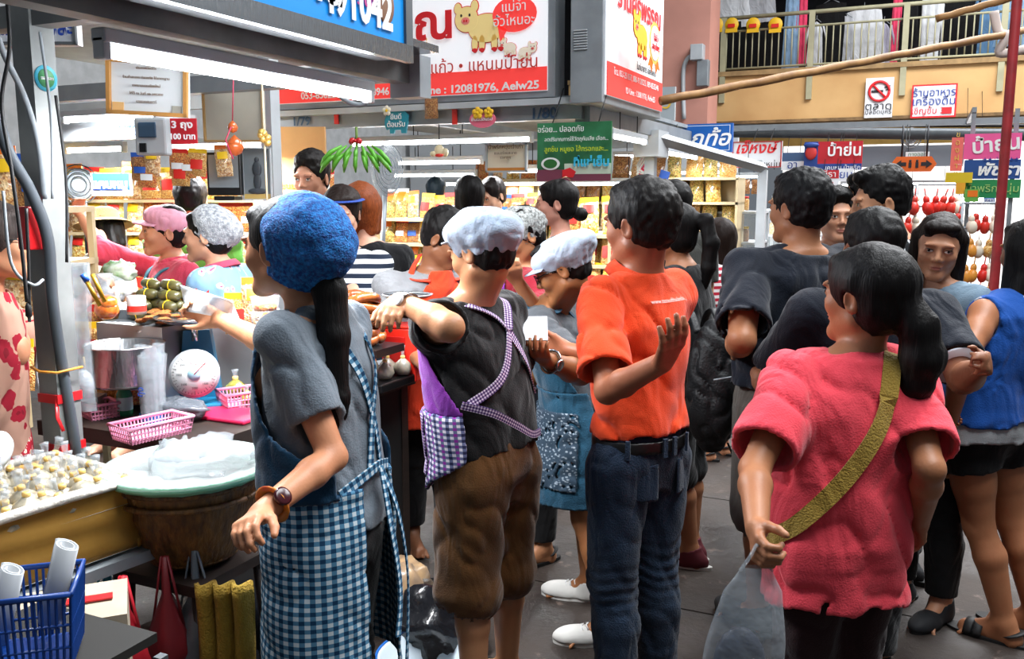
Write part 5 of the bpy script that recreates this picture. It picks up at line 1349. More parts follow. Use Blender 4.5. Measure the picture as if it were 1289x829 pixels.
bd_w = mat('board_white', '#eceef2', .4); bd_bl = mat('board_blue', '#1560b4', .4); bd_red = mat('board_red', '#c0202c', .4); bd_pink = mat('board_pink', '#f05a9a', .5); bd_green = mat('board_green', '#1f8a4c', .5)
def at_px(x0, y0, x1, y1, d=None, X=None, Y=None):
    f = (lambda a, b_: P(a, b_, d)) if d else (lambda a, b_: onX(a, b_, X)) if X is not None else (lambda a, b_: onY(a, b_, Y))
    a, b_, c = f(x0, (y0 + y1) / 2), f(x1, (y0 + y1) / 2), f((x0 + x1) / 2, (y0 + y1) / 2)
    t, u = f((x0 + x1) / 2, y0), f((x0 + x1) / 2, y1)
    return c, (b_ - a).length, abs(t.z - u.z)
# no smoking and upstairs notice on the plaster wall
c, w, h = at_px(1089, 98, 1124, 148, Y=YB - .06)
e = sign('no_smoking_sign', 'white no smoking sign with red ring on the cream balcony wall', c, w, h, 0, [(0, 0, 1, 1, bd_w)], th=.03)
mb = MB(); mb.tube([(.30 * w * math.cos(t) * 1.2, -.03, .16 * h + .30 * w * 1.2 * math.sin(t)) for t in [2 * math.pi * j / 24 for j in range(25)]], .022, 6); mb.tube([(-.25 * w, -.03, .16 * h + .26 * w), (.25 * w, -.03, .16 * h - .26 * w)], .018, 6); mb.build('red_ring', ink_r, e)
mb = MB(); mb.box((-.03, -.022, .16 * h), (w * .42, .01, .035)); mb.tube([(.1, -.022, .18 * h), (.14, -.022, .22 * h), (.08, -.022, .25 * h), (.16, -.022, .29 * h)], .012, 5); mb.build('cigarette', ink_k, e)
wr(e, 'ตลาด', .17, ink_k, 0, -.22 * h, .03, 1.2); wr(e, 'ปลอดบุหรี่', .10, ink_k, 0, -.36 * h, .03)
c, w, h = at_px(1147, 106, 1204, 148, Y=YB - .06)
e = sign('upstairs_sign', 'white sign with red border and blue writing on the cream balcony wall', c, w, h, 0, [(0, 0, 1, 1, ink_r), (.04, .05, .96, .95, bd_w)], th=.03)
wr(e, 'ร้านอาหาร', .19, ink_b, 0, .24 * h, .04); wr(e, 'เครื่องดื่ม', .19, ink_b, 0, -.02 * h, .04); wr(e, 'เชิญชั้น 3', .17, ink_r, -.08, -.30 * h, .04)
mb = MB(); mb.box((.3 * w, -.03, -.3 * h), (.14, .01, .1)); mb.build('red_badge', ink_r, e)
# signs above the far stalls
c, w, h = at_px(850, 156, 922, 192, Y=8.2)
e = sign('blue_sign', 'blue hanging sign with white Thai lettering and white border, by the corner stall', c, w, h, 0, [(0, 0, 1, 1, bd_bl), (.04, .06, .96, .94, bd_w), (.05, .08, .95, .92, bd_bl)], th=.05)
wr(e, 'ลูกท้อ', .20, ink_w, 0, -.01, .05, 1.15, shear=.3, off=.004)
c, w, h = at_px(922, 178, 984, 211, Y=11)
e = sign('white_sign', 'white sign with big red and small black Thai lettering over the far cabinets', c, w, h, 0, [(0, 0, 1, 1, bd_w)], frame=mat('thin_red', '#b0302a', .5), fw=.012)
wr(e, 'เจ๊หงษ์', .21, ink_r, -.02, .07, .04, 1.1, shear=.3, off=.004); wr(e, 'แหนมหนุ่ม', .13, ink_k, .08, -.12, .04)
c, w, h = at_px(1012, 178, 1085, 214, Y=12.5)
e = sign('red_blue_sign', 'red and blue shop sign with portrait panel and white Thai lettering', c, w, h, 0, [(0, 0, 1, 1, bd_red), (0, 0, .24, 1, mat('panel_navy', '#20408a', .5)), (.24, 0, 1, .22, mat('panel_navy', '#20408a', .5))])
wr(e, 'ป้าย่น', .32, ink_w, .14, .06, .05, 1.2, off=.006); wr(e, 'แคบหมู น้ำพริก', .09, ink_w, .12, -.155, .05)
mb = MB(); mb.ball((-.38 * w, -.035, .04), (.075, .015, .09), 12, 6); mb.build('portrait', mat('portrait_red', '#c8302c', .5), e); mb = MB(); mb.ball((-.38 * w, -.04, .14), (.10, .02, .035), 12, 6); mb.build('portrait_hat', MATS['panel_navy'], e)
c, w, h = at_px(1032, 214, 1056, 235, Y=12.3); e = sign('small_sign', 'small red and white sign below the red and blue shop sign', c, w, h, 0, [(0, 0, 1, 1, bd_w), (0, .5, 1, 1, bd_red)]); wr(e, 'มีธา', .11, ink_w, 0, .05); wr(e, 'ย่น', .10, ink_r, 0, -.07)
c, w, h = at_px(1056, 212, 1074, 228, Y=12.35); e = sign('small_sign', 'small white sign with blue letters right of the red and white one', c, w, h, 0, [(0, 0, 1, 1, bd_w)]); wr(e, 'ยน', .14, ink_b, 0, 0)
c, w, h = at_px(984, 192, 1012, 214, Y=12.6); e = sign('small_sign', 'dim blue and white sign between the white and the red shop signs', c, w, h, 0, [(0, 0, 1, 1, mat('dim_blue', '#3f5a80', .6)), (0, 0, 1, .5, bd_w)]); wr(e, 'อา', .14, ink_b, 0, -.05)
c, w, h = at_px(1121, 197, 1179, 216, Y=11)
e = empty('direction_sign', c, 0, 'orange hexagonal sign with toilet symbols and arrows hung on two rods', 'sign')
mb = MB(); mb.prism([(-w / 2, 0), (-w * .38, -h / 2), (w * .38, -h / 2), (w / 2, 0), (w * .38, h / 2), (-w * .38, h / 2)], (0, -.02, 0), (1, 0, 0), (0, 0, 1), .04); mb.build('board', mat('board_orange', '#e8681c', .5), e)
mb = MB()
for q in (-1, 1):
    mb.prism([(q * w * .40, 0), (q * w * .27, .045), (q * w * .27, .02), (q * w * .16, .02), (q * w * .16, -.02), (q * w * .27, -.02), (q * w * .27, -.045)][::q], (0, -.028, 0), (1, 0, 0), (0, 0, 1), .006)
    mb.ball((q * .035, -.026, .035), (.014, .004, .014), 8, 4); mb.box((q * .035, -.026, -.01), (.03, .006, .06))
mb.build('symbols', ink_k, e)
for q in (-1, 1): mb = MB(); mb.tube([(q * w * .27, 0, h / 2), (q * w * .27, 0, h / 2 + .34)], .012, 6); mb.build('rod', ink_k, e)
c, w, h = at_px(1140, 191, 1170, 198, Y=11.3); e = sign('small_sign', 'little green lettered notice above the orange direction sign', c, w, h, 0, [(0, 0, 1, 1, bd_w)]); wr(e, 'ทางออก', .06, mat('green_ink', '#2a7a4a', .5), 0, 0)
c, w, h = at_px(1213, 168, 1285, 200, Y=10); e = sign('pink_sign', 'pink sign with large white Thai lettering, topmost of the right stack', c, w, h, 0, [(0, 0, 1, 1, bd_pink)]); wr(e, 'ป้ายุ่น', .25, ink_w, .03, .01, .04, 1.15, roll=-6, off=.006); wr(e, '★★ เจ้าเก่า ★★', .06, ink_b, .08, -.13)
c, w, h = at_px(1213, 201, 1284, 225, Y=10); e = sign('dark_blue_sign', 'dark blue sign with white Thai lettering below the pink sign', c, w, h, 0, [(0, 0, 1, 1, mat('board_navy', '#1a4a90', .5))]); wr(e, 'พัชรา', .20, ink_w, .05, -.01, .04, 1.3, shear=.2, off=.006); wr(e, 'ร้าน', .08, ink_w, -.28, .05)
c, w, h = at_px(1213, 226, 1284, 249, Y=10); e = sign('green_sign', 'green sign with pale lettering, lowest of the right stack', c, w, h, 0, [(0, 0, 1, 1, bd_green)]); wr(e, 'น้ำพริกหนุ่ม', .13, mat('pale_green_ink', '#a8d078', .5), 0, 0, .04, 1.15)
c, w, h = at_px(1197, 173, 1212, 215, Y=10); e = sign('vertical_sign', 'narrow red vertical sign with yellow characters left of the pink sign', c, w, h, 0, [(0, 0, 1, 1, mat('board_coral', '#f07068', .5))]); wr(e, 'ข\nอ\nง\nฝ\nา\nก', .075, ink_g, 0, 0)
c, w, h = at_px(1190, 217, 1224, 230, Y=9.9); e = sign('yellow_card', 'yellow card hanging left of the green sign', c, w, h, 0, [(0, 0, 1, 1, mat('board_yellow', '#e0c020', .5))])
c, w, h = at_px(1203, 230, 1215, 244, Y=9.9); e = sign('yellow_card', 'small orange and yellow ticket under the yellow card', c, w, h, 0, [(0, 0, 1, 1, mat('board_amber', '#f0a828', .5))])
c, w, h = at_px(1214, 238, 1232, 254, Y=9.85); e = sign('round_sticker_sign', 'green and orange cartoonless sticker over the green sign corner', c, w, h, 0, [(0, 0, 1, 1, mat('sticker_green', '#6ab04a', .5)), (.2, .4, .9, .9, LB[3])])
c, w, h = at_px(1238, 249, 1252, 256, Y=9.85); e = sign('payment_sign', 'small blue rimmed white card under the green sign', c, w, h, 0, [(0, 0, 1, 1, bd_bl), (.08, .12, .92, .88, bd_w)]); wr(e, 'PAY', .04, ink_b, 0, 0)
# ------------------------------------------------------------------ pipes, poles over the aisle
def pole(name, a, b_, r, m_, label, cat, wob=0.0, n=10, seg=12):
    a, b_ = Vector(a), Vector(b_); pts = [a + (b_ - a) * (i / seg) + Vector((0, 0, wob * math.sin(i * 2.1))) for i in range(seg + 1)]
    mb = MB(); mb.tube(pts, [r * (1 + (.12 if i % 3 == 0 else 0)) for i in range(seg + 1)] if 'bamboo' in name else r, n); return tag(mb.build(name, m_), label, cat)
bamboo = mat('bamboo', '#a87c4a', .6, col2='#7c5630', vscale=7, stretch=(1, 1, 1))
pole('bamboo_pole', onX(700, 156, -1.55) if False else P(832, 127, 5.9), P(1292, 38, 7.4), .028, bamboo, 'long bamboo pole slanting across below the balcony', 'pole', .004, seg=22)
pole('bamboo_pole', P(1178, 24, 8.2), P(1292, -8, 7.9), .030, bamboo, 'short bamboo pole crossing in front of the balcony rail', 'pole', .004)
pole('red_pole', P(1290, -120, 6.6), Vector((P(1256, 300, 6.6).x, P(1256, 300, 6.6).y, 0)), .035, mat('red_painted_pipe', '#8a2024', .5, var=.2), 'dark red iron pole standing at the right side of the aisle', 'pole')
mb = MB(); q0 = P(1268, 30, 7.3)
mb.tube(catmull([q0 + Vector((-.1, 0, .1)), q0 + Vector((-.06, 0, -.05)), q0 + Vector((.0, -.02, -.1)), q0 + Vector((-.04, 0, -.22)), q0 + Vector((.14, 0, -.2))], 5), .035, 8); tag(mb.build('rag_tie', mat('white_rag', '#c8b8b0', .9)), 'knotted pale rag tying the bamboo pole to the red pole', 'rag')
pole('beam_pipe', onY(900, 166, 12.8), onY(1330, 170, 12.8), .075, steel_dk, 'long dark grey pipe running across under the balcony', 'pipe')
pole('cable_run', onY(905, 158, 12.7), onY(1330, 158, 12.7), .02, rubber, 'thin dark cable above the grey pipe', 'cable')
c, w, h = at_px(1080, 183, 1212, 209, Y=13.2); tag(box('shutter_box', (c.x - w / 2, 13.2, c.z - h / 2), (c.x + w / 2, 13.5, c.z + h / 2), mat('grey_shutter', '#6a7078', .6)), 'dull grey shutter box behind the orange direction sign', 'shutter')
# wall fan seen under the balcony
c, w, h = at_px(1134, 165, 1160, 183, Y=12.9); e = empty('wall_fan', c, 0, 'wall fan with wire cage above the orange direction sign', 'fan')
mb = MB()
for k_ in range(4): mb.tube([(w / 2 * (1 - .22 * k_) * math.cos(t), -.08, w / 2 * (1 - .22 * k_) * math.sin(t)) for t in [2 * math.pi * j / 16 for j in range(17)]], .008, 4)
mb.build('cage', steel_lt, e)
for k_ in range(3):
    b_ = MB(); b_.ball((w * .22 * math.cos(k_ * 2.1), 0, w * .22 * math.sin(k_ * 2.1)), (w * .2, .02, w * .1), 8, 4, (0, -k_ * 2.1, 0)); b_.build('blade', white, e)
mb = MB(); mb.ball((0, .03, 0), .06, 8, 5); mb.box((0, .15, 0), (.06, .2, .06)); mb.build('motor', white, e)
# yellow lettered panel by the column
c, w, h = at_px(818, 110, 850, 152, Y=9.0); e = sign('panel_sign', 'pale sign panel with yellow ring letters behind the corner sign box', c, w, h, 0, [(0, 0, 1, 1, mat('pale_grey_panel', '#a8aeb0', .5))]); wr(e, 'วว', .22, mat('yellow_ink', '#e8b830', .5), 0, .02)

# ------------------------------------------------------------------ block B: corner stall with pig sign
Yf = 5.47
XL, XR = onY(346, 150, Yf).x, onY(735, 150, Yf).x
zt = onY(700, 133, Yf).z; zbm = onY(700, 151, Yf).z
e = empty('market_stall', (0, 0, 0), 0, 'grey steel frame of the corner stall with plot numbers on its beam', 'stall frame')
fr = lambda n, p0, p1, m_=steel: box(n, p0, p1, m_, e)
fr('beam', (XL, Yf - .04, zbm), (XR, Yf + .04, zt)); fr('beam', (XL, Yf - .10, zt), (XR + .02, Yf + .1, zt + .04), steel_lt)
fr('beam', (XR - .06, Yf, zbm - .02), (XR + .04, 9.2, zt)); fr('post', (XR - .05, 7.0, 0), (XR + .03, 7.08, zt)); fr('post', (XL - .04, Yf, 0), (XL + .06, Yf + .1, 2.6))
fr('post', (XL + .02, 9.0, 0), (XL + .1, 9.1, zt)); fr('bracket', (XR - .1, 6.86, zbm - .18), (XR + .1, 7.16, zbm + .02), steel_lt); fr('post', (XR - 1.2, Yf + .02, zbm), (XR - 1.14, Yf + .06, zt))
fr('beam', (XL, 9.0, zbm), (XR, 9.1, zt)); fr('beam', (XR - 1.3, Yf, zbm + .02), (XR - 1.24, 9.1, zt))
fr('roof_panel', (XL, Yf, zt + .03), (XR, 9.1, zt + .06), mat('roof_sheet', '#8f959a', .6, var=.1))
num = mat('number_ink', '#2a4a6a', .5)
for px, t_ in ((379, '1/79'), (684, '1/80')):
    q = onY(px, (zt + zbm) and 153 if px < 500 else 143, Yf - .05); text(t_, .085 if px < 500 else .095, num, q, (R(90), 0, 0), e, 'plot_number', .001, 'CENTER', 1.1, 0, .002)
# the pig sign
x0, x1 = onY(340, 100, Yf - .1).x, onY(696, 60, Yf - .1).x; z0 = onY(690, 121, Yf - .1).z; z1 = z0 + .95
ps = empty('pig_light_box', ((x0 + x1) / 2, Yf - .02, (z0 + z1) / 2), 0, 'large white light box sign with yellow pigs and red Thai lettering', 'sign')
W_, H_ = x1 - x0, z1 - z0
mb = MB(); mb.box((0, .04, 0), (W_, .16, H_)); mb.build('housing', steel, ps)
lit_w = mat('lit_white_panel', '#e6e8ec', .4, emit=.30); lit_r = mat('lit_red_panel', '#e8403c', .4, emit=.30)
mb = MB(); mb.box((0, -.045, 0), (W_ - .10, .01, H_ - .08)); mb.build('panel', lit_w, ps)
mb = MB(); mb.box((0, -.052, -H_ / 2 + .115), (W_ - .10, .006, .145)); mb.build('red_strip', lit_r, ps)
def lx(px): return onY(px, 60, Yf - .1).x - (x0 + x1) / 2
def lz(px, py): return onY(px, py, Yf - .1).z - (z0 + z1) / 2
lt = lambda b_, sz, m_, px, py, **kw: wr(ps, b_, sz, m_, lx(px), lz(px, py), .11, **kw)
lt('ID Line : 12081976, Aelw25', .07, ink_w, 592, 111, sx=1.22, off=.002); lt('053-856225, 083-5628946', .07, ink_w, 430, 118, sx=1.0, off=.0015); lt('แคบหมู ปูแก้ว • แหนมป้าย่น', .11, mat('sign_red_text', '#c83c34', .5), 570, 84, sx=1.0)
lt('ณ', .30, ink_r, 545, 30, sx=1.15, off=.008); lt('พรร', .30, ink_r, 470, 30, sx=1.1, off=.008); lt('เชียงใหม่', .08, ink_g, 515, 58)
mb = MB(); mb.box((lx(510), -.058, lz(510, 113)), (.06, .006, .06), bev=.002); mb.build('phone_icon', white, ps)
# pigs on the sign: flat printed outlines
def pig(parent, cx, cz, s_, m_, line, face=True, yy=-.057, flip=1):
    M = lambda pts: [(cx + a * s_ * flip, cz + b_ * s_) for a, b_ in pts]
    def blob(pts, mm, dy, n_='pig_print'):
        o = MB(); P2_ = catmull([Vector((a, 0, b_)) for a, b_ in pts + pts[:1]], 4)[:-1]
        pl = [(v.x, v.z) for v in P2_]
        if flip < 0: pl = pl[::-1]
        o.prism(pl, (0, dy, 0), (1, 0, 0), (0, 0, 1), .002); o.build(n_, mm, parent)
    circ = lambda x, z, rx, rz: [(x + rx * math.cos(t), z + rz * math.sin(t)) for t in [2 * math.pi * j / 10 for j in range(10)]]
    for gr, mm, dy in ((1.05, line, yy), (1.0, m_, yy - .004)):
        k_ = .025 if gr > 1 else 0
        blob(M(circ(.25, -.05, .55 + k_, .38 + k_)), mm, dy)
        for lx_ in (-.1, .12, .5, .7): blob(M(circ(lx_, -.45, .09 + k_, .22 + k_)), mm, dy)
        blob(M(circ(-.35, .22, .36 + k_, .34 + k_)), mm, dy - .001); blob(M(circ(-.62, .52, .11 + k_, .15 + k_)), mm, dy - .0005); blob(M(circ(-.1, .56, .11 + k_, .15 + k_)), mm, dy - .0005)
    if face:
        blob(M(circ(-.38, .18, .13, .10)), mat('snout_pink', '#f08a80', .5), yy - .007); 
        for q in (-1, 1): blob(M(circ(-.38 + q * .13, .33, .03, .04)), ink_k, yy - .007); blob(M(circ(-.38 + q * .04, .18, .025, .035)), ink_r, yy - .009)
        for lx_ in (-.1, .12, .5, .7): blob(M(circ(lx_, -.62, .09, .05)), ink_r, yy - .006)
pig(ps, lx(600), lz(600, 33), .235, mat('pig_yellow', '#e8cf8a', .5, emit=.12), ink_r)
pig(ps, lx(636), lz(636, 59), .085, mat('pig_cream', '#e8dcc8', .5, emit=.12), ink_r); pig(ps, lx(663), lz(663, 64), .085, MATS['pig_cream'], ink_r, flip=-1)
mb = MB(); n_ = 24; bx, bz = lx(646), lz(646, 17); mb.prism([(bx + .155 * math.cos(2 * math.pi * j / n_), bz + .11 * math.sin(2 * math.pi * j / n_)) for j in range(n_)], (0, -.062, 0), (1, 0, 0), (0, 0, 1), .003); mb.prism([(bx - .12, bz - .05), (bx - .10, bz - .17), (bx - .05, bz - .09)], (0, -.062, 0), (1, 0, 0), (0, 0, 1), .003); mb.build('speech_bubble', lit_r, ps)
wr(ps, 'แม่จ๋า\nอั๋วไหนอะ', .085, ink_w, bx, bz, .122)
# side light box with louvres
sb = empty('corner_light_box', (0, 0, 0), 0, 'steel corner light box with louvres and golden pig sign facing the aisle', 'sign')
Xs, Y0, Y1 = -1.826, 5.30, 6.62; z0 = onX(757, 128, Xs).z; z1 = z0 + 1.0
mb = MB(); mb.box((Xs - .115, (Y0 + Y1) / 2, (z0 + z1) / 2), (.21, Y1 - Y0, z1 - z0), bev=.006); mb.build('housing', steel, sb)
for i in range(8): mb = MB(); q = onY(731, 38 + i * 3.4, Y0); mb.box((q.x, Y0 - .004, q.z), (.085, .008, .007)); mb.build('louvre', steel_lt, sb)
mb = MB(); mb.box((Xs - .003, (Y0 + Y1) / 2, (z0 + z1) / 2), (.016, Y1 - Y0 - .08, z1 - z0 - .10)); mb.build('panel', lit_w, sb)
mb = MB(); mb.box((Xs + .006, (Y0 + Y1) / 2, z0 + .05 + .10), (.006, Y1 - Y0 - .08, .20)); mb.build('red_strip', lit_r, sb)
def ts(b_, sz, m_, Y_, z_, sx=1.0, off=0.0): return text(b_, sz, m_, (Xs + .012, Y_, z_), (R(90), 0, R(90)), sb, 'lettering', .001, 'CENTER', sx, 0, off)
ym = (Y0 + Y1) / 2
ts('ร้านศรีพรรณ', .19, ink_r, ym + .04, z0 + .66, 1.0, .005); ts('โทร. 053-251837, 086-9128325, 089-8535346', .055, ink_w, ym, z0 + .20); ts('ID Line : 12081976, Aelw25', .055, ink_w, ym + .08, z0 + .11, 1.1); ts('ไนท์บาซาร์ เชียงใหม่', .06, ink_k, ym + .2, z0 + .29)
gp = empty('pig_print', (Xs + .07, ym - .36, z0 + .43), R(90)); gp.parent = sb
pig(gp, 0, 0, .20, mat('pig_gold', '#e8b830', .5, emit=.12), ink_r)
md = MB(); md.prism([(.34 + .12 * math.cos(t) * (1 + .06 * (j % 2)), -.0 + .13 * math.sin(t) * (1 + .06 * (j % 2))) for j, t in enumerate([2 * math.pi * j / 24 for j in range(24)])], (0, -.058, 0), (1, 0, 0), (0, 0, 1), .003); o = md.build('medal', ink_g, gp)
md = MB(); md.prism([(.34 + .10 * math.cos(t), -.0 + .11 * math.sin(t)) for t in [2 * math.pi * j / 20 for j in range(20)]], (0, -.061, 0), (1, 0, 0), (0, 0, 1), .003); md.build('medal_face', lit_w, gp)
md = MB(); md.prism([(.26, -.08), (.34, -.08), (.29, -.19), (.25, -.15), (.20, -.16)], (0, -.056, 0), (1, 0, 0), (0, 0, 1), .003); md.prism([(.34, -.08), (.42, -.08), (.48, -.16), (.43, -.15), (.39, -.19)], (0, -.056, 0), (1, 0, 0), (0, 0, 1), .003); md.build('ribbon', LB[3], gp)
text('ไส้อั่ว\nสมุนไพร', .055, ink_r, (.34, -.066, .0), (R(90), 0, 0), gp, 'medal_lettering')
# things hanging on the beam
def plaque(px, py, w, h, m_, t_, label, body, tc=ink_w):
    c = onY(px, py, Yf - .09); e_ = empty('beam_plaque', c, 0, label, 'plaque'); mb = MB(); mb.prism(body, (0, 0, 0), (w, 0, 0), (0, 0, h), .012); mb.build('board', m_, e_)
    if t_: text(t_, h * .30, tc, (0, -.006, 0), (R(90), 0, 0), e_, 'lettering')
    return e_
ell_ = [(.5 * math.cos(t), .5 * math.sin(t)) for t in [2 * math.pi * j / 20 for j in range(20)]]
eleph = [(-.5, -.15), (-.42, -.35), (-.30, -.30), (-.28, -.5), (-.1, -.5), (-.08, -.36), (.18, -.36), (.2, -.5), (.4, -.5), (.46, -.1), (.5, .2), (.3, .45), (-.05, .48), (-.25, .42), (-.42, .25), (-.5, .05)]
ep = plaque(499, 152, .19, .17, mat('elephant_teal', '#1f8aa0', .5), 'ยินดี\nต้อนรับ', 'teal elephant shaped welcome plaque on the beam', eleph)
def flower(parent, x, z, r, petal, dy=-.008):
    mb = MB()
    for j in range(5): a = 2 * math.pi * j / 5 + .3; mb.ball((x + r * .6 * math.cos(a), dy, z + r * .6 * math.sin(a)), (r * .48, .006, r * .48), 8, 4)
    mb.build('flower', petal, parent); c_ = MB(); c_.ball((x, dy - .006, z), (r * .3, .006, r * .3), 8, 4); c_.build('flower_centre', LB[1], parent)
flower(ep, -.07, .07, .035, mat('petal_white', '#f0ead8', .5))
fp = plaque(607, 150, .19, .11, mat('plaque_pink', '#e8708a', .5), 'ยินดีต้อนรับ', 'pink oval welcome plaque with yellow flowers on the beam', ell_)
flower(fp, -.03, .04, .04, mat('petal_yellow', '#f0c030', .5)); flower(fp, .05, .04, .036, MATS['petal_yellow'])
c = onY(543, 136, Yf - .1); o = snack_bag((c.x, c.y, c.z - .07), 0, 4, 'small clear packet hanging from the beam beside the elephant plaque', None, .7, lab=False)
for px, m_, l_ in ((423, LB[0], 'little red paper charm on the beam, left of the elephant plaque'), (572, LB[0], 'little red paper charm on the beam between the two plaques')):
    c = onY(px, 147, Yf - .06); tag(box('paper_charm', (c.x - .018, Yf - .06, c.z - .05), (c.x + .018, Yf - .05, c.z + .05), m_), l_, 'charm')
# banners under the beam
c, w, h = at_px(676, 154, 769, 228, Y=Yf - .25)
e = sign('green_banner', 'green food banner with yellow and white Thai lettering hanging from the corner beam', c, w, h, 0, [(0, 0, 1, 1, mat('banner_green', '#3a8a5c', .35, col2='#1f5a34', vscale=4)), (0, 0, 1, .20, mat('banner_plum', '#7a3a50', .4)), (.38, .12, 1, .30, mat('banner_pale', '#c8d8c4', .4))], th=.012)
wr(e, 'อร่อย... ปลอดภัย', .060, ink_w, -.08, .135, .02); wr(e, 'ลดปริมาณการใช้วัตถุกันเสีย เลือก...', .042, ink_w, .02, .075, .02); wr(e, 'ลูกชิ้น หมูยอ ไส้กรอกและ...', .050, mat('lime_ink', '#d0e020', .5), .02, .015, .02); wr(e, 'ที่แช่เย็น', .095, mat('cyan_ink', '#3ac0e8', .5), .12, -.065, .02, 1.1, off=.003)
for rr, yy_, mm_, nn_ in ((.062, -.012, ink_w, 'bowl_print'), (.045, -.014, mat('salad', '#2a6a30', .5), 'salad_print')): mb = MB(); mb.prism([(rr * math.cos(2 * math.pi * j / 20), rr * .62 * math.sin(2 * math.pi * j / 20)) for j in range(20)], (-.15, yy_, -.07), (1, 0, 0), (0, 0, 1), .001); mb.build(nn_, mm_, e)
mb = MB(); mb.prism([(-.04, -.03), (.03, -.035), (.05, 0), (.01, .025), (-.04, .01)], (-.03, -.014, -.12), (1, 0, 0), (0, 0, 1), .001); mb.build('meat_print', ink_r, e)
c, w, h = at_px(612, 180, 664, 217, Y=Yf + .1); e = sign('paper_notice', 'cream paper notice in a plastic sleeve left of the green banner', c, w, h, 0, [(0, 0, 1, 1, mat('cream_paper', '#efe4cc', .5)), (0, 0, 1, .16, mat('amber_print', '#d88a3a', .5))], frame=steel_lt, fw=.012, th=.01)
wr(e, 'น้ำพริกหนุ่มเจ้าเก่า', .036, mat('brown_ink', '#6a4a2a', .5), 0, .07, .02); wr(e, 'ขนมอร่อยสะอาด', .026, MATS['brown_ink'], 0, .03, .02); wr(e, 'ราคาถูก', .026, MATS['brown_ink'], 0, 0, .02)
# tube lamps under and behind the corner stall
g = 'fluorescent tubes over the stalls'
tube_lamp(onY(442, 181, Yf + .25), onY(671, 176, Yf + .25), 'long lit fluorescent tube directly under the numbered beam', 34)
tube_lamp(onY(310, 182, Yf + .4), onY(392, 184, Yf + .4), 'short stretch of lit tube left of the plot 1/79 number', 14)
k = 0
for (Y_, px0, px1, py) in ((6.6, 500, 608, 205), (7.4, 495, 600, 221), (6.9, 640, 760, 215), (7.6, 700, 830, 232), (8.6, 560, 690, 232)):
    tube_lamp(onY(px0, py, Y_), onY(px1, py - 1, Y_), ('second row lit tube above the looking down woman', 'third row lit tube above the looking down woman', 'lit tube behind the green banner', 'lit tube right of the green banner, low', 'farthest lit tube behind the bun haired woman')[k], 16, em=tube_far, light=k % 2 == 0); k += 1
tube_lamp(onX(768, 168, -1.93), onX(812, 182, -1.93), 'lit tube under the corner stall beam running along the aisle', 18)
tube_lamp(P(838, 190, 7.6), P(876, 201, 8.6), 'lit tube on the aisle side just right of the stall post', 12)
for (Y_, px0, px1, py) in ((8.8, 772, 856, 196), (9.6, 774, 920, 217), (10.6, 880, 960, 207), (10.0, 856, 960, 234), (11.2, 896, 960, 222)):
    tube_lamp(onY(px0, py, Y_), onY(px1, py + 1, Y_), 'lit fluorescent tube over the far glass cabinets', 18, em=tube_far, group='tubes over the far cabinets', light=k % 2 == 0); k += 1
def hang(e, dz, dx=0.0, dy=0.0, w=.0, top=0.0):
    for q in ((-1, 1) if w else (0,)): mb = MB(); mb.tube([(q * w, 0, top), (q * w + dx, dy, top + dz)], .004, 5); mb.build('hanging_wire', rubber, e)
# pink tag and blue card on the corner post
c = P(812, 212, 7.5); e = empty('pink_tag', c, AZ, 'pink oval tag hanging on the corner stall post', 'tag'); mb = MB(); mb.prism([(.055 * math.cos(t), .11 * math.sin(t)) for t in [2 * math.pi * j / 20 for j in range(20)]], (0, 0, 0), (1, 0, 0), (0, 0, 1), .012); mb.build('board', mat('tag_pink', '#e0305a', .4), e); text('ร้านเจ้าเก่า', .03, ink_w, (0, -.006, 0), (R(90), R(-90), 0), e)
c = P(835, 224, 7.4); o = box('blue_card', (c.x - .04, c.y, c.z - .06), (c.x + .04, c.y + .01, c.z + .06), LB[4]); o.rotation_euler = (0, .3, 0); tag(o, 'blue card clipped beside the pink tag', 'card')
cb = MB()
for i in range(3): q = P(800, 188, 7.4); cb.tube(catmull([q + Vector((0, 0, 0)), q + Vector((.05 + i * .02, 0, -.06)), q + Vector((.02, 0, -.14 - .03 * i)), q + Vector((.10 + .02 * i, 0, -.2))], 5), .008, 6)
tag(cb.build('loose_wires', white), 'tangle of pale wires by the corner stall post', 'cable')
# grey cable loops near the lamp end
c = P(448, 118, 4.4); cb = MB(); cb.tube(catmull([P(425, 118, 4.4), P(438, 128, 4.4), P(455, 132, 4.4), P(468, 122, 4.4)], 6), .012, 8); tag(cb.build('grey_cable', mat('grey_cable', '#8a9096', .5)), 'grey cable looping under the pig light box', 'cable')

# green bananas in plastic
e = empty('banana_bunch', P(449, 178, 4.7), AZ, 'bunch of green bananas with red bow hanging in the stall', 'bananas'); e.scale = (.6, .8, .72)
gb = mat('green_banana', '#5aa82e', .45, var=.15, vscale=20)
for row in range(2):
    for j in range(7):
        a = (j - 3) * .24; x = a * .30; b_ = MB(); z0 = -.03 - row * .045
        b_.tube([(x * .6, -.02 * row, z0), (x * 1.0, -.05 - .02 * row, z0 - .05), (x * 1.25, -.06 - .02 * row, z0 - .10), (x * 1.4, -.045 - .02 * row, z0 - .145)], [.008, .019, .019, .006], 8); b_.build('banana', gb, e)
st = MB(); st.tube([(0, 0, .10), (0, 0, -.05)], .012, 6); st.build('stem', mat('banana_stem', '#5a7a2a', .6), e)
bw = MB(); [bw.ball((q * .03, -.05, -.0), (.03, .012, .022), 8, 5, (0, q * .4, 0)) for q in (-1, 1)]; bw.ball((0, -.055, .0), .014, 8, 5); bw.build('bow', red_pl, e)
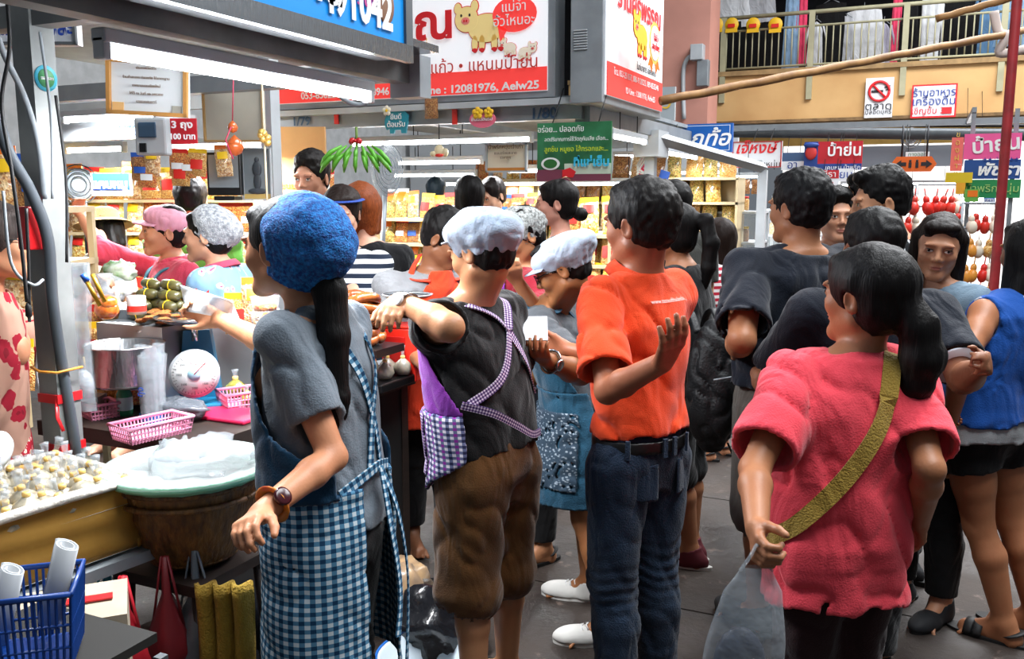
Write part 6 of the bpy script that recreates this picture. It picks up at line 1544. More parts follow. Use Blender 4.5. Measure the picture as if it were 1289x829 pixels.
# fan in a plastic cover
e = empty('covered_fan', P(487, 212, 5.2), AZ + .5, 'pedestal fan wrapped in clear plastic behind the bananas', 'fan'); mb = MB()
for k_ in range(5): mb.tube([(.085 * (1 - .18 * k_) * math.cos(t), -.03, .14 * (1 - .18 * k_) * math.sin(t)) for t in [2 * math.pi * j / 18 for j in range(19)]], .003, 4)
mb.build('cage', steel, e); b_ = MB(); b_.ball((0, 0, 0), (.10, .06, .16), 14, 8); b_.build('plastic_cover', film_w, e); b_ = MB(); b_.tube([(0, .03, -.1), (-.03, .03, -.5), (-.03, .03, -1.84)], .016, 8); b_.build('stand', steel, e)
# figurine lamp ornament
e = empty('hanging_ornament', onY(553, 190, Yf), AZ, 'small white and gold figurine ornament hanging before the tubes', 'ornament'); mb = MB(); mb.ball((0, 0, 0), (.035, .02, .045), 8, 6); mb.ball((-.04, 0, -.02), (.025, .015, .02), 8, 5); mb.ball((.04, 0, -.01), (.025, .015, .03), 8, 5); mb.build('figure', mat('gold_white', '#e8d8b0', .4), e); mb = MB(); mb.ball((0, -.02, -.03), (.03, .01, .012), 8, 4); mb.build('ribbon', LB[0], e)

# shelves and counters of the corner stall, packed with snack bags
shelf_m = mat('shelf_laminate', '#c8b48c', .5, var=.1); white_lam = mat('white_laminate', '#b8bcc0', .4)
def shelf_unit(name, label, x0, x1, y0, y1, zs, m_=shelf_m, back=True, rz=0, sides=True):
    e = empty(name, ((x0 + x1) / 2, (y0 + y1) / 2, 0), rz, label, 'shelf'); w, d_ = x1 - x0, y1 - y0
    for z in zs: b_ = MB(); b_.box((0, 0, z), (w, d_, .025)); b_.build('shelf_board', m_, e)
    for q in (-1, 1): b_ = MB(); b_.box((q * (w / 2 - .012), 0 if sides else d_ / 2 - .02, zs[-1] / 2), (.024, d_ if sides else .03, zs[-1])); b_.build('side_panel' if sides else 'upright', m_, e)
    if back: b_ = MB(); b_.box((0, d_ / 2 - .006, zs[-1] / 2), (w, .012, zs[-1])); b_.build('back_panel', m_, e)
    return e
rb = random.Random(5)
def fill_row(x0, x1, y, z, where, s=1.0, step=.13, kinds=(0, 1, 2, 3, 4, 5), rz=0.0, tilt=-.12, lab=True, cap_=99):
    x = x0; n_ = 0
    while x < x1 and n_ < cap_:
        snack_bag((x, y + rb.uniform(-.015, .015), z), rz + rb.uniform(-.2, .2), rb.choice(kinds), None, None, s * rb.uniform(.9, 1.08), tilt + rb.uniform(-.08, .05), rb.uniform(-.07, .07), lab, where); x += step * s * rb.uniform(.9, 1.1); n_ += 1
# front counter of B with stepped display
tag(box('front_counter', (XL + .1, Yf + .15, 0), (XR - .15, Yf + .75, .88), white_lam), 'white front counter of the corner stall', 'counter')
shelf_unit('display_shelf', 'low stepped display shelf on the corner stall counter', XL + .3, XR - .4, Yf + .8, Yf + 1.1, (1.0, 1.22, 1.42))
fill_row(XL + .4, XR - .4, Yf + .35, .885, 'standing on the corner stall counter', 1.0, .15, tilt=-.2)
fill_row(XL + .4, XR - .4, Yf + .55, .885, 'standing on the corner stall counter', 1.15, .15)
fill_row(XL + .4, XR - .5, Yf + .9, 1.015, 'on the lower display shelf', .95, .135)
fill_row(XL + .4, XR - .5, Yf + .9, 1.235, 'on the middle display shelf', .85, .125)
fill_row(XL + .4, XR - .5, Yf + .9, 1.435, 'on the top display shelf', .9, .13)
for i, zz in enumerate((1.05, 1.3, 1.55, 1.78)):
    fill_row(XL + .1, XR + .3, 8.7, zz, 'on the back shelves of the corner stall', 1.1, .16, lab=False)
shelf_unit('back_shelf', 'tall back shelf of the corner stall filled with snack bags', XL, XR + .4, 8.55, 8.9, (.85, 1.04, 1.29, 1.54, 1.77))
# side display facing the aisle right of the bun-haired woman
shelf_unit('aisle_shelf', 'narrow shelf of packaged snacks facing the aisle by the stall post', XR - .45, XR - .05, 6.2, 6.9, (.9, 1.1, 1.32))
for zz in (1.115, 1.335): fill_row(XR - .4, XR + .0, 6.3, zz, 'on the narrow aisle shelf by the post', 1.1, .15, (0, 3, 5))
for zz in (.915, 1.115): fill_row(XR - .4, XR + .0, 6.22, zz - .02, 'on the narrow aisle shelf by the post', 1.1, .15, (0, 1, 5))

# ------------------------------------------------------------------ far cabinets (block C)
def cabinet(px0, px1, d0, label, hh=1.45, rows=2):
    a, b_ = P(px0, 250, d0), P(px1, 250, d0); w = (b_ - a).length; c = (a + b_) / 2; e = empty('glass_cabinet', (c.x, c.y, 0), 0, label, 'cabinet')
    dp = .6; q = MB(); q.box((0, 0, .42), (w, dp, .84)); q.build('base', white_lam, e)
    for sx in (-1, 1):
        for sy in (-1, 1): q = MB(); q.box((sx * (w / 2 - .015), sy * (dp / 2 - .015), .84 + (hh - .84) / 2), (.03, .03, hh - .84)); q.build('frame_post', steel_lt, e)
    for z in [.86 + (hh - .86) * i / rows for i in range(rows + 1)]: q = MB(); q.box((0, 0, z), (w, dp, .02)); q.build('shelf_board', steel_lt, e)
    q = MB(); q.box((0, -dp / 2, (.86 + hh) / 2), (w - .06, .006, hh - .88)); q.build('glass_pane', glass, e)
    return (c.x, c.y, w, dp)
jar_me = None
def jar(p, s_, m_, label, group):
    global jar_me
    e = tag(link_mesh('jar', jar_me[m_], None, None, p), label, 'jar', group); e.scale = (s_, s_, s_); l = link_mesh('lid', lid_me[m_ % 3], None, e); return e
jar_me = []; lid_me = []
for m_ in SN: q = MB(); q.lathe([(.0, 0), (.055, 0), (.06, .01), (.06, .12), (.05, .14), (0, .14)], 14); me = q.mesh('jar'); me.materials.append(m_); jar_me.append(me)
for m_ in (LB[0], LB[1], white): q = MB(); q.lathe([(0, .14), (.056, .14), (.056, .165), (0, .165)], 14); me = q.mesh('lid'); me.materials.append(m_); lid_me.append(me)
for (a, b_, dd, lb_) in ((888, 962, 9.0, 'far glass cabinet of jars left of the white frame post'), (770, 880, 10.5, 'farther glass cabinet behind the ponytailed woman'), (968, 1035, 10.5, 'far glass cabinet right of the white frame post')):
    cx, cy, w, dp = cabinet(a, b_, dd, lb_)
    for z in (.87, 1.165, 1.47):
        x = cx - w / 2 + .1
        while x < cx + w / 2 - .06: jar((x, cy - .15 + rb.uniform(0, .1), z), rb.uniform(.8, 1.15), rb.randrange(6), 'jar of sweets in the far glass cabinets', 'jars in the far cabinets'); x += .15
fc = empty('market_stall', (0, 0, 0), 0, 'white steel frame of the far stall with an upright post', 'stall frame')
a = P(961, 200, 8.4); b_ = P(902, 188, 7.6); zt2 = P(961, 214, 8.4).z
for p0, p1 in (((a.x - .04, a.y - .04, 0), (a.x + .04, a.y + .04, zt2)),): box('post', p0, p1, steel_lt, fc)
q = MB(); q.tube([Vector((XR + .04, 6.9, zt2 + .22)), Vector((a.x, a.y, zt2 + .02))], .05, 4, smooth=False); q.build('beam', steel_lt, fc)
for i in range(4): # dark packets hung on the far back rail
    p = P(905 + i * 16, 232, 9.6); snack_bag((p.x, p.y, p.z - .1), 0, 4, 'dark packet hanging in a row over the far cabinets', 'dark packets over the far cabinets', .8, 0, 0, False)

# far right: lit shop front with hanging goods under the balcony
glow_far = mat('glowing_shop_wall', '#e8e6e2', .7, emit=.45)  # wall material glows by itself, standing in for the shop's light
structure(box('wall_shop', (-2.2, 15.4, 0), (7, 15.5, 2.4), glow_far))
structure(box('wall_far_left', (-8.2, 13.6, 0), (-2.6, 13.7, 2.6), mat('far_wall_pale', '#c0c4c8', .7)))
p0 = P(1060, 232, 12.6); 
for i, (a_, b_) in enumerate(((1058, 1130), (1132, 1205), (1206, 1252))):
    tube_lamp(onY(a_, 232 - i, 13.6), onY(b_, 233 - i, 13.6), 'lit tube over the far right shop front', 22, em=tube_far, group='tubes over the far shop', light=i != 1)
# bright bare lamps
for px in (1215, 1236): 
    c = P(px, 262, 12.0); o = MB(); o.ball((0, 0, 0), (.10, .10, .15), 12, 8); o = o.build('bright_lamp', mat('bright_bulb', '#ffffff', .4, emit=9), None, c); tag(o, 'bright white lamp glowing over the far shop goods', 'lamp', 'bright lamps over the far shop')
    sk = MB(); sk.tube([(0, 0, .14), (0, 0, .24)], .03, 8); sk.build('lamp_socket', white, o)
# racks of red and gold hanging goods
def rack(px0, px1, d0, label, rows, col, z0=.9, dz=.2, cat='goods'):
    a, b_ = P(px0, 300, d0), P(px1, 300, d0); w = (b_ - a).length; c = (a + b_) / 2
    e = empty('goods_stand', (c.x, c.y, 0), AZ, label, 'stand')
    for q in (-1, 1): m2 = MB(); m2.tube([(q * w / 2, 0, 0), (q * w / 2, 0, z0 + rows * dz)], .018, 6); m2.build('upright', steel, e)
    for r_ in range(rows): m2 = MB(); m2.tube([(-w / 2, 0, z0 + (r_ + 1) * dz), (w / 2, 0, z0 + (r_ + 1) * dz)], .012, 6); m2.build('rail', steel, e)
    return a, b_, w
red_bead = mat('red_gourd', '#d0382c', .35, var=.2); gold_b = mat('golden_gourd', '#d8903a', .35, var=.2)
pouch = MB(); pouch.ball((0, 0, -.05), (.035, .03, .045), 8, 6); pouch.ball((0, 0, .0), (.02, .02, .028), 8, 5); pouch.tube([(0, 0, .02), (0, 0, .07)], .004, 4)
pmes = []
for m_ in (red_bead, gold_b, SN[1], SN[0], mat('pale_pack', '#e8dcc8', .4), LB[0]): me = pouch.mesh('hanging_pack'); me.materials.append(m_); pmes.append(me)
for (a_, b_, dd, lb_, rows, kinds) in ((1208, 1252, 7.4, 'stand of red and golden gourd charms beside the red pole', 6, (0, 1, 2, 3, 4, 5)), (1085, 1150, 11.5, 'far stand of red goods behind the young men', 4, (0, 0, 5, 4)), (1150, 1205, 11.0, 'far stand of red and white goods left of the long haired young woman', 4, (0, 5, 4, 1))):
    a, b2, w = rack(a_, b_, dd, lb_, rows, None, z0=.35 if dd < 8 else .7, dz=.2 if dd < 8 else .26)
    nn = int(w / (.062 if dd < 8 else .10)); sc_ = 1.3 if dd < 8 else 2.0
    for r_ in range(rows):
        for j in range(nn + 1):
            t = j / max(nn, 1); p = a + (b2 - a) * t; o = bpy.data.objects.new('hanging_pack', rb.choice([pmes[k_] for k_ in kinds])); COL.objects.link(o)
            o.location = (p.x + rb.uniform(-.03, .03), p.y - .03 - rb.random() * .02, (.35 if dd < 8 else .7) + (r_ + 1) * (.2 if dd < 8 else .26) - .085 * sc_ - rb.random() * .02); o.rotation_euler = (rb.uniform(-.2, .2), rb.uniform(-.3, .3), rb.uniform(0, 6)); o.scale = (sc_,) * 3
            tag(o, {7.4: 'small charm pack hanging on the stand beside the red pole', 11.5: 'small red or white pack on the far stand behind the young men', 11.0: 'small pack on the far stand left of the long haired woman'}[dd], 'pack', {7.4: 'charm packs beside the red pole', 11.5: 'packs on the far middle stand', 11.0: 'packs on the far right stand'}[dd])
# ------------------------------------------------------------------ block A: the near left stall
XA = -1.81; XP = -2.30
e = empty('market_stall', (0, 0, 0), 0, 'worn steel post and beams of the near left stall', 'stall frame')
pl = onX(76, 500, XP); worn = mat('worn_grey_steel', '#8f9290', .5, .3, col2='#5f6262', vscale=3, detail=6)
box('post', (XP - .038, pl.y - .038, 0), (XP + .038, pl.y + .038, 2.55), worn, e)
zl = onX(300, 92, XA + .03).z; bz0 = onX(480, 100, XA).z
box('beam', (XA - .035, .5, bz0 + .0), (XA + .035, 3.02, bz0 + .09), worn, e)
box('beam', (-3.6, pl.y - .03, bz0 + .05), (XA, pl.y + .03, bz0 + .11), worn, e)
box('beam', (-3.9, 3.0, bz0 + .02), (XA + .03, 3.06, bz0 + .09), steel, e)
box('soffit', (XA - .02, .4, bz0 + .10), (XA + .16, 2.95, bz0 + .125), alu, e)
box('bracket', (XA - .05, 2.95, bz0 - .05), (XA + .08, 3.03, bz0 + .10), steel, e)
# blue sign above
zs0 = onX(512, 66, XA + .20).z; ye = onX(512, 66, XA + .20).y
sb = empty('blue_light_box', (XA + .20, 0, 0), 0, 'bright blue shop sign with white Thai lettering and phone number over the near stall', 'sign')
def bx(n, p0, p1, m_): return box(n, p0, p1, m_, sb)
bx('housing', (-.12, .4, zs0 - .02), (.0, ye, zs0 + .62), steel_dk); bx('panel', (.0, .45, zs0 + .02), (.008, ye - .03, zs0 + .60), mat('lit_blue_panel', '#1288d8', .35, emit=.12))
bx('frame_edge', (-.005, .4, zs0 - .035), (.02, ye + .01, zs0 + .02), alu); bx('frame_edge', (-.01, ye - .03, zs0 - .03), (.018, ye + .012, zs0 + .62), steel_dk)
yt = onX(452, 30, XA + .21); text('491042', .155, ink_w, (.012, yt.y, zs0 + .10), (R(90), 0, R(90)), sb, 'lettering', .002, 'CENTER', .80, 0, .005)
yt = onX(345, 16, XA + .21); text('ขายส่ง บ้าน', .16, ink_w, (.012, yt.y - .05, zs0 + .125), (R(90), 0, R(90)), sb, 'lettering', .002, 'CENTER', 1.0, .2, .004)
q = onX(489, 6, XA + .22); mb = MB(); mb.ball((.01, q.y, q.z - .0), (.004, .05, .06), 14, 8); mb.build('gourd_print', mat('print_brown', '#7a5238', .5), sb)
q = onX(462, 0, XA + .22); text('๑๗', .09, mat('magenta_ink', '#c03a8a', .5), (.012, q.y, q.z + .01), (R(90), 0, R(90)), sb)
# the big lamp
la, lb_ = onX(124, 72, XA + .02), onX(466, 116, XA + .02)
tube_lamp(Vector((XA + .02, la.y, (la.z + lb_.z) / 2)), Vector((XA + .02, lb_.y, (la.z + lb_.z) / 2)), 'long bright fluorescent tube under the blue sign in the foreground', 34, r=.016, em=mat('lit_tube_front', '#f4faff', .4, emit=38))
c = onX(44, 17, XA + .03)
for px, py, lb2 in ((68, 100, 'round blue green sticker half way up the near post'), (70, 10, 'round blue green sticker at the top of the near post')):
    c = onX(px, py, XP + .04); o = MB(); o.lathe([(0, 0), (.036, 0), (.036, .002), (0, .002)], 24, (0, 0, 0), Matrix.Rotation(R(90), 3, 'Y')); o = o.build('sticker', mat('sticker_teal', '#3fa0b8', .4), None, (XP + .039, pl.y, c.z)); tag(o, lb2, 'sticker')
    o2 = MB(); o2.lathe([(0, .002), (.026, .002), (.026, .0035), (0, .0035)], 20, (0, 0, 0), Matrix.Rotation(R(90), 3, 'Y')); o2.build('emblem', mat('sticker_leaf', '#3a7a4a', .4), o)
    text('ตลาดสด', .012, ink_w, (.006, 0, 0), (R(90), 0, R(90)), o)
# red box on post
c = onX(81, 285, XP); o = box('red_switch_box', (XP - .01, pl.y - .09, c.z - .06), (XP + .04, pl.y - .039, c.z + .06), red_pl, bev=.004); tag(o, 'small red box fixed to the near post', 'box')
# cables around the post
def cable(pts, r, m_, label, n=8): mb = MB(); mb.tube(catmull(pts, 6), r, n); return tag(mb.build('cable', m_), label, 'cable')
gc = mat('grey_conduit', '#7d8388', .5, var=.1)
cable([P(-12, 120, 2.38), P(10, 190, 2.42), P(38, 240, 2.48), P(60, 300, 2.52), P(66, 380, 2.53), P(78, 460, 2.56), P(96, 570, 2.58), P(100, 640, 2.61)], .016, mat('charcoal_conduit', '#3c4248', .45, var=.25, vscale=4), 'thick dark grey conduit winding down beside the near post')
cable([P(-12, 20, 2.38), P(6, 70, 2.39), P(30, 120, 2.45), P(48, 180, 2.50), P(56, 250, 2.53)], .008, gc, 'pale grey cable running down to the near post')
cable([P(8, -8, 2.31), P(12, 60, 2.31), P(2, 130, 2.31), P(14, 210, 2.31), P(26, 300, 2.31), P(34, 380, 2.31)], .0048, rubber, 'thin black cable hanging with a plug at its end')
cable([P(33, 262, 2.34), P(36, 330, 2.34), P(37, 385, 2.34)], .0042, rubber, 'second thin black cable hanging left of the post')
cable([P(4, 240, 2.34), P(14, 330, 2.34), P(40, 358, 2.34), P(54, 352, 2.38)], .0042, gc, 'thin grey cable looping below the conduit')
c = P(36, 390, 2.34); mb = MB(); mb.lathe([(.004, .02), (.008, .01), (.009, -.015), (.004, -.02)], 10); mb.box((-.003, 0, -.026), (.002, .004, .012)); mb.box((.003, 0, -.026), (.002, .004, .012)); tag(mb.build('power_plug', rubber, None, c), 'black power plug dangling left of the near post', 'plug')
cable([P(52, 400, 2.65), P(46, 470, 2.65), P(60, 520, 2.65), P(66, 560, 2.65)], .003, white, 'thin white cord hanging beside the near post')
# string tie and red tapes on the post
for py, lb2 in ((560, 'red tape wound round the foot of the near post'), (497, 'red tape wound round the near post above the baskets')):
    c = onX(80, py, XP); z = c.z; mb = MB(); mb.box((0, 0, 0), (.084, .084, .026)); mb.tube([(.03, -.035, 0), (.045, -.05, -.05), (.06, -.045, -.09)], .007, 6, flat=.4); tag(mb.build('red_tape', red_pl, None, (XP, pl.y, z)), lb2, 'tape')
c = onX(90, 458, XP); mb = MB(); mb.tube([(-.05, -.05, .004), (0, -.06, -.004), (.06, -.05, -.004), (.065, .03, 0)], .004, 6); tag(mb.build('rubber_string', mat('orange_string', '#c8842a', .6), None, (XP, pl.y, c.z)), 'orange string tied across the hanging plastic bags', 'string')
mb = MB()
for i in range(5): mb.tube(catmull([P(24 + i * 3, 52 + i, 2.72), P(16 + i * 5, 60, 2.72), P(30, 66 + i * 2, 2.72), P(28 + i * 2, 82, 2.72)], 4), .006, 6, flat=.5)
tag(mb.build('red_rag', cloth_mat('red_rag', '#d8403a')), 'red cloth strip knotted over the bar at the upper left', 'rag')
# stacked plastic bags hanging from the post
def hanging_bags(p, w, h, label, n=4, m_=film_w):
    mb = MB()
    for i in range(n):
        ph = i * 1.3
        mb.sheet(lambda a, b_: Vector(((a - .5) * w * (1 - .2 * math.sin(b_ * 3)) + .004 * math.sin(b_ * 9 + ph), -.006 * i + .008 * math.sin(a * 6 + ph + b_ * 5), -b_ * h)), 7, 12)
    o = mb.build('plastic_bag_bundle', m_, None, p, (0, 0, AZ)); return tag(o, label, 'plastic bags')
hanging_bags(P(99, 330, 2.72), .06, .46, 'bundle of clear plastic bags hanging on the right of the near post'); hanging_bags(P(52, 322, 2.79), .05, .44, 'bundle of clear plastic bags hanging on the left of the near post')
o = MB(); o.ball((0, 0, 0), (.035, .03, .05), 12, 8); tag(o.build('plastic_bag', film_w, None, P(105, 485, 2.69)), 'crumpled clear bag tied at the post below the orange string', 'plastic bag')
# bag of red curry paste in a bag, hanging by the post
o = MB(); o.ball((0, 0, -.01), (.042, .034, .032), 12, 8); o.ball((.012, -.004, .012), (.03, .028, .024), 10, 6); o = o.build('curry_bag', mat('red_curry', '#b04a10', .25, col2='#d8782a', vscale=60, coat=.8), None, P(134, 385, 2.75)); tag(o, 'clear bag of red chilli snack held above the steel pot', 'food bag')
nk_ = MB(); nk_.lathe([(.03, .03), (.012, .06), (.02, .09), (.026, .1)], 12); nk_.build('bag_neck', film_w, o)
mb = MB(); mb.tube([P(108, 352, 2.30), P(126, 385, 2.30)], .006, 6); mb.tube([P(116, 345, 2.30), P(132, 380, 2.30)], .006, 6); o = mb.build('tongs', mat('brass_tongs', '#c8962a', .3, .6)); tag(o, 'brass tongs in the hand beside the post', 'tongs')
hm = MB(); hm.tube([P(104, 345, 2.30), P(110, 354, 2.30)], .008, 6); hm.build('blue_handle', LB[4], o)

# boards above, left
c, w, h = at_px(-30, 18, 100, 58, d=3.4); e = sign('white_board', 'white board with blue lettering at the upper left behind the post', c, w, h, AZ, [(0, 0, 1, 1, bd_w)], frame=steel_dk, fw=.01); wr(e, 'ขนมเข่ง โลละ', .12, ink_b, .02, 0, .04, 1.1, off=.003)
for (px0, px1, py, Y_) in ((80, 200, 150, 3.6), (84, 158, 190, 4.3), (215, 340, 186, 3.9), (85, 250, 122, 5.0)):
    tube_lamp(onY(px0, py, Y_), onY(px1, py - 3, Y_), {80: 'lit tube just above the 1/78 beam', 84: 'lit tube behind the post under the 1/78 beam', 215: 'lit tube under the cream panel', 85: 'farther lit tube behind the framed certificate'}[px0], 36)
a, b_ = onY(78, 165, 3.75), onY(238, 163, 3.75)
o = box('numbered_beam', (a.x - .2, 3.72, a.z - .06), (b_.x, 3.8, a.z + .06), steel_lt); tag(o, 'grey beam marked 1/78 behind the near post', 'beam'); q = onY(157, 165, 3.7); text('1/78', .075, num, (q.x - o.location.x, -.045, q.z - o.location.z), (R(90), 0, 0), o, 'plot_number', .001, 'CENTER', 1.1)
for i, (py, Y_) in enumerate(((118, 4.6), (138, 5.6))): a, b_ = onY(80, py, Y_), onY(330, py, Y_); tag(box('cross_beam', (a.x - .3, Y_, a.z - .05), (b_.x, Y_ + .06, a.z + .05), steel_lt), ('nearer', 'farther')[i] + ' grey cross beam behind the framed certificate', 'beam')
ceil_m = mat('stall_ceiling', '#878d93', .6, var=.1); o = box('stall_roof', (-5.2, 3.5, 2.5), (-3.5, 5.2, 2.55), ceil_m); tag(o, 'grey sheet roof over the left stalls', 'roof')
# framed certificate
e = sign('framed_certificate', 'framed certificate in a gold wooden frame hanging under the tube', *at_px(137, 76, 238, 146, d=3.0), AZ, [(0, 0, 1, 1, mat('certificate_paper', '#dfe2e4', .3)), (.06, .06, .20, .22, mat('gold_print', '#e8b878', .5)), (.80, .06, .92, .2, mat('seal_grey', '#a8a498', .5))], frame=mat('gold_wood', '#c08a4a', .4, .2), fw=.012, th=.015, cat='picture', rot=(0, R(3), AZ))
for i, (t_, z) in enumerate((('ประกาศนียบัตร', .06), ('ร้านค้าสะอาด ปลอดภัย ได้มาตรฐาน', .03), ('เทศบาลนครเชียงใหม่', .005), ('ให้ไว้ ณ วันที่ ๑๒ มกราคม', -.02), ('นายกเทศมนตรี', -.045))): wr(e, t_, .011, MATS['brown_ink'], 0, z, .02)
# red price sign
c, w, h = at_px(215, 149, 248, 181, d=3.5); e = sign('price_sign', 'red price sign reading 3 bags 100 baht', c, w, h, AZ, [(0, 0, 1, 1, bd_red)], th=.008); wr(e, '3 ถุง', .036, ink_w, 0, .022, .012, 1.2, off=.001); wr(e, '100 บาท', .032, ink_w, 0, -.022, .012, 1.0, off=.001)
# meter
c = P(193, 172, 3.7); e = empty('electric_meter', c, AZ, 'grey electricity meter with glass window on the partition', 'meter'); mb = MB(); mb.box((0, 0, 0), (.13, .06, .15), bev=.01); mb.build('case', steel_lt, e); mb = MB(); mb.box((-.01, -.033, .025), (.07, .01, .06), bev=.003); mb.build('window', mat('meter_glass', '#3a5066', .1), e); mb = MB(); mb.box((-.03, -.034, -.045), (.025, .012, .035)); mb.build('black_switch', black, e)
# cream panel, gourds, monitor, poster
c, w, h = at_px(257, 98, 333, 179, d=4.0); sign('cream_panel', 'plain cream panel with wooden edge behind the hanging gourds', c, w, h, AZ, [(0, 0, 1, 1, mat('cream_board', '#b4b0a2', .5, var=.06))], frame=mat('wood_edge', '#b08a54', .5), fw=.008, th=.02, cat='panel')
gd = mat('orange_gourd', '#c8602a', .25, coat=.6, var=.2, vscale=20)
e = empty('hanging_gourds', P(293, 160, 3.5), AZ, 'two orange gourds hung on a pink cord before the cream panel', 'gourds')
for z, r in ((.0, .020), (-.072, .034)): mb = MB(); mb.lathe([(0, -r * 1.1), (r * .7, -r * .8), (r, -r * .1), (r * .75, r * .6), (r * .35, r * 1.0), (0, r * 1.3)], 16, (.005 if z else 0, 0, z)); mb.build('gourd', gd, e)
mb = MB(); mb.tube([(.012, 0, .20), (.0, 0, .02)], .0025, 5); mb.tube([(0, -.02, .0), (-.02, -.03, -.05), (.005, -.03, -.12)], .003, 5); mb.build('pink_cord', mat('cord_pink', '#c83a5a', .6), e)
e = empty('gold_charm_string', P(333, 170, 3.4), AZ, 'pale ribbon string with golden charms by the partition', 'charm')
mb = MB(); mb.tube([(-.002, 0, .22), (0, 0, -.25)], .004, 5); mb.build('ribbon', mat('pale_ribbon', '#d8c8a8', .6), e)
mb = MB(); [mb.ball((.014 * math.cos(i * 2.2), -.01, .02 * math.sin(i * 1.7) - .01), (.014, .012, .014), 8, 5) for i in range(6)]; mb.build('charms', mat('gold_charm', '#d8b060', .3, .6), e)
c, w, h = at_px(262, 192, 305, 246, d=4.1); e = empty('monitor', c, AZ, 'old dark monitor on the back shelf behind the white knitted cap', 'monitor'); mb = MB(); mb.box((0, 0, 0), (w, .04, h), bev=.005); mb.build('case', black, e); mb = MB(); mb.box((0, -.022, .012), (w * .86, .004, h * .76)); mb.build('screen', mat('grey_screen', '#8c969c', .15), e); mb = MB(); mb.box((0, .03, -h / 2 - .012), (w * .6, .12, .02)); mb.build('stand', black, e)
c, w, h = at_px(306, 186, 343, 252, d=4.2); e = sign('statue_poster', 'grey framed picture of a standing statue on the partition', c, w, h, AZ, [(0, 0, 1, 1, mat('poster_grey', '#7c8488', .4)), (0, 0, 1, .12, mat('poster_gold', '#c8a860', .4))], frame=steel_lt, fw=.006, th=.015, cat='picture')
mb = MB(); mb.ball((0, -.012, .065), (.011, .004, .013), 8, 5); mb.ball((0, -.012, .022), (.022, .004, .035), 10, 6); mb.ball((0, -.012, -.035), (.018, .004, .04), 10, 6); mb.ball((0, -.012, -.078), (.045, .004, .014), 10, 5); mb.build('statue_print', mat('print_dark', '#3c4248', .5), e)
o = box('partition_post', (0, 0, 0), (.07, .07, 2.5), steel_lt); q = P(342, 200, 4.6); o.location = (q.x, q.y, 1.25); tag(o, 'pale upright partition post left of the young man', 'post')
c = P(365, 225, 5.2); o = box('display_board', (-.2, -.02, -.3), (.22, .02, .28), mat('tan_card', '#c8965a', .7, var=.06)); o.location = (c.x, c.y, c.z); o.rotation_euler = (0, 0, AZ); tag(o, 'tan board behind the young man with black hair', 'panel')
text('ขนมพื้นเมือง', .05, LB[3], (0.08, -.025, -.04), (R(90), 0, 0), o)
# blue hanging shop sign in the stall
c, w, h = at_px(117, 218, 165, 246, d=5.3); e = sign('tilted_blue_sign', 'blue and white sign standing among the snacks behind the straw hat woman', c, w, h, AZ, [(0, 0, 1, 1, bd_w), (.04, .25, 1, 1, mat('royal_board', '#2a50b0', .4))]); wr(e, 'แคบหมู', .085, ink_w, 0, -.0, .05, 1.1, off=.003)
c = P(102, 232, 5.6); e = empty('small_fan', c, AZ, 'small round electric fan behind the near post', 'fan'); mb = MB()
for k_ in range(4): mb.tube([(.12 * (1 - .2 * k_) * math.cos(t), -.03, .12 * (1 - .2 * k_) * math.sin(t)) for t in [2 * math.pi * j / 18 for j in range(19)]], .004, 4)
mb.build('cage', steel_dk, e); mb = MB(); mb.ball((0, 0, 0), (.10, .015, .10), 14, 6); mb.build('blades', mat('pale_blade', '#b8c4cc', .4), e); mb = MB(); mb.tube([(0, .03, -.1), (0, .03, -.8)], .015, 6); mb.build('stand', steel_dk, e)
# back shelves of the left stalls
e = empty('snack_rack', P(200, 245, 5.9), AZ, 'wide rack behind the stall women crowded with snack bags', 'rack'); e.location.z = 0
for z in (.95, 1.16, 1.37, 1.58): mb = MB(); mb.box((0, .1, z), (2.2, .32, .02)); mb.build('shelf_board', shelf_m, e)
for q in (-1, 1): mb = MB(); mb.box((q * 1.1, .1, .8), (.03, .32, 1.6)); mb.build('side_panel', shelf_m, e)
Mr = Matrix.Translation((e.location.x, e.location.y, 0)) @ Matrix.Rotation(AZ, 4, 'Z')
for iz, z in enumerate((.965, 1.175, 1.385, 1.595)):
    x = -1.05
    while x < 1.08:
        q = Mr @ Vector((x, 0, z)); snack_bag(q, AZ + rb.uniform(-.2, .2), rb.choice((0, 2, 5, 1)), None, None, rb.uniform(.85, .98), -.1, rb.uniform(-.06, .06), where='on the rack behind the stall women'); x += .125
for i, (px, py) in enumerate(((225, 200), (236, 202), (248, 200), (178, 205), (192, 200), (284, 200), (228, 212), (186, 214))):
    q = P(px, py + 22, 4.0); snack_bag((q.x, q.y, q.z), AZ + rb.uniform(-.2, .2), (2, 2, 0, 4, 1, 1, 0, 2)[i], 'bag of snacks hanging under the partition beam', 'snack bags hanging under the partition beam', .55, 0, rb.uniform(-.1, .1))
# tall heap of pork rind bags at the far left
q = P(8, 250, 3.5); o = shelf_unit('side_rack', 'rack at the far left edge stacked with large puffed snack bags', q.x - .66, q.x + .06, q.y, q.y + .3, (.9, 1.12, 1.34, 1.56), sides=False, back=False); o.rotation_euler.z = AZ; Mr = o.matrix_basis.copy()
for z in (.915, 1.135, 1.355, 1.575):
    x = -.30
    while x < .32: q = Mr @ Vector((x, -.02, z)); snack_bag(q, AZ + rb.uniform(-.3, .3), rb.choice((0, 1, 1, 4)), 'puffed', 'rack', rb.uniform(.95, 1.1), -.1, rb.uniform(-.08, .08), where='on the far left rack'); x += .125

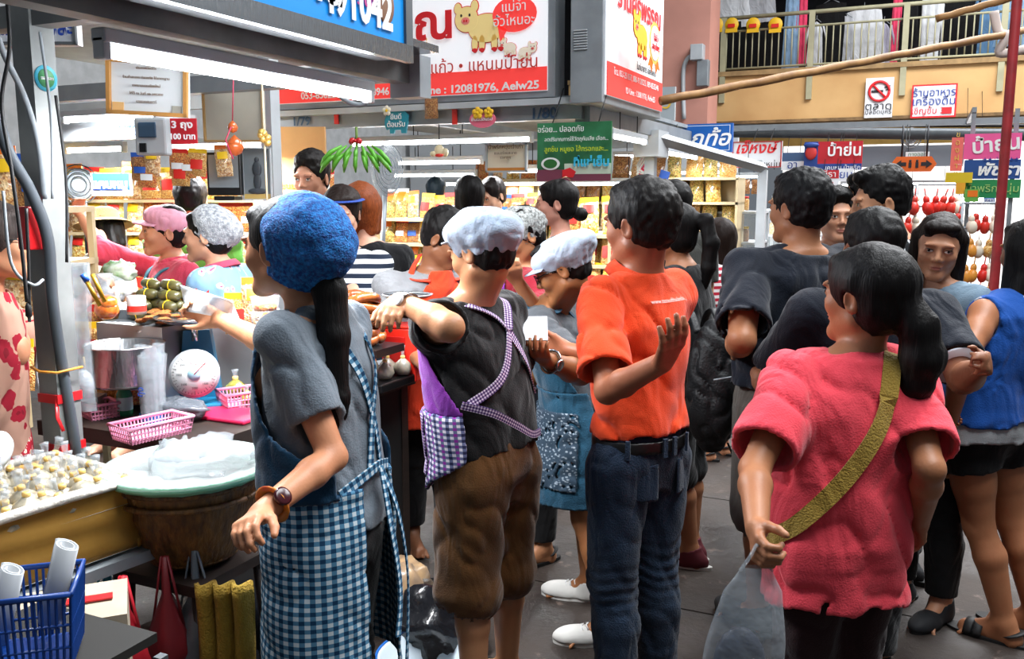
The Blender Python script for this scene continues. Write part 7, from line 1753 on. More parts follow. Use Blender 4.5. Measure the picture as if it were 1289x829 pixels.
# ------------------------------------------------------------------ counter of the near stall
CZ = .87
e = empty('stall_counter', (0, 0, 0), 0, 'dark wooden counter of the near stall carrying scales, baskets and snacks', 'counter')
box('counter_top', (-2.68, 2.0, CZ - .05), (-1.95, 3.25, CZ), wood_dk, e); box('front_panel', (-2.01, 2.05, .08), (-1.98, 3.2, CZ - .05), mat('black_board', '#0e0c0b', .7), e); box('end_panel', (-2.6, 3.16, .08), (-2.01, 3.19, CZ - .05), MATS['black_board'], e)
for x, y in ((-2.63, 2.05), (-2.0, 2.05), (-2.63, 3.2), (-2.0, 3.2)): box('leg', (x - .025, y - .025, 0), (x + .025, y + .025, CZ - .05), wood_dk, e)
def on(px, py, z=CZ): return G(px, py, z)
def basket(name, label, p, w, d_, h, m_, rz=0, n=10, cat='basket'):
    e = empty(name, p, rz, label, cat)
    mb = MB(); mb.box((0, 0, .004), (w * .9, d_ * .9, .006)); mb.build('base', m_, e)
    mb = MB(); k_ = 40
    mb.tube([(w / 2, -d_ / 2, h), (w / 2, d_ / 2, h), (-w / 2, d_ / 2, h), (-w / 2, -d_ / 2, h), (w / 2, -d_ / 2, h)], .006, 6); mb.build('rim', m_, e)
    sl = MB()
    for (ax, L_, off) in ((0, w, -d_ / 2), (0, w, d_ / 2), (1, d_, -w / 2), (1, d_, w / 2)):
        m2 = int(L_ / .012)
        for i in range(m2 + 1):
            t = -L_ / 2 + L_ * i / m2
            a, b_ = ((t * .9, off * .9, 0), (t, off, h)) if ax == 0 else ((off * .9, t * .9, 0), (off, t, h)); sl.tube([a, b_], .0028, 4, cap=False)
        for zz in (.3, .6):
            kk = .9 + .1 * zz; a, b_ = ((-L_ / 2 * kk, off * kk, h * zz), (L_ / 2 * kk, off * kk, h * zz)) if ax == 0 else ((off * kk, -L_ / 2 * kk, h * zz), (off * kk, L_ / 2 * kk, h * zz)); sl.tube([a, b_], .003, 4)
    o = sl.build('lattice', m_, e); o['kind'] = 'stuff'
    return e
basket('plastic_basket', 'long pink plastic basket at the front edge of the counter', on(192, 548), .22, .12, .05, pink_pl, R(78)); basket('plastic_basket', 'small pink plastic basket beside the near post', on(127, 524), .10, .10, .05, pink_pl, R(70))
basket('plastic_basket', 'pink plastic basket on the red tray holding pickles', on(302, 512), .13, .12, .06, pink_pl, R(60))
basket('woven_basket', 'orange woven basket behind the small pink basket', on(134, 492), .09, .09, .06, mat('orange_cane', '#c8843c', .6), R(40))
tag(box('red_tray', (0, 0, 0), (.36, .16, .014), mat('crimson_tray', '#c8204a', .35), bev=.005), 'crimson tray under the scale and pickle basket', 'tray').location = on(275, 522) + Vector((0, .0, .007))
# spring scale
sp_ = on(250, 512); e = empty('spring_scale', sp_, R(38), 'blue spring scale with a round white dial and steel pan', 'scale'); blu = mat('scale_blue', '#1f6f96', .35)
mb = MB(); mb.box((0, 0, .012), (.17, .14, .024), bev=.006); mb.prism([(-.075, 0), (.075, 0), (.045, .25), (-.045, .25)], (0, .05, .02), (1, 0, 0), (0, 0, 1), .09)
mb.build('body', blu, e); mb = MB(); Mx = Matrix.Rotation(R(90), 3, 'X'); mb.lathe([(.0, -.0), (.082, 0), (.085, .01), (.085, .03), (0, .03)], 36, (0, -.045, .135), Mx); mb.build('dial_case', steel_lt, e)
mb = MB(); mb.lathe([(0, .031), (.076, .031), (.076, .033), (0, .033)], 36, (0, -.045, .135), Mx); mb.build('dial', mat('dial_white', '#e4e6e4', .3), e)
tk = MB()
for j in range(40): t = 2 * math.pi * j / 40; r0 = .066 if j % 4 else .060; tk.tube([(r0 * math.sin(t), -.080, .135 + r0 * math.cos(t)), (.073 * math.sin(t), -.080, .135 + .073 * math.cos(t))], .0007, 4)
o = tk.build('tick_marks', ink_k, e); o['kind'] = 'stuff'
for j in range(8): t = 2 * math.pi * j / 8; text(str(j * 500) if j else '0', .010, ink_k, (.050 * math.sin(t), -.081, .135 + .050 * math.cos(t)), (R(90), 0, 0), e, 'numeral', .0003)
mb = MB(); mb.lathe([(0, .034), (.022, .034), (.022, .038), (0, .038)], 20, (0, -.045, .135), Mx); mb.build('dial_hub', mat('hub_blue', '#9ac0d0', .4), e); text('5 kg', .016, ink_r, (0, -.081, .175), (R(90), 0, 0), e, 'lettering', .0003)
mb = MB(); mb.tube([(0, -.084, .135), (.04, -.084, .175)], .0016, 5); mb.build('needle', ink_r, e)
mb = MB(); mb.tube([(0, 0, .24), (0, 0, .305)], .012, 8); mb.lathe([(0, .305), (.09, .307), (.13, .325), (.135, .330), (.128, .326), (.088, .312), (0, .310)], 32); mb.build('pan', alu, e)
# pots
def pot(name, label, p, r, h, content=None, cat='pot'):
    e = empty(name, p, 0, label, cat); mb = MB(); mb.lathe([(0, 0), (r * .92, 0), (r * .97, .01), (r, h), (r * 1.06, h + .004), (r * 1.06, h + .008), (r * .96, h + .004), (r * .92, .015), (0, .015)], 36); mb.build('bowl', alu, e)
    if content: mb = MB(); mb.lathe([(0, h * .82), (r * .5, h * .80), (r * .955, h * .75)], 28); mb.build('contents', content, e)
    return e
pot('steel_pot', 'large steel pot of curry behind the hanging bags', G(160, 482, .985), .125, .13, SN[2])
pot('steel_bowl', 'wide steel bowl standing behind the steel pot', P(175, 425, 3.45), .13, .12, None, 'bowl')
# jar, bottle, bag roll
e = empty('snack_jar', on(133, 506), 0, 'clear jar of brown sweets between the pink baskets', 'jar'); mb = MB(); mb.lathe([(0, 0), (.036, 0), (.038, .01), (.038, .06), (0, .062)], 20); mb.build('contents', SN[4], e); mb = MB(); mb.lathe([(.0395, .0), (.0395, .07), (.036, .076)], 20, arc=True); mb.build('clear_wall', film, e); mb = MB(); mb.lathe([(0, .076), (.038, .076), (.038, .088), (0, .09)], 20); mb.build('lid', film_w, e)
e = empty('green_bottle', on(158, 522), 0, 'green bottle with white cap and label beside the bag bundle', 'bottle'); mb = MB(); mb.lathe([(0, 0), (.024, 0), (.026, .01), (.026, .075), (.014, .098), (.012, .108)], 18); mb.build('body', mat('green_bottle', '#1f7a50', .15), e); mb = MB(); mb.lathe([(0, .106), (.014, .106), (.014, .128), (0, .13)], 14); mb.build('cap', mat('cap_green', '#4ac06a', .4), e); mb = MB(); mb.lathe([(.0266, .02), (.0266, .065)], 18, arc=True); mb.build('label_band', mat('pale_label', '#a8c8d0', .5), e)
e = empty('bag_roll', on(194, 530), 0, 'upright bundle of clear bags with blue print by the scale', 'plastic bags')
for i in range(9):
    a = 2 * math.pi * i / 9; mb = MB(); x, y = .024 * math.cos(a), .024 * math.sin(a)
    mb.tube([(x, y, 0), (x * 1.05, y * 1.05, .13), (x * 1.4, y * 1.4, .20 + .03 * (i % 3))], [.017, .017, .02], 8, cap=False); mb.build('rolled_bag', film_w, e)
mb = MB(); mb.lathe([(.043, .0), (.045, .03)], 20, arc=True); mb.build('blue_band', mat('band_blue', '#1f70b8', .4), e); text('ถุง', .03, ink_b, (0, -.05, .11), (R(90), R(-80), R(20)), e)
# bagged pickles with tied necks
def tied_bag(p, r, m_, label, group=None, h=1.0, neck=1.0, tie=None, lean=(0, 0)):
    e = empty('tied_bag', p, rb.uniform(0, 6), label, 'food bag', group)
    b_ = MB(); b_.lathe([(0, 0), (r * .75, .004), (r, r * .55 * h), (r * .85, r * 1.1 * h), (r * .35, r * 1.5 * h), (r * .22, r * 1.6 * h)], 12, rib=lambda i, a: 1 + .06 * math.sin(a * 3 + i)); b_.build('contents', m_, e)
    n_ = MB(); z = r * 1.6 * h; n_.lathe([(r * .2, z), (r * .17, z + r * .35 * neck), (r * .26, z + r * .7 * neck), (r * .34, z + r * .9 * neck)], 8, rib=lambda i, a: 1 + .2 * math.sin(a * 4)); n_.build('bag_neck', film_w, e)
    t_ = MB(); t_.lathe([(r * .24, z - .002), (r * .27, z + r * .05), (r * .27, z + r * .22), (r * .22, z + r * .3)], 8); t_.build('rubber_band', tie or mat('band_yellow', '#e8c070', .6), e)
    e.rotation_euler = (lean[0], lean[1], e.rotation_euler.z); return e
pick = mat('pickle', '#7a7a2c', .2, col2='#a89a48', vscale=60, coat=.8)
tied_bag(on(298, 506) + Vector((-.02, .02, .012)), .042, pick, 'tied bag of olive green pickles in the pink basket'); tied_bag(on(312, 512) + Vector((.0, .0, .012)), .026, pick, 'smaller tied bag of pickles at the basket edge')
def crumple(p, r, m_, label, cat='plastic bag', name='plastic_bag', sd=0, n=26, m=16, amp=.35, flat=1.0):
    mb = MB(); 
    def f(a, b_):
        th, ph = 2 * math.pi * a, math.pi * b_; d_ = Vector((math.sin(ph) * math.cos(th), math.sin(ph) * math.sin(th), math.cos(ph)))
        q = mnoise.noise(d_ * 2.2 + Vector((sd, 0, 0))) * amp + abs(mnoise.noise(d_ * 5 + Vector((0, sd, 0)))) * amp * .7
        v = Vector((d_.x * r[0], d_.y * r[1], d_.z * r[2])) * (1 + q); v.z = max(v.z, -r[2] * .8 * flat); return v
    mb.sheet(f, n, m); o = mb.build(name, m_, None, p, weld=True); return tag(o, label, cat)
blkbag = mat('black_bag', '#15161a', .25, coat=.4, bump=.5, bscale=30)
crumple(on(235, 528) + Vector((-.03, .0, .035)), (.10, .06, .035), mat('smoky_bag', '#5a5f66', .2, alpha=.85, coat=.5, bump=.6, bscale=40), 'smoky grey plastic bag lying on the counter edge', sd=3)
crumple(on(325, 412) + Vector((-.1, .15, .0)), (.045, .04, .07), film, 'clear plastic tub bag left of the blue capped woman', sd=5)
crumple(on(285, 470) + Vector((-.06, .12, .06)), (.06, .05, .07), film_w, 'clear bag of packets behind the scale', sd=7)
crumple(P(232, 425, 3.25), (.07, .05, .07), film_w, 'clear bag bulging in front of the leaf roll tray', sd=51); crumple(P(190, 420, 3.2), (.06, .05, .05), film_w, 'clear bag beside the steel pot rim', sd=53); crumple(on(245, 440) + Vector((-.2, .1, .05)), (.05, .05, .05), film_w, 'crumpled clear bag behind the scale pan', sd=9)
# leaf wrapped sausages in a heap
leaf = mat('leaf_wrap', '#6a6434', .4, col2='#3c3a20', vscale=30, coat=.6); red_pk = mat('red_packets', '#b8402c', .4, col2='#e8d0b8', vscale=90, coat=.6)
base = P(215, 400, 3.35); o = box('display_tray', (base.x - .16, base.y - .20, CZ), (base.x + .16, base.y + .26, base.z), mat('tray_steel', '#9aa0a4', .35, .6)); tag(o, 'raised tray holding the leaf wrapped sausages', 'tray')
k = 0
for lay in range(4):
    for i in range(4 - lay):
        for j in range(2):
            r = .02; a, b_ = Vector((-.045, 0, 0)), Vector((.045, 0, 0)); mb = MB(); mb.tube([a, a * .9, a * .5, b_ * .5, b_ * .9, b_], [.004, .016, .021, .021, .016, .004], 10); 
            o = mb.build('leaf_roll', leaf, None, (base.x - .05 + j * .11 + rb.uniform(-.01, .01), base.y - .10 + lay * .02 + i * .045, base.z + .022 + lay * .036), (rb.uniform(0, 3), rb.uniform(-.15, .15), rb.uniform(-.4, .4)))
            tag(o, 'leaf wrapped sausage roll in the heap before the pink shirted woman', 'food roll', 'leaf wrapped sausage rolls'); t2 = MB(); t2.tube([(.004, .022 * math.cos(t), .022 * math.sin(t)) for t in [2 * math.pi * q / 10 for q in range(11)]], .0018, 4); t2.build('string', LB[1], o)
for i in range(14):
    p = on(222 + (i % 5) * 9, 412, CZ) ; o = snack_bag((base.x + .02 + .03 * (i % 5), base.y - .16 + .035 * (i // 5), base.z + .01 + .012 * (i % 3)), rb.uniform(0, 3), 2, 'small red packet heaped right of the leaf rolls', 'small red packets', .30, R(80), 0, False)
for i in range(9):
    snack_bag((-2.62 + .07 * (i % 3), 2.25 + .12 * (i // 3), CZ + .02), rb.uniform(0, 2), rb.choice((0, 2, 1)), 'snack bag lying on the counter behind the post', 'snack bags on the counter behind the post', .8, -.5, 0)
e = empty('tin_can', P(172, 384, 3.1), 0, 'white and red tin can beside the steel bowl', 'tin'); mb = MB(); mb.lathe([(0, -.03), (.032, -.03), (.032, .03), (.03, .033), (0, .033)], 20); mb.build('body', mat('tin_label', '#d8d8d8', .35), e); mb = MB(); mb.lathe([(.0325, -.02), (.0325, .0)], 20, arc=True); mb.build('red_band', LB[0], e)
mb = MB(); mb.tube(catmull([P(114, 356, 3.1), P(128, 350, 3.1), P(150, 356, 3.1), P(164, 370, 3.1)], 6), .018, 8); mb.tube(catmull([P(112, 366, 3.1), P(130, 362, 3.1), P(155, 376, 3.1)], 6), .014, 8); tag(mb.build('white_bag_roll', film_w), 'rolled white plastic bag lying above the curry bag', 'plastic bag')
tag(crumple(P(150, 342, 3.4), (.07, .05, .04), mat('green_leaf_bag', '#5a8a4a', .25, alpha=.9, col2='#c8d0c0', vscale=20, coat=.5), 'clear bag of green leaves behind the white roll', sd=11), None)
# clear bag and steel tray at the hand of the blue capped woman
mb = MB(); p0 = P(262, 372, 2.55)
mb.sheet(lambda a, b_: P(226 + 66 * a + 10 * b_, 358 + 20 * a + 34 * b_ - 10 * a * b_, 2.6 + .03 * math.sin(a * 7 + b_ * 3)), 14, 8); o = mb.build('held_plastic_bag', mat('white_film', '#c8ced2', .3, alpha=.6, bump=.6, bscale=25)); md_ = o.modifiers.new('t', 'SOLIDIFY'); md_.thickness = .003; tag(o, 'white plastic bag held out by the blue capped woman', 'plastic bag')
# sausage coils
saus = mat('brown_sausage', '#7c3a1c', .25, col2='#a8602c', vscale=30, coat=.7)
for lay in range(6):
    c = P(456 - (lay % 2) * 3, 425 - lay * 10, 3.4); mb = MB(); pts = []
    for j in range(40): t = j / 39 * 2 * math.pi * 1.7; r = .078 - .026 * j / 39 - lay * .002; pts.append(Vector((r * math.cos(t + lay), r * math.sin(t + lay), .010 * math.sin(t * 2))))
    mb.tube(pts, .019, 8); tag(mb.build('sausage_coil', saus, None, c), 'coil of brown sausage in the stack beside the red box', 'sausage', 'stacked sausage coils')
tag(box('coil_tray', (0, 0, 0), (.24, .2, .03), black), 'black tray under the sausage coils', 'tray').location = P(458, 432, 3.4) + Vector((0, 0, -.02))
tag(box('black_tray', (0, 0, 0), (.22, .26, .035), black, bev=.006), 'black tray holding small tied bags at the counter end', 'tray').location = (-1.95, 2.95, CZ + .018)
wht = mat('white_paste', '#b8ac98', .35, col2='#8f8c80', vscale=40, coat=.6)
for i, (x, y) in enumerate(((-2.02, 2.90), (-1.95, 2.88), (-1.89, 2.92), (-2.0, 2.98), (-1.93, 3.0), (-1.87, 3.02))): tied_bag((x, y, CZ + .036), .036, wht, 'small tied white bag on the black tray by the red box', 'small tied bags by the red box', 1.2, 1.6)
e = empty('red_box', G(512, 475, .87), R(10), 'bright red plastic box standing at the counter end', 'box'); e.location.z = CZ; mb = MB(); mb.box((0, 0, .11), (.15, .17, .22), bev=.008); mb.build('body', mat('signal_red', '#e02a1c', .3), e)
mb = MB(); mb.box((-.015, -.087, .115), (.09, .006, .14), bev=.002); mb.build('recessed_panel', mat('deep_red', '#b81a14', .35), e); mb = MB(); mb.box((0, 0, .224), (.158, .178, .012), bev=.004); mb.build('lid', MATS['signal_red'], e)
e = empty('steel_plate', P(513, 375, 3.6), 0, 'round steel tray held over the red box', 'tray'); mb = MB(); mb.lathe([(0, 0), (.085, .002), (.10, .012), (.102, .014), (.084, .006), (0, .004)], 32); mb.build('dish', alu, e); sd_ = MB(); sd_.lathe([(.098, .012), (.104, .016), (.098, .018)], 32, arc=True); sd_.build('rim', steel_lt, e)

# ------------------------------------------------------------------ front: tray of tied bags, basket, things below
tz = .87
A0 = Vector((-1.50, 1.28, 0))
e = empty('covered_crate', (0, 0, 0), 0, 'crate wrapped in mustard yellow cloth and plastic film holding tied bags', 'crate')
# footprint from four picture points of the upper edge
q1, q2 = G(174, 602, tz), G(-40, 664, tz); ux = (q2 - q1).normalized(); uy = Vector((-ux.y, ux.x, 0)); uy = uy if uy.dot(Vector((-1, 0, 0))) > 0 else -uy
dp = .40; Lc = (q2 - q1).length + .15; hh = .185
q1b = q1 + uy * dp; yel = mat('mustard_cloth', '#8a6420', .75, col2='#a87c2c', vscale=3, bump=.3, bscale=12)
def crate_pt(a, b_, z): return q1 + ux * a * Lc + uy * b_ * dp + Vector((0, 0, z - tz))
def side(a0, b0, a1, b1):
    mb = MB(); mb.sheet(lambda s_, t: crate_pt(a0 + (a1 - a0) * s_, b0 + (b1 - b0) * s_, tz - hh * t) + (crate_pt(a0, b0, tz) - crate_pt(.5, .5, tz)).normalized() * (.006 * math.sin(t * 16 + s_ * 3)), 16, 14); return mb
for args in ((0, 0, 1, 0), (0, 1, 0, 0), (1, 0, 1, 1), (1, 1, 0, 1)):
    o = side(*args).build('side', yel, e); md_ = o.modifiers.new('t', 'SOLIDIFY'); md_.thickness = .012
mb = MB(); mb._add([crate_pt(0, 0, tz - .06), crate_pt(1, 0, tz - .06), crate_pt(1, 1, tz - .06), crate_pt(0, 1, tz - .06)], [(0, 1, 2, 3)]); mb._add([crate_pt(0, 0, tz - hh), crate_pt(1, 0, tz - hh), crate_pt(1, 1, tz - hh), crate_pt(0, 1, tz - hh)], [(3, 2, 1, 0)]); mb.build('inner_tray', white, e)
mb = MB(); mb.tube([crate_pt(0, 0, tz), crate_pt(.33, -.01, tz + .004), crate_pt(.66, 0, tz - .003), crate_pt(1, 0, tz), crate_pt(1, .5, tz), crate_pt(1, 1, tz), crate_pt(.5, 1, tz + .004), crate_pt(0, 1, tz), crate_pt(0, .5, tz), crate_pt(0, 0, tz)], .014, 8); mb.build('film_edge', mat('wrap_film', '#c9c4bb', .3, bump=.8, bscale=40, coat=.5), e)
gpaste = mat('grey_paste', '#a39a86', .3, col2='#6e6a5c', vscale=45, coat=.8)
k = 0
for i in range(11):
    for j in range(6):
        a, b_ = .05 + i * .086 + (j % 2) * .035, .09 + j * .155
        if a > .97: continue
        p = crate_pt(a, b_, tz - .055 + .012 * ((i + j) % 3)); tied_bag(p, .038, gpaste, 'small tied bag of grey paste in the yellow crate', 'tied bags in the yellow crate', .9, 1.5, lean=(rb.uniform(-.25, .25), rb.uniform(-.25, .25)))
# table under the crate
tb = empty('steel_table', (0, 0, 0), 0, 'steel edged table under the yellow crate', 'table')
mb = MB(); z = tz - hh - .012
def tp(a, b_, z): return crate_pt(a, b_, z)
mb._add([tp(-.04, -.06, z), tp(1.05, -.06, z), tp(1.05, 1.1, z), tp(-.04, 1.1, z), tp(-.04, -.06, z - .03), tp(1.05, -.06, z - .03), tp(1.05, 1.1, z - .03), tp(-.04, 1.1, z - .03)], [(0, 1, 2, 3), (7, 6, 5, 4), (0, 4, 5, 1), (1, 5, 6, 2), (2, 6, 7, 3), (3, 7, 4, 0)]); mb.build('table_top', steel, tb)
for a, b_ in ((.0, 1.0), (.0, .3), (.95, 1.0), (.95, .0)): mb = MB(); mb.tube([tp(a, b_, z - .03), tp(a, b_, 0)], .016, 8); mb.build('leg', steel_dk, tb)
# white round scale at the left edge
e = empty('dial_scale', G(-14, 572, .93), 0, 'white rimmed round dial scale at the left edge behind the crate', 'scale'); M2 = Matrix.Rotation(R(50), 3, 'X'); mb = MB(); mb.lathe([(0, -.02), (.095, -.02), (.10, .0), (.092, .008), (0, .008)], 32, (0, 0, .03), M2); mb.build('case', white, e); mb = MB(); mb.lathe([(0, .009), (.085, .009), (.085, .011), (0, .011)], 32, (0, 0, .03), M2); mb.build('dial', MATS['dial_white'], e)
e.scale = (.7, .7, .7); e.location.z = .91
# the big basket with green rim
bc = G(238, 576, .89); e = empty('bamboo_basket', (bc.x, bc.y, 0), 0, 'round woven bamboo basket lined with a pale green plastic bowl', 'basket')
cane = mat('dark_cane', '#4a2e14', .5, col2='#7c5426', vscale=60, bump=.8, bscale=90, stretch=(1, 1, .3))
Rb = .20
def weave(i, a): return 1 + .012 * math.sin(a * 24 + math.pi * i)
mb = MB(); prof = [(.10, .60)] + [(.10 + (Rb - .105) * (t / 12) ** .55, .60 + .24 * t / 12) for t in range(1, 13)]; mb.lathe(prof, 96, rib=weave); mb.build('woven_body', cane, e)
for z, r in ((.84, Rb), (.80, Rb * .985), (.62, .118)): mb = MB(); mb.tube([(r * math.cos(t), r * math.sin(t), z) for t in [2 * math.pi * j / 40 for j in range(41)]], .008, 6); mb.build('hoop', cane, e)
mint = mat('mint_plastic', '#86c8a4', .4); mb = MB(); mb.lathe([(Rb * .99, .835), (Rb * 1.09, .865), (Rb * 1.11, .868), (Rb * 1.12, .855), (Rb * 1.13, .862), (Rb * 1.10, .876), (Rb * 1.02, .874), (Rb * .80, .80), (Rb * .5, .775), (0, .77)], 56, rib=lambda i, a: 1 + .006 * math.sin(a * 40)); mb.build('green_liner', mint, e)
mb = MB(); mb.lathe([(Rb * 1.06, .873), (Rb * 1.125, .880), (Rb * 1.15, .868)], 56, rib=lambda i, a: 1 + .02 * mnoise.noise(Vector((a * 3, i, 0)))); mb.build('film_edge', mat('rim_film', '#c4cccc', .3, alpha=.5, bump=.9, bscale=60), e)
st_ = empty('basket_stand', (bc.x, bc.y, 0), 0, 'dark stool carrying the bamboo basket', 'stool'); mb = MB(); mb.box((0, 0, .58), (.3, .3, .03)); mb.build('seat', wood_dk, st_)
for x in (-1, 1):
    for y in (-1, 1): mb = MB(); mb.tube([(x * .12, y * .12, .57), (x * .15, y * .15, 0)], .014, 6); mb.build('leg', wood_dk, st_)
crumple(Vector((bc.x + .02, bc.y + .02, .875)), (.15, .13, .055), film_w, 'clear plastic bags heaped in the green lined basket', sd=21, amp=.5); crumple(Vector((bc.x - .08, bc.y + .05, .87)), (.07, .06, .045), mat('dim_film', '#8f969a', .2, alpha=.6, bump=.7, bscale=30), 'darker crumpled bag at the left in the basket', sd=25, amp=.5)
# towel hanging from the basket stool
mb = MB(); 
mb.sheet(lambda a, b_: Vector((bc.x + .02, bc.y, 0)) + RIGHT * (.07 + a * .13 + .008 * math.sin(b_ * 5)) - FWD_H * (.21 + .018 * math.sin(a * 17 + b_ * 2)) + Vector((0, 0, .62 - .5 * b_)), 26, 14)
o = mb.build('hand_towel', mat('mustard_towel', '#8c6c1c', .9, col2='#a8882e', vscale=10, bump=.9, bscale=160)); md_ = o.modifiers.new('t', 'SOLIDIFY'); md_.thickness = .012; tag(o, 'mustard yellow towel hanging down beside the bamboo basket', 'towel')
# blue basket with rolled plastic
bb = P(30, 790, 1.62); e = basket('blue_basket', 'blue plastic lattice basket at the lower left corner', (bb.x, bb.y, bb.z - .06), .20, .16, .15, mat('blue_plastic', '#123a80', .35), AZ + .3)
for (px, py, l_) in ((72, 735, 'thick roll of white plastic sheet standing in the blue basket'), (4, 765, 'roll of white plastic sheet at the left edge of the blue basket')):
    c = P(px, py, 1.66); mb = MB(); d_ = Vector((.25, .1, .9)).normalized(); k_ = MB(); n_ = 40; 
    u_ = d_.cross(Vector((0, 1, 0))).normalized(); v_ = d_.cross(u_)
    mb.sheet(lambda a, b_: d_ * ((b_ - .5) * .17) + (u_ * math.cos(a * 4 * math.pi) + v_ * math.sin(a * 4 * math.pi) * .7) * (.013 + .017 * a), 42, 3); o = mb.build('plastic_roll', mat('white_sheet', '#b9bcbf', .4), None, c); md_ = o.modifiers.new('t', 'SOLIDIFY'); md_.thickness = .0015; tag(o, l_, 'plastic roll')
stl = empty('lower_shelf', (0, 0, 0), 0, 'low shelf board under the table holding the blue basket', 'shelf'); zc = bb.z - .075
box('shelf_board', (bb.x - .22, bb.y - .12, zc - .02), (bb.x + .13, bb.y + .2, zc), mat('grey_board', '#15130f', .8), stl)
for dx in (-.2, .18): box('leg', (bb.x + dx - .01, bb.y + .15, 0), (bb.x + dx + .01, bb.y + .17, zc - .02), steel_dk, stl)
cbx = P(98, 822, 1.9); o = box('cardboard_box', (-.12, -.10, -.20), (.10, .10, .04), mat('pale_cardboard', '#a89a84', .8, var=.1)); o.location = (cbx.x, cbx.y, cbx.z); o.rotation_euler = (0, 0, AZ + .4); tag(o, 'pale cardboard box under the table beside the blue basket', 'box'); e2 = MB(); e2.box((0, 0, .125), (.16, .03, .004)); e2.build('packing_tape', red_pl, o)
def sling(px, py0, py1, d_, w, m_, label, cat='bag'):
    top, bot = P(px, py0, d_), P(px, py1, d_); h = top.z - bot.z; e = empty('hanging_bag', bot, AZ, label, cat)
    for q in (-1, 1): mb = MB(); mb.tube([(q * .008, 0, h), (q * w * .35, 0, h * .35)], .006, 6, flat=.5); mb.build('handle', m_, e)
    mb = MB(); mb.lathe([(0, 0), (w * .42, .01), (w * .5, h * .14), (w * .36, h * .36), (.012, h * .66), (.008, h)], 16, rib=lambda i, a: 1 + .12 * math.sin(a * 5 + i)); mb.build('pouch', m_, e)
sling(163, 725, 850, 2.1, .11, mat('scarlet_net', '#b81828', .5), 'scarlet carrier bag hanging by long handles under the table'); sling(215, 700, 835, 2.25, .12, mat('dark_red_net', '#7a1a22', .5, alpha=.9), 'dark red net bag hanging behind the scarlet one')
sling(252, 690, 840, 2.3, .16, mat('grey_film', '#6a7078', .25, alpha=.8, bump=.6, bscale=30), 'grey translucent plastic bag hanging by the towel')
sling(140, 700, 800, 2.4, .13, mat('turquoise_bag', '#1f6f96', .4, col2='#2a9ab8', vscale=14), 'blue patterned bag hanging behind the steel table')
# things under the counter beyond the blue capped woman
crumple(G(515, 800) + Vector((-.05, .02, .13)), (.13, .12, .15), mat('bread_bag', '#b0906a', .3, col2='#8a7460', vscale=18, coat=.6), 'clear bag of brown crackers on the ground by the counter', sd=31, amp=.25, cat='bag', name='cracker_bag')
crumple(G(545, 815) + Vector((.02, .0, .10)), (.17, .14, .13), blkbag, 'black bin bag on the ground beside the cracker bag', sd=33, amp=.35, cat='bag', name='bin_bag')
e = empty('white_bowl', G(553, 840) + Vector((.02, -.12, 0)), 0, 'pale blue rimmed basin at the bottom edge of the picture', 'basin'); mb = MB(); mb.lathe([(0, 0), (.12, 0), (.15, .10), (.165, .11), (.166, .116), (.15, .11), (.115, .01), (0, .01)], 40); mb.build('basin', mat('pale_blue_enamel', '#c8d4dc', .25), e); mb = MB(); mb.tube([(.166 * math.cos(t), .166 * math.sin(t), .114) for t in [2 * math.pi * j / 40 for j in range(41)]], .005, 6); mb.build('rim', bd_bl, e)
e = empty('red_bow', P(480, 603, 2.75), AZ, 'red ribbon knot hanging at the dark counter front', 'ribbon'); mb = MB(); [mb.tube([(0, 0, 0), (.022 * math.cos(a), -.01, .03 * math.sin(a)), (.034 * math.cos(a), 0, .05 * math.sin(a))], [.006, .010, .003], 6, flat=.4) for a in (.3, 1.5, 2.7, 3.9, 5.2)]; mb.build('loops', red_pl, e)
mb = MB(); mb.ball((0, -.005, 0), .009, 8, 5); mb.build('knot', red_pl, e)
for i, (x, y, s_) in enumerate(((-1.9, 1.9, .16), (-1.95, 2.35, .2))): crumple(Vector((x, y, s_ * .8)), (s_, s_ * .9, s_), blkbag, ('black bag stored under the counter near its middle', 'black bag stored under the far end of the counter')[i], sd=40 + i, cat='bag', name='bin_bag')
# carrier bag in the coral woman's hand
hp = P8.W(P8.wr[0] + P8.hand[0][0] * .07)
e = empty('carrier_bag', (hp.x - .0, hp.y - .01, hp.z - .30), AZ, 'translucent carrier bag with dark floral contents in the coral woman\'s hand', 'bag')
mb = MB(); mb.sheet(lambda a, b_: Vector(((.065 + .012 * math.sin(b_ * 5)) * math.cos(2 * math.pi * a) * (1 - .5 * max(0, b_ - .82) / .18) - .025 * (1 - b_), (.045 + .008 * math.sin(6 * math.pi * a)) * math.sin(2 * math.pi * a) * (1 - .8 * max(0, b_ - .6) / .4), b_ * .27)), 29, 12); mb.build('bag_film', film_w, e)
mb = MB(); mb.ball((-.025, 0, .065), (.052, .035, .085), 14, 9); mb.build('contents', mat('dark_floral', '#141a2c', .6, col2='#2c3448', vscale=25), e)
for i in range(6): q = MB(); a = i * 1.05; q.ball((-.025 + .038 * math.cos(a), -.034 + .006 * (i % 2), .05 + .05 * math.sin(a)), (.009, .003, .008), 8, 4); q.build('flower_print', mat('print_petal', '#c8b8b4', .6), e)
mb = MB(); [mb.tube([(q * .03, 0, .262), (q * .012, 0, .29), (0, 0, .315)], .006, 6, flat=.5) for q in (-1, 1)]; mb.build('handles', film_w, e)
# paper held by the person with glasses
hw = P4.W(P4.wr[0] + P4.hand[0][0] * .10); mb = MB(); mb.box((0, 0, 0), (.13, .10, .003)); tag(mb.build('order_paper', mat('plain_paper', '#dfe4ea', .7), None, (hw.x - .05, hw.y + .03, hw.z + .07), (R(40), 0, AZ)), 'folded white paper held by the person with glasses', 'paper')
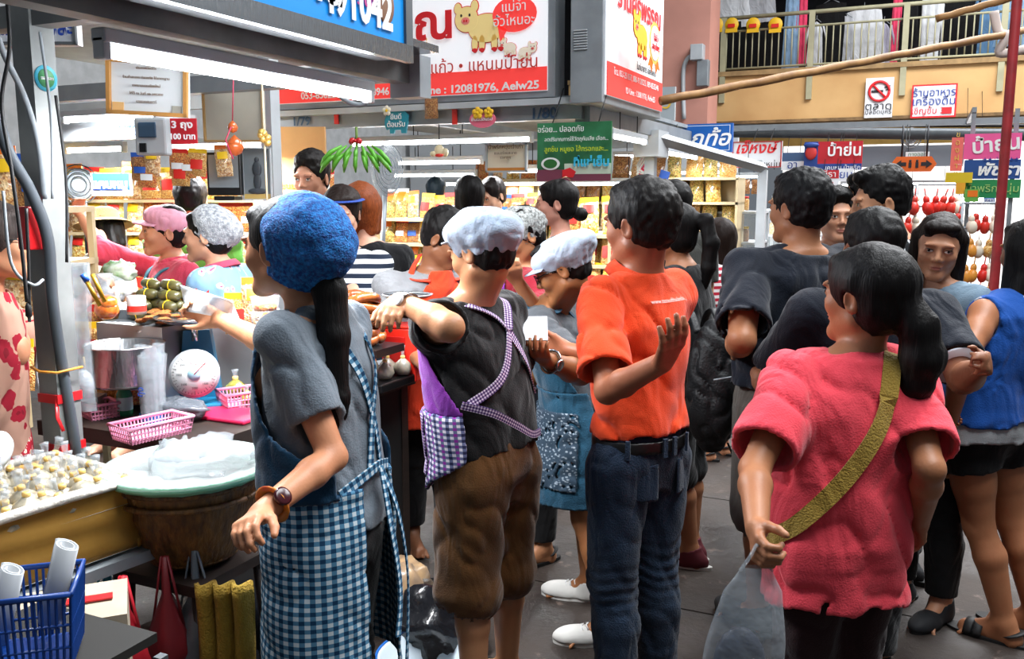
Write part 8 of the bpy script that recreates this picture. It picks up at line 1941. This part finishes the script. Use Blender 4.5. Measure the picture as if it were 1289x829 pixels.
# rucksack
bp_ = P(899, 470, 3.45); e = empty('black_rucksack', bp_, AZ + R(20), 'black rucksack with dangling strap behind the orange polo man', 'rucksack'); F = Field(axis(-.16, .16, .008), axis(-.13, .13, .008), axis(-.32, .32, .008))
F.ell((0, 0, -.05), (.115, .095, .27), 0); F.ell((0, -.05, -.12), (.085, .07, .13), .03); x, y, z = F.grid((slice(None),) * 3); F.D = (F.D + folds(x, y, z, .012, 5, 1.5)).astype(np.float32)
me, v = F.mesh('pack'); link_mesh('pack', me, mat('black_nylon', '#0c0d10', .55, bump=.3, bscale=120), e)
mb = MB(); mb.tube(catmull([(.06, -.02, -.28), (.10, -.05, -.40), (.13, -.06, -.52), (.18, -.06, -.62)], 5), .008, 6, flat=.3); mb.build('dangling_strap', black, e)
for q in (-.06, .05): mb = MB(); mb.tube(catmull([(q, .03, .16), (q, .10, .24), (q, .16, .18), (q, .17, .0)], 5), .018, 6, flat=.3); mb.build('shoulder_strap', MATS['black_nylon'], e)
mb = MB(); mb.tube([(-.07, -.105, .0), (0, -.125, .01), (.07, -.105, .0)], .004, 6); mb.tube([(.03, -.115, .02), (.035, -.13, -.04)], .003, 5); mb.build('zip', steel, e); mb = MB(); mb.ball((.035, -.135, -.06), (.012, .008, .018), 8, 5); mb.build('key_charm', steel, e)

for o in list(bpy.data.objects):
    if o.parent or not o.get('label'): continue
    n = o.name.split('.')[0]; y = o.location.y
    if n in ('red_blue_sign', 'small_sign') and y > 11.5: hang(o, 2.52 - o.location.z, 0, 12.8 - y, .08)
    elif n == 'hanging_ornament': hang(o, zbm - o.location.z + .02, 0, 0)
    elif n == 'green_banner': hang(o, zt - o.location.z - .05, 0, .2, .15, .15)
    elif n == 'bright_lamp': hang(o, 2.0, 0, 3.2, 0, .2)
    elif n == 'tube_lamp' and y > 5: hang(o, .22, 0, 0, .2, .04)
rf_ = empty('steel_framework', (0, 0, 0), 0, 'thin steel framework behind the stack of pink, blue and green signs', 'frame')
q = MB(); q.box((1.0, 11.6, 2.44), (7.6, .05, .07)); q.build('crossbar', steel, rf_)
for px in (1222, 1276): v = onY(px, 200, 10.06); q = MB(); q.box((v.x, 10.06, 1.22), (.04, .04, 2.44)); q.build('upright', steel, rf_)
v = onY(1222, 200, 10.06); q = MB(); q.box((v.x, 10.8, 2.44), (.04, 1.55, .05)); q.build('arm', steel, rf_)
for o in list(bpy.data.objects):
    if o.parent or o.type != 'EMPTY' or not o.get('label'): continue
    n = o.name.split('.')[0]; y = o.location.y
    if n in ('direction_sign', 'white_sign', 'small_sign') and 10.8 < y < 11.5: hang(o, 2.44 - o.location.z, 0, 11.6 - y, .1)
# ------------------------------------------------------------------ more of the clutter round the near stall
for i, (px, py, d, s_, k_) in enumerate(((20, 470, 2.95, .8, 0), (36, 452, 3.1, .9, 1), (112, 440, 3.3, .75, 0), (128, 420, 3.5, .8, 2), (250, 385, 3.7, .6, 2), (300, 400, 3.3, .7, 0), (322, 392, 3.3, .75, 1), (338, 420, 3.1, .6, 3))):
    q = P(px, py, d); top = q.z; snack_bag((q.x, q.y, top - .06), AZ + rb.uniform(-.4, .4), k_, ('yellow snack bag behind the dress of the left edge customer', 'pale snack bag above the yellow one at the left edge', 'snack bag right of the near post above the baskets', 'red snack bag above the steel pot', 'small red snack bag before the white knitted cap woman', 'golden snack bag left of the blue capped woman', 'pale snack bag beside the chin of the blue capped woman', 'green mixed bag by the shoulder of the blue capped woman')[i], None, s_, -.1, 0)
# stacked clear tubs by the blue capped woman's arm
for i in range(3):
    q = P(332, 412, 2.95); e = empty('clear_tub', (q.x + .005 * i, q.y, q.z - .05 + i * .052), 0, ('lowest', 'middle', 'topmost')[i] + ' clear tub of the stack behind the blue capped woman\'s arm', 'tub')
    mb = MB(); mb.lathe([(0, 0), (.040, 0), (.047, .048), (.05, .05)], 20, arc=True); mb.build('tub_wall', film_w, e); mb = MB(); mb.lathe([(0, .005), (.036, .005), (.038, .022), (0, .024)], 16); mb.build('contents', SN[i], e)
# pile of white carton edges and rolled papers on the counter front
mb = MB(); q = G(100, 520, CZ); mb.box((0, 0, .02), (.16, .08, .04)); mb.box((.01, .005, .052), (.14, .075, .022)); tag(mb.build('paper_pile', mat('pale_paper', '#a8a49c', .8), None, q, (0, 0, AZ)), 'pile of folded papers at the foot of the near post', 'paper')
# crossing cables on the post and hooks under the beam
for i, (a, b_) in enumerate((((70, 120), (84, 330)), ((50, 40), (66, 250)))):
    cable([P(a[0], a[1], 2.5), P((a[0] + b_[0]) / 2 + 6, (a[1] + b_[1]) / 2, 2.52), P(b_[0], b_[1], 2.5)], .004, (rubber, gc)[i], ('thin black wire', 'thin grey wire')[i] + ' running down the face of the near post')
for i, px in enumerate((40, 98, 150, 205)):
    q = P(px, 700 + i * 6, 2.5); crumple(Vector((q.x, q.y, .16 + .05 * (i % 2))), (.13, .11, .15), (blkbag, mat('dim_blue_bag', '#12304a', .4), blkbag, mat('dim_brown_bag', '#3a2a1c', .6))[i], ('black', 'dark blue', 'second black', 'dark brown')[i] + ' bag stored on the floor under the left tables', sd=60 + i, cat='bag', name='stored_bag', n=18, m=10)
# lettering becomes plain mesh
bpy.context.view_layer.update(); dg = bpy.context.evaluated_depsgraph_get(); fonts = [o for o in bpy.data.objects if o.type == 'FONT']
new = [(o, bpy.data.meshes.new_from_object(o.evaluated_get(dg))) for o in fonts]
for o, me in new:
    if not me.materials: me.materials.append(o.data.materials[0])
    n = bpy.data.objects.new('lettering', me); COL.objects.link(n); n.parent = o.parent; n.matrix_parent_inverse = o.matrix_parent_inverse; n.location = o.location; n.rotation_euler = o.rotation_euler; n.scale = o.scale
    if o.name.startswith('lettering') is False: nm = o.name.split('.')[0]; n.name = nm
    if o in FITS:
        w_ = max(v.co.x for v in me.vertices) - min(v.co.x for v in me.vertices)
        if w_ * n.scale.x > FITS[o]: k_ = FITS[o] / (w_ * n.scale.x); n.scale = (n.scale.x * k_, max(k_, .75 * k_ + .25), 1)
    bpy.data.objects.remove(o)
print('done', round(time.time() - T0, 1), 's; polygons', sum(len(o.data.polygons) for o in bpy.data.objects if o.type == 'MESH'))
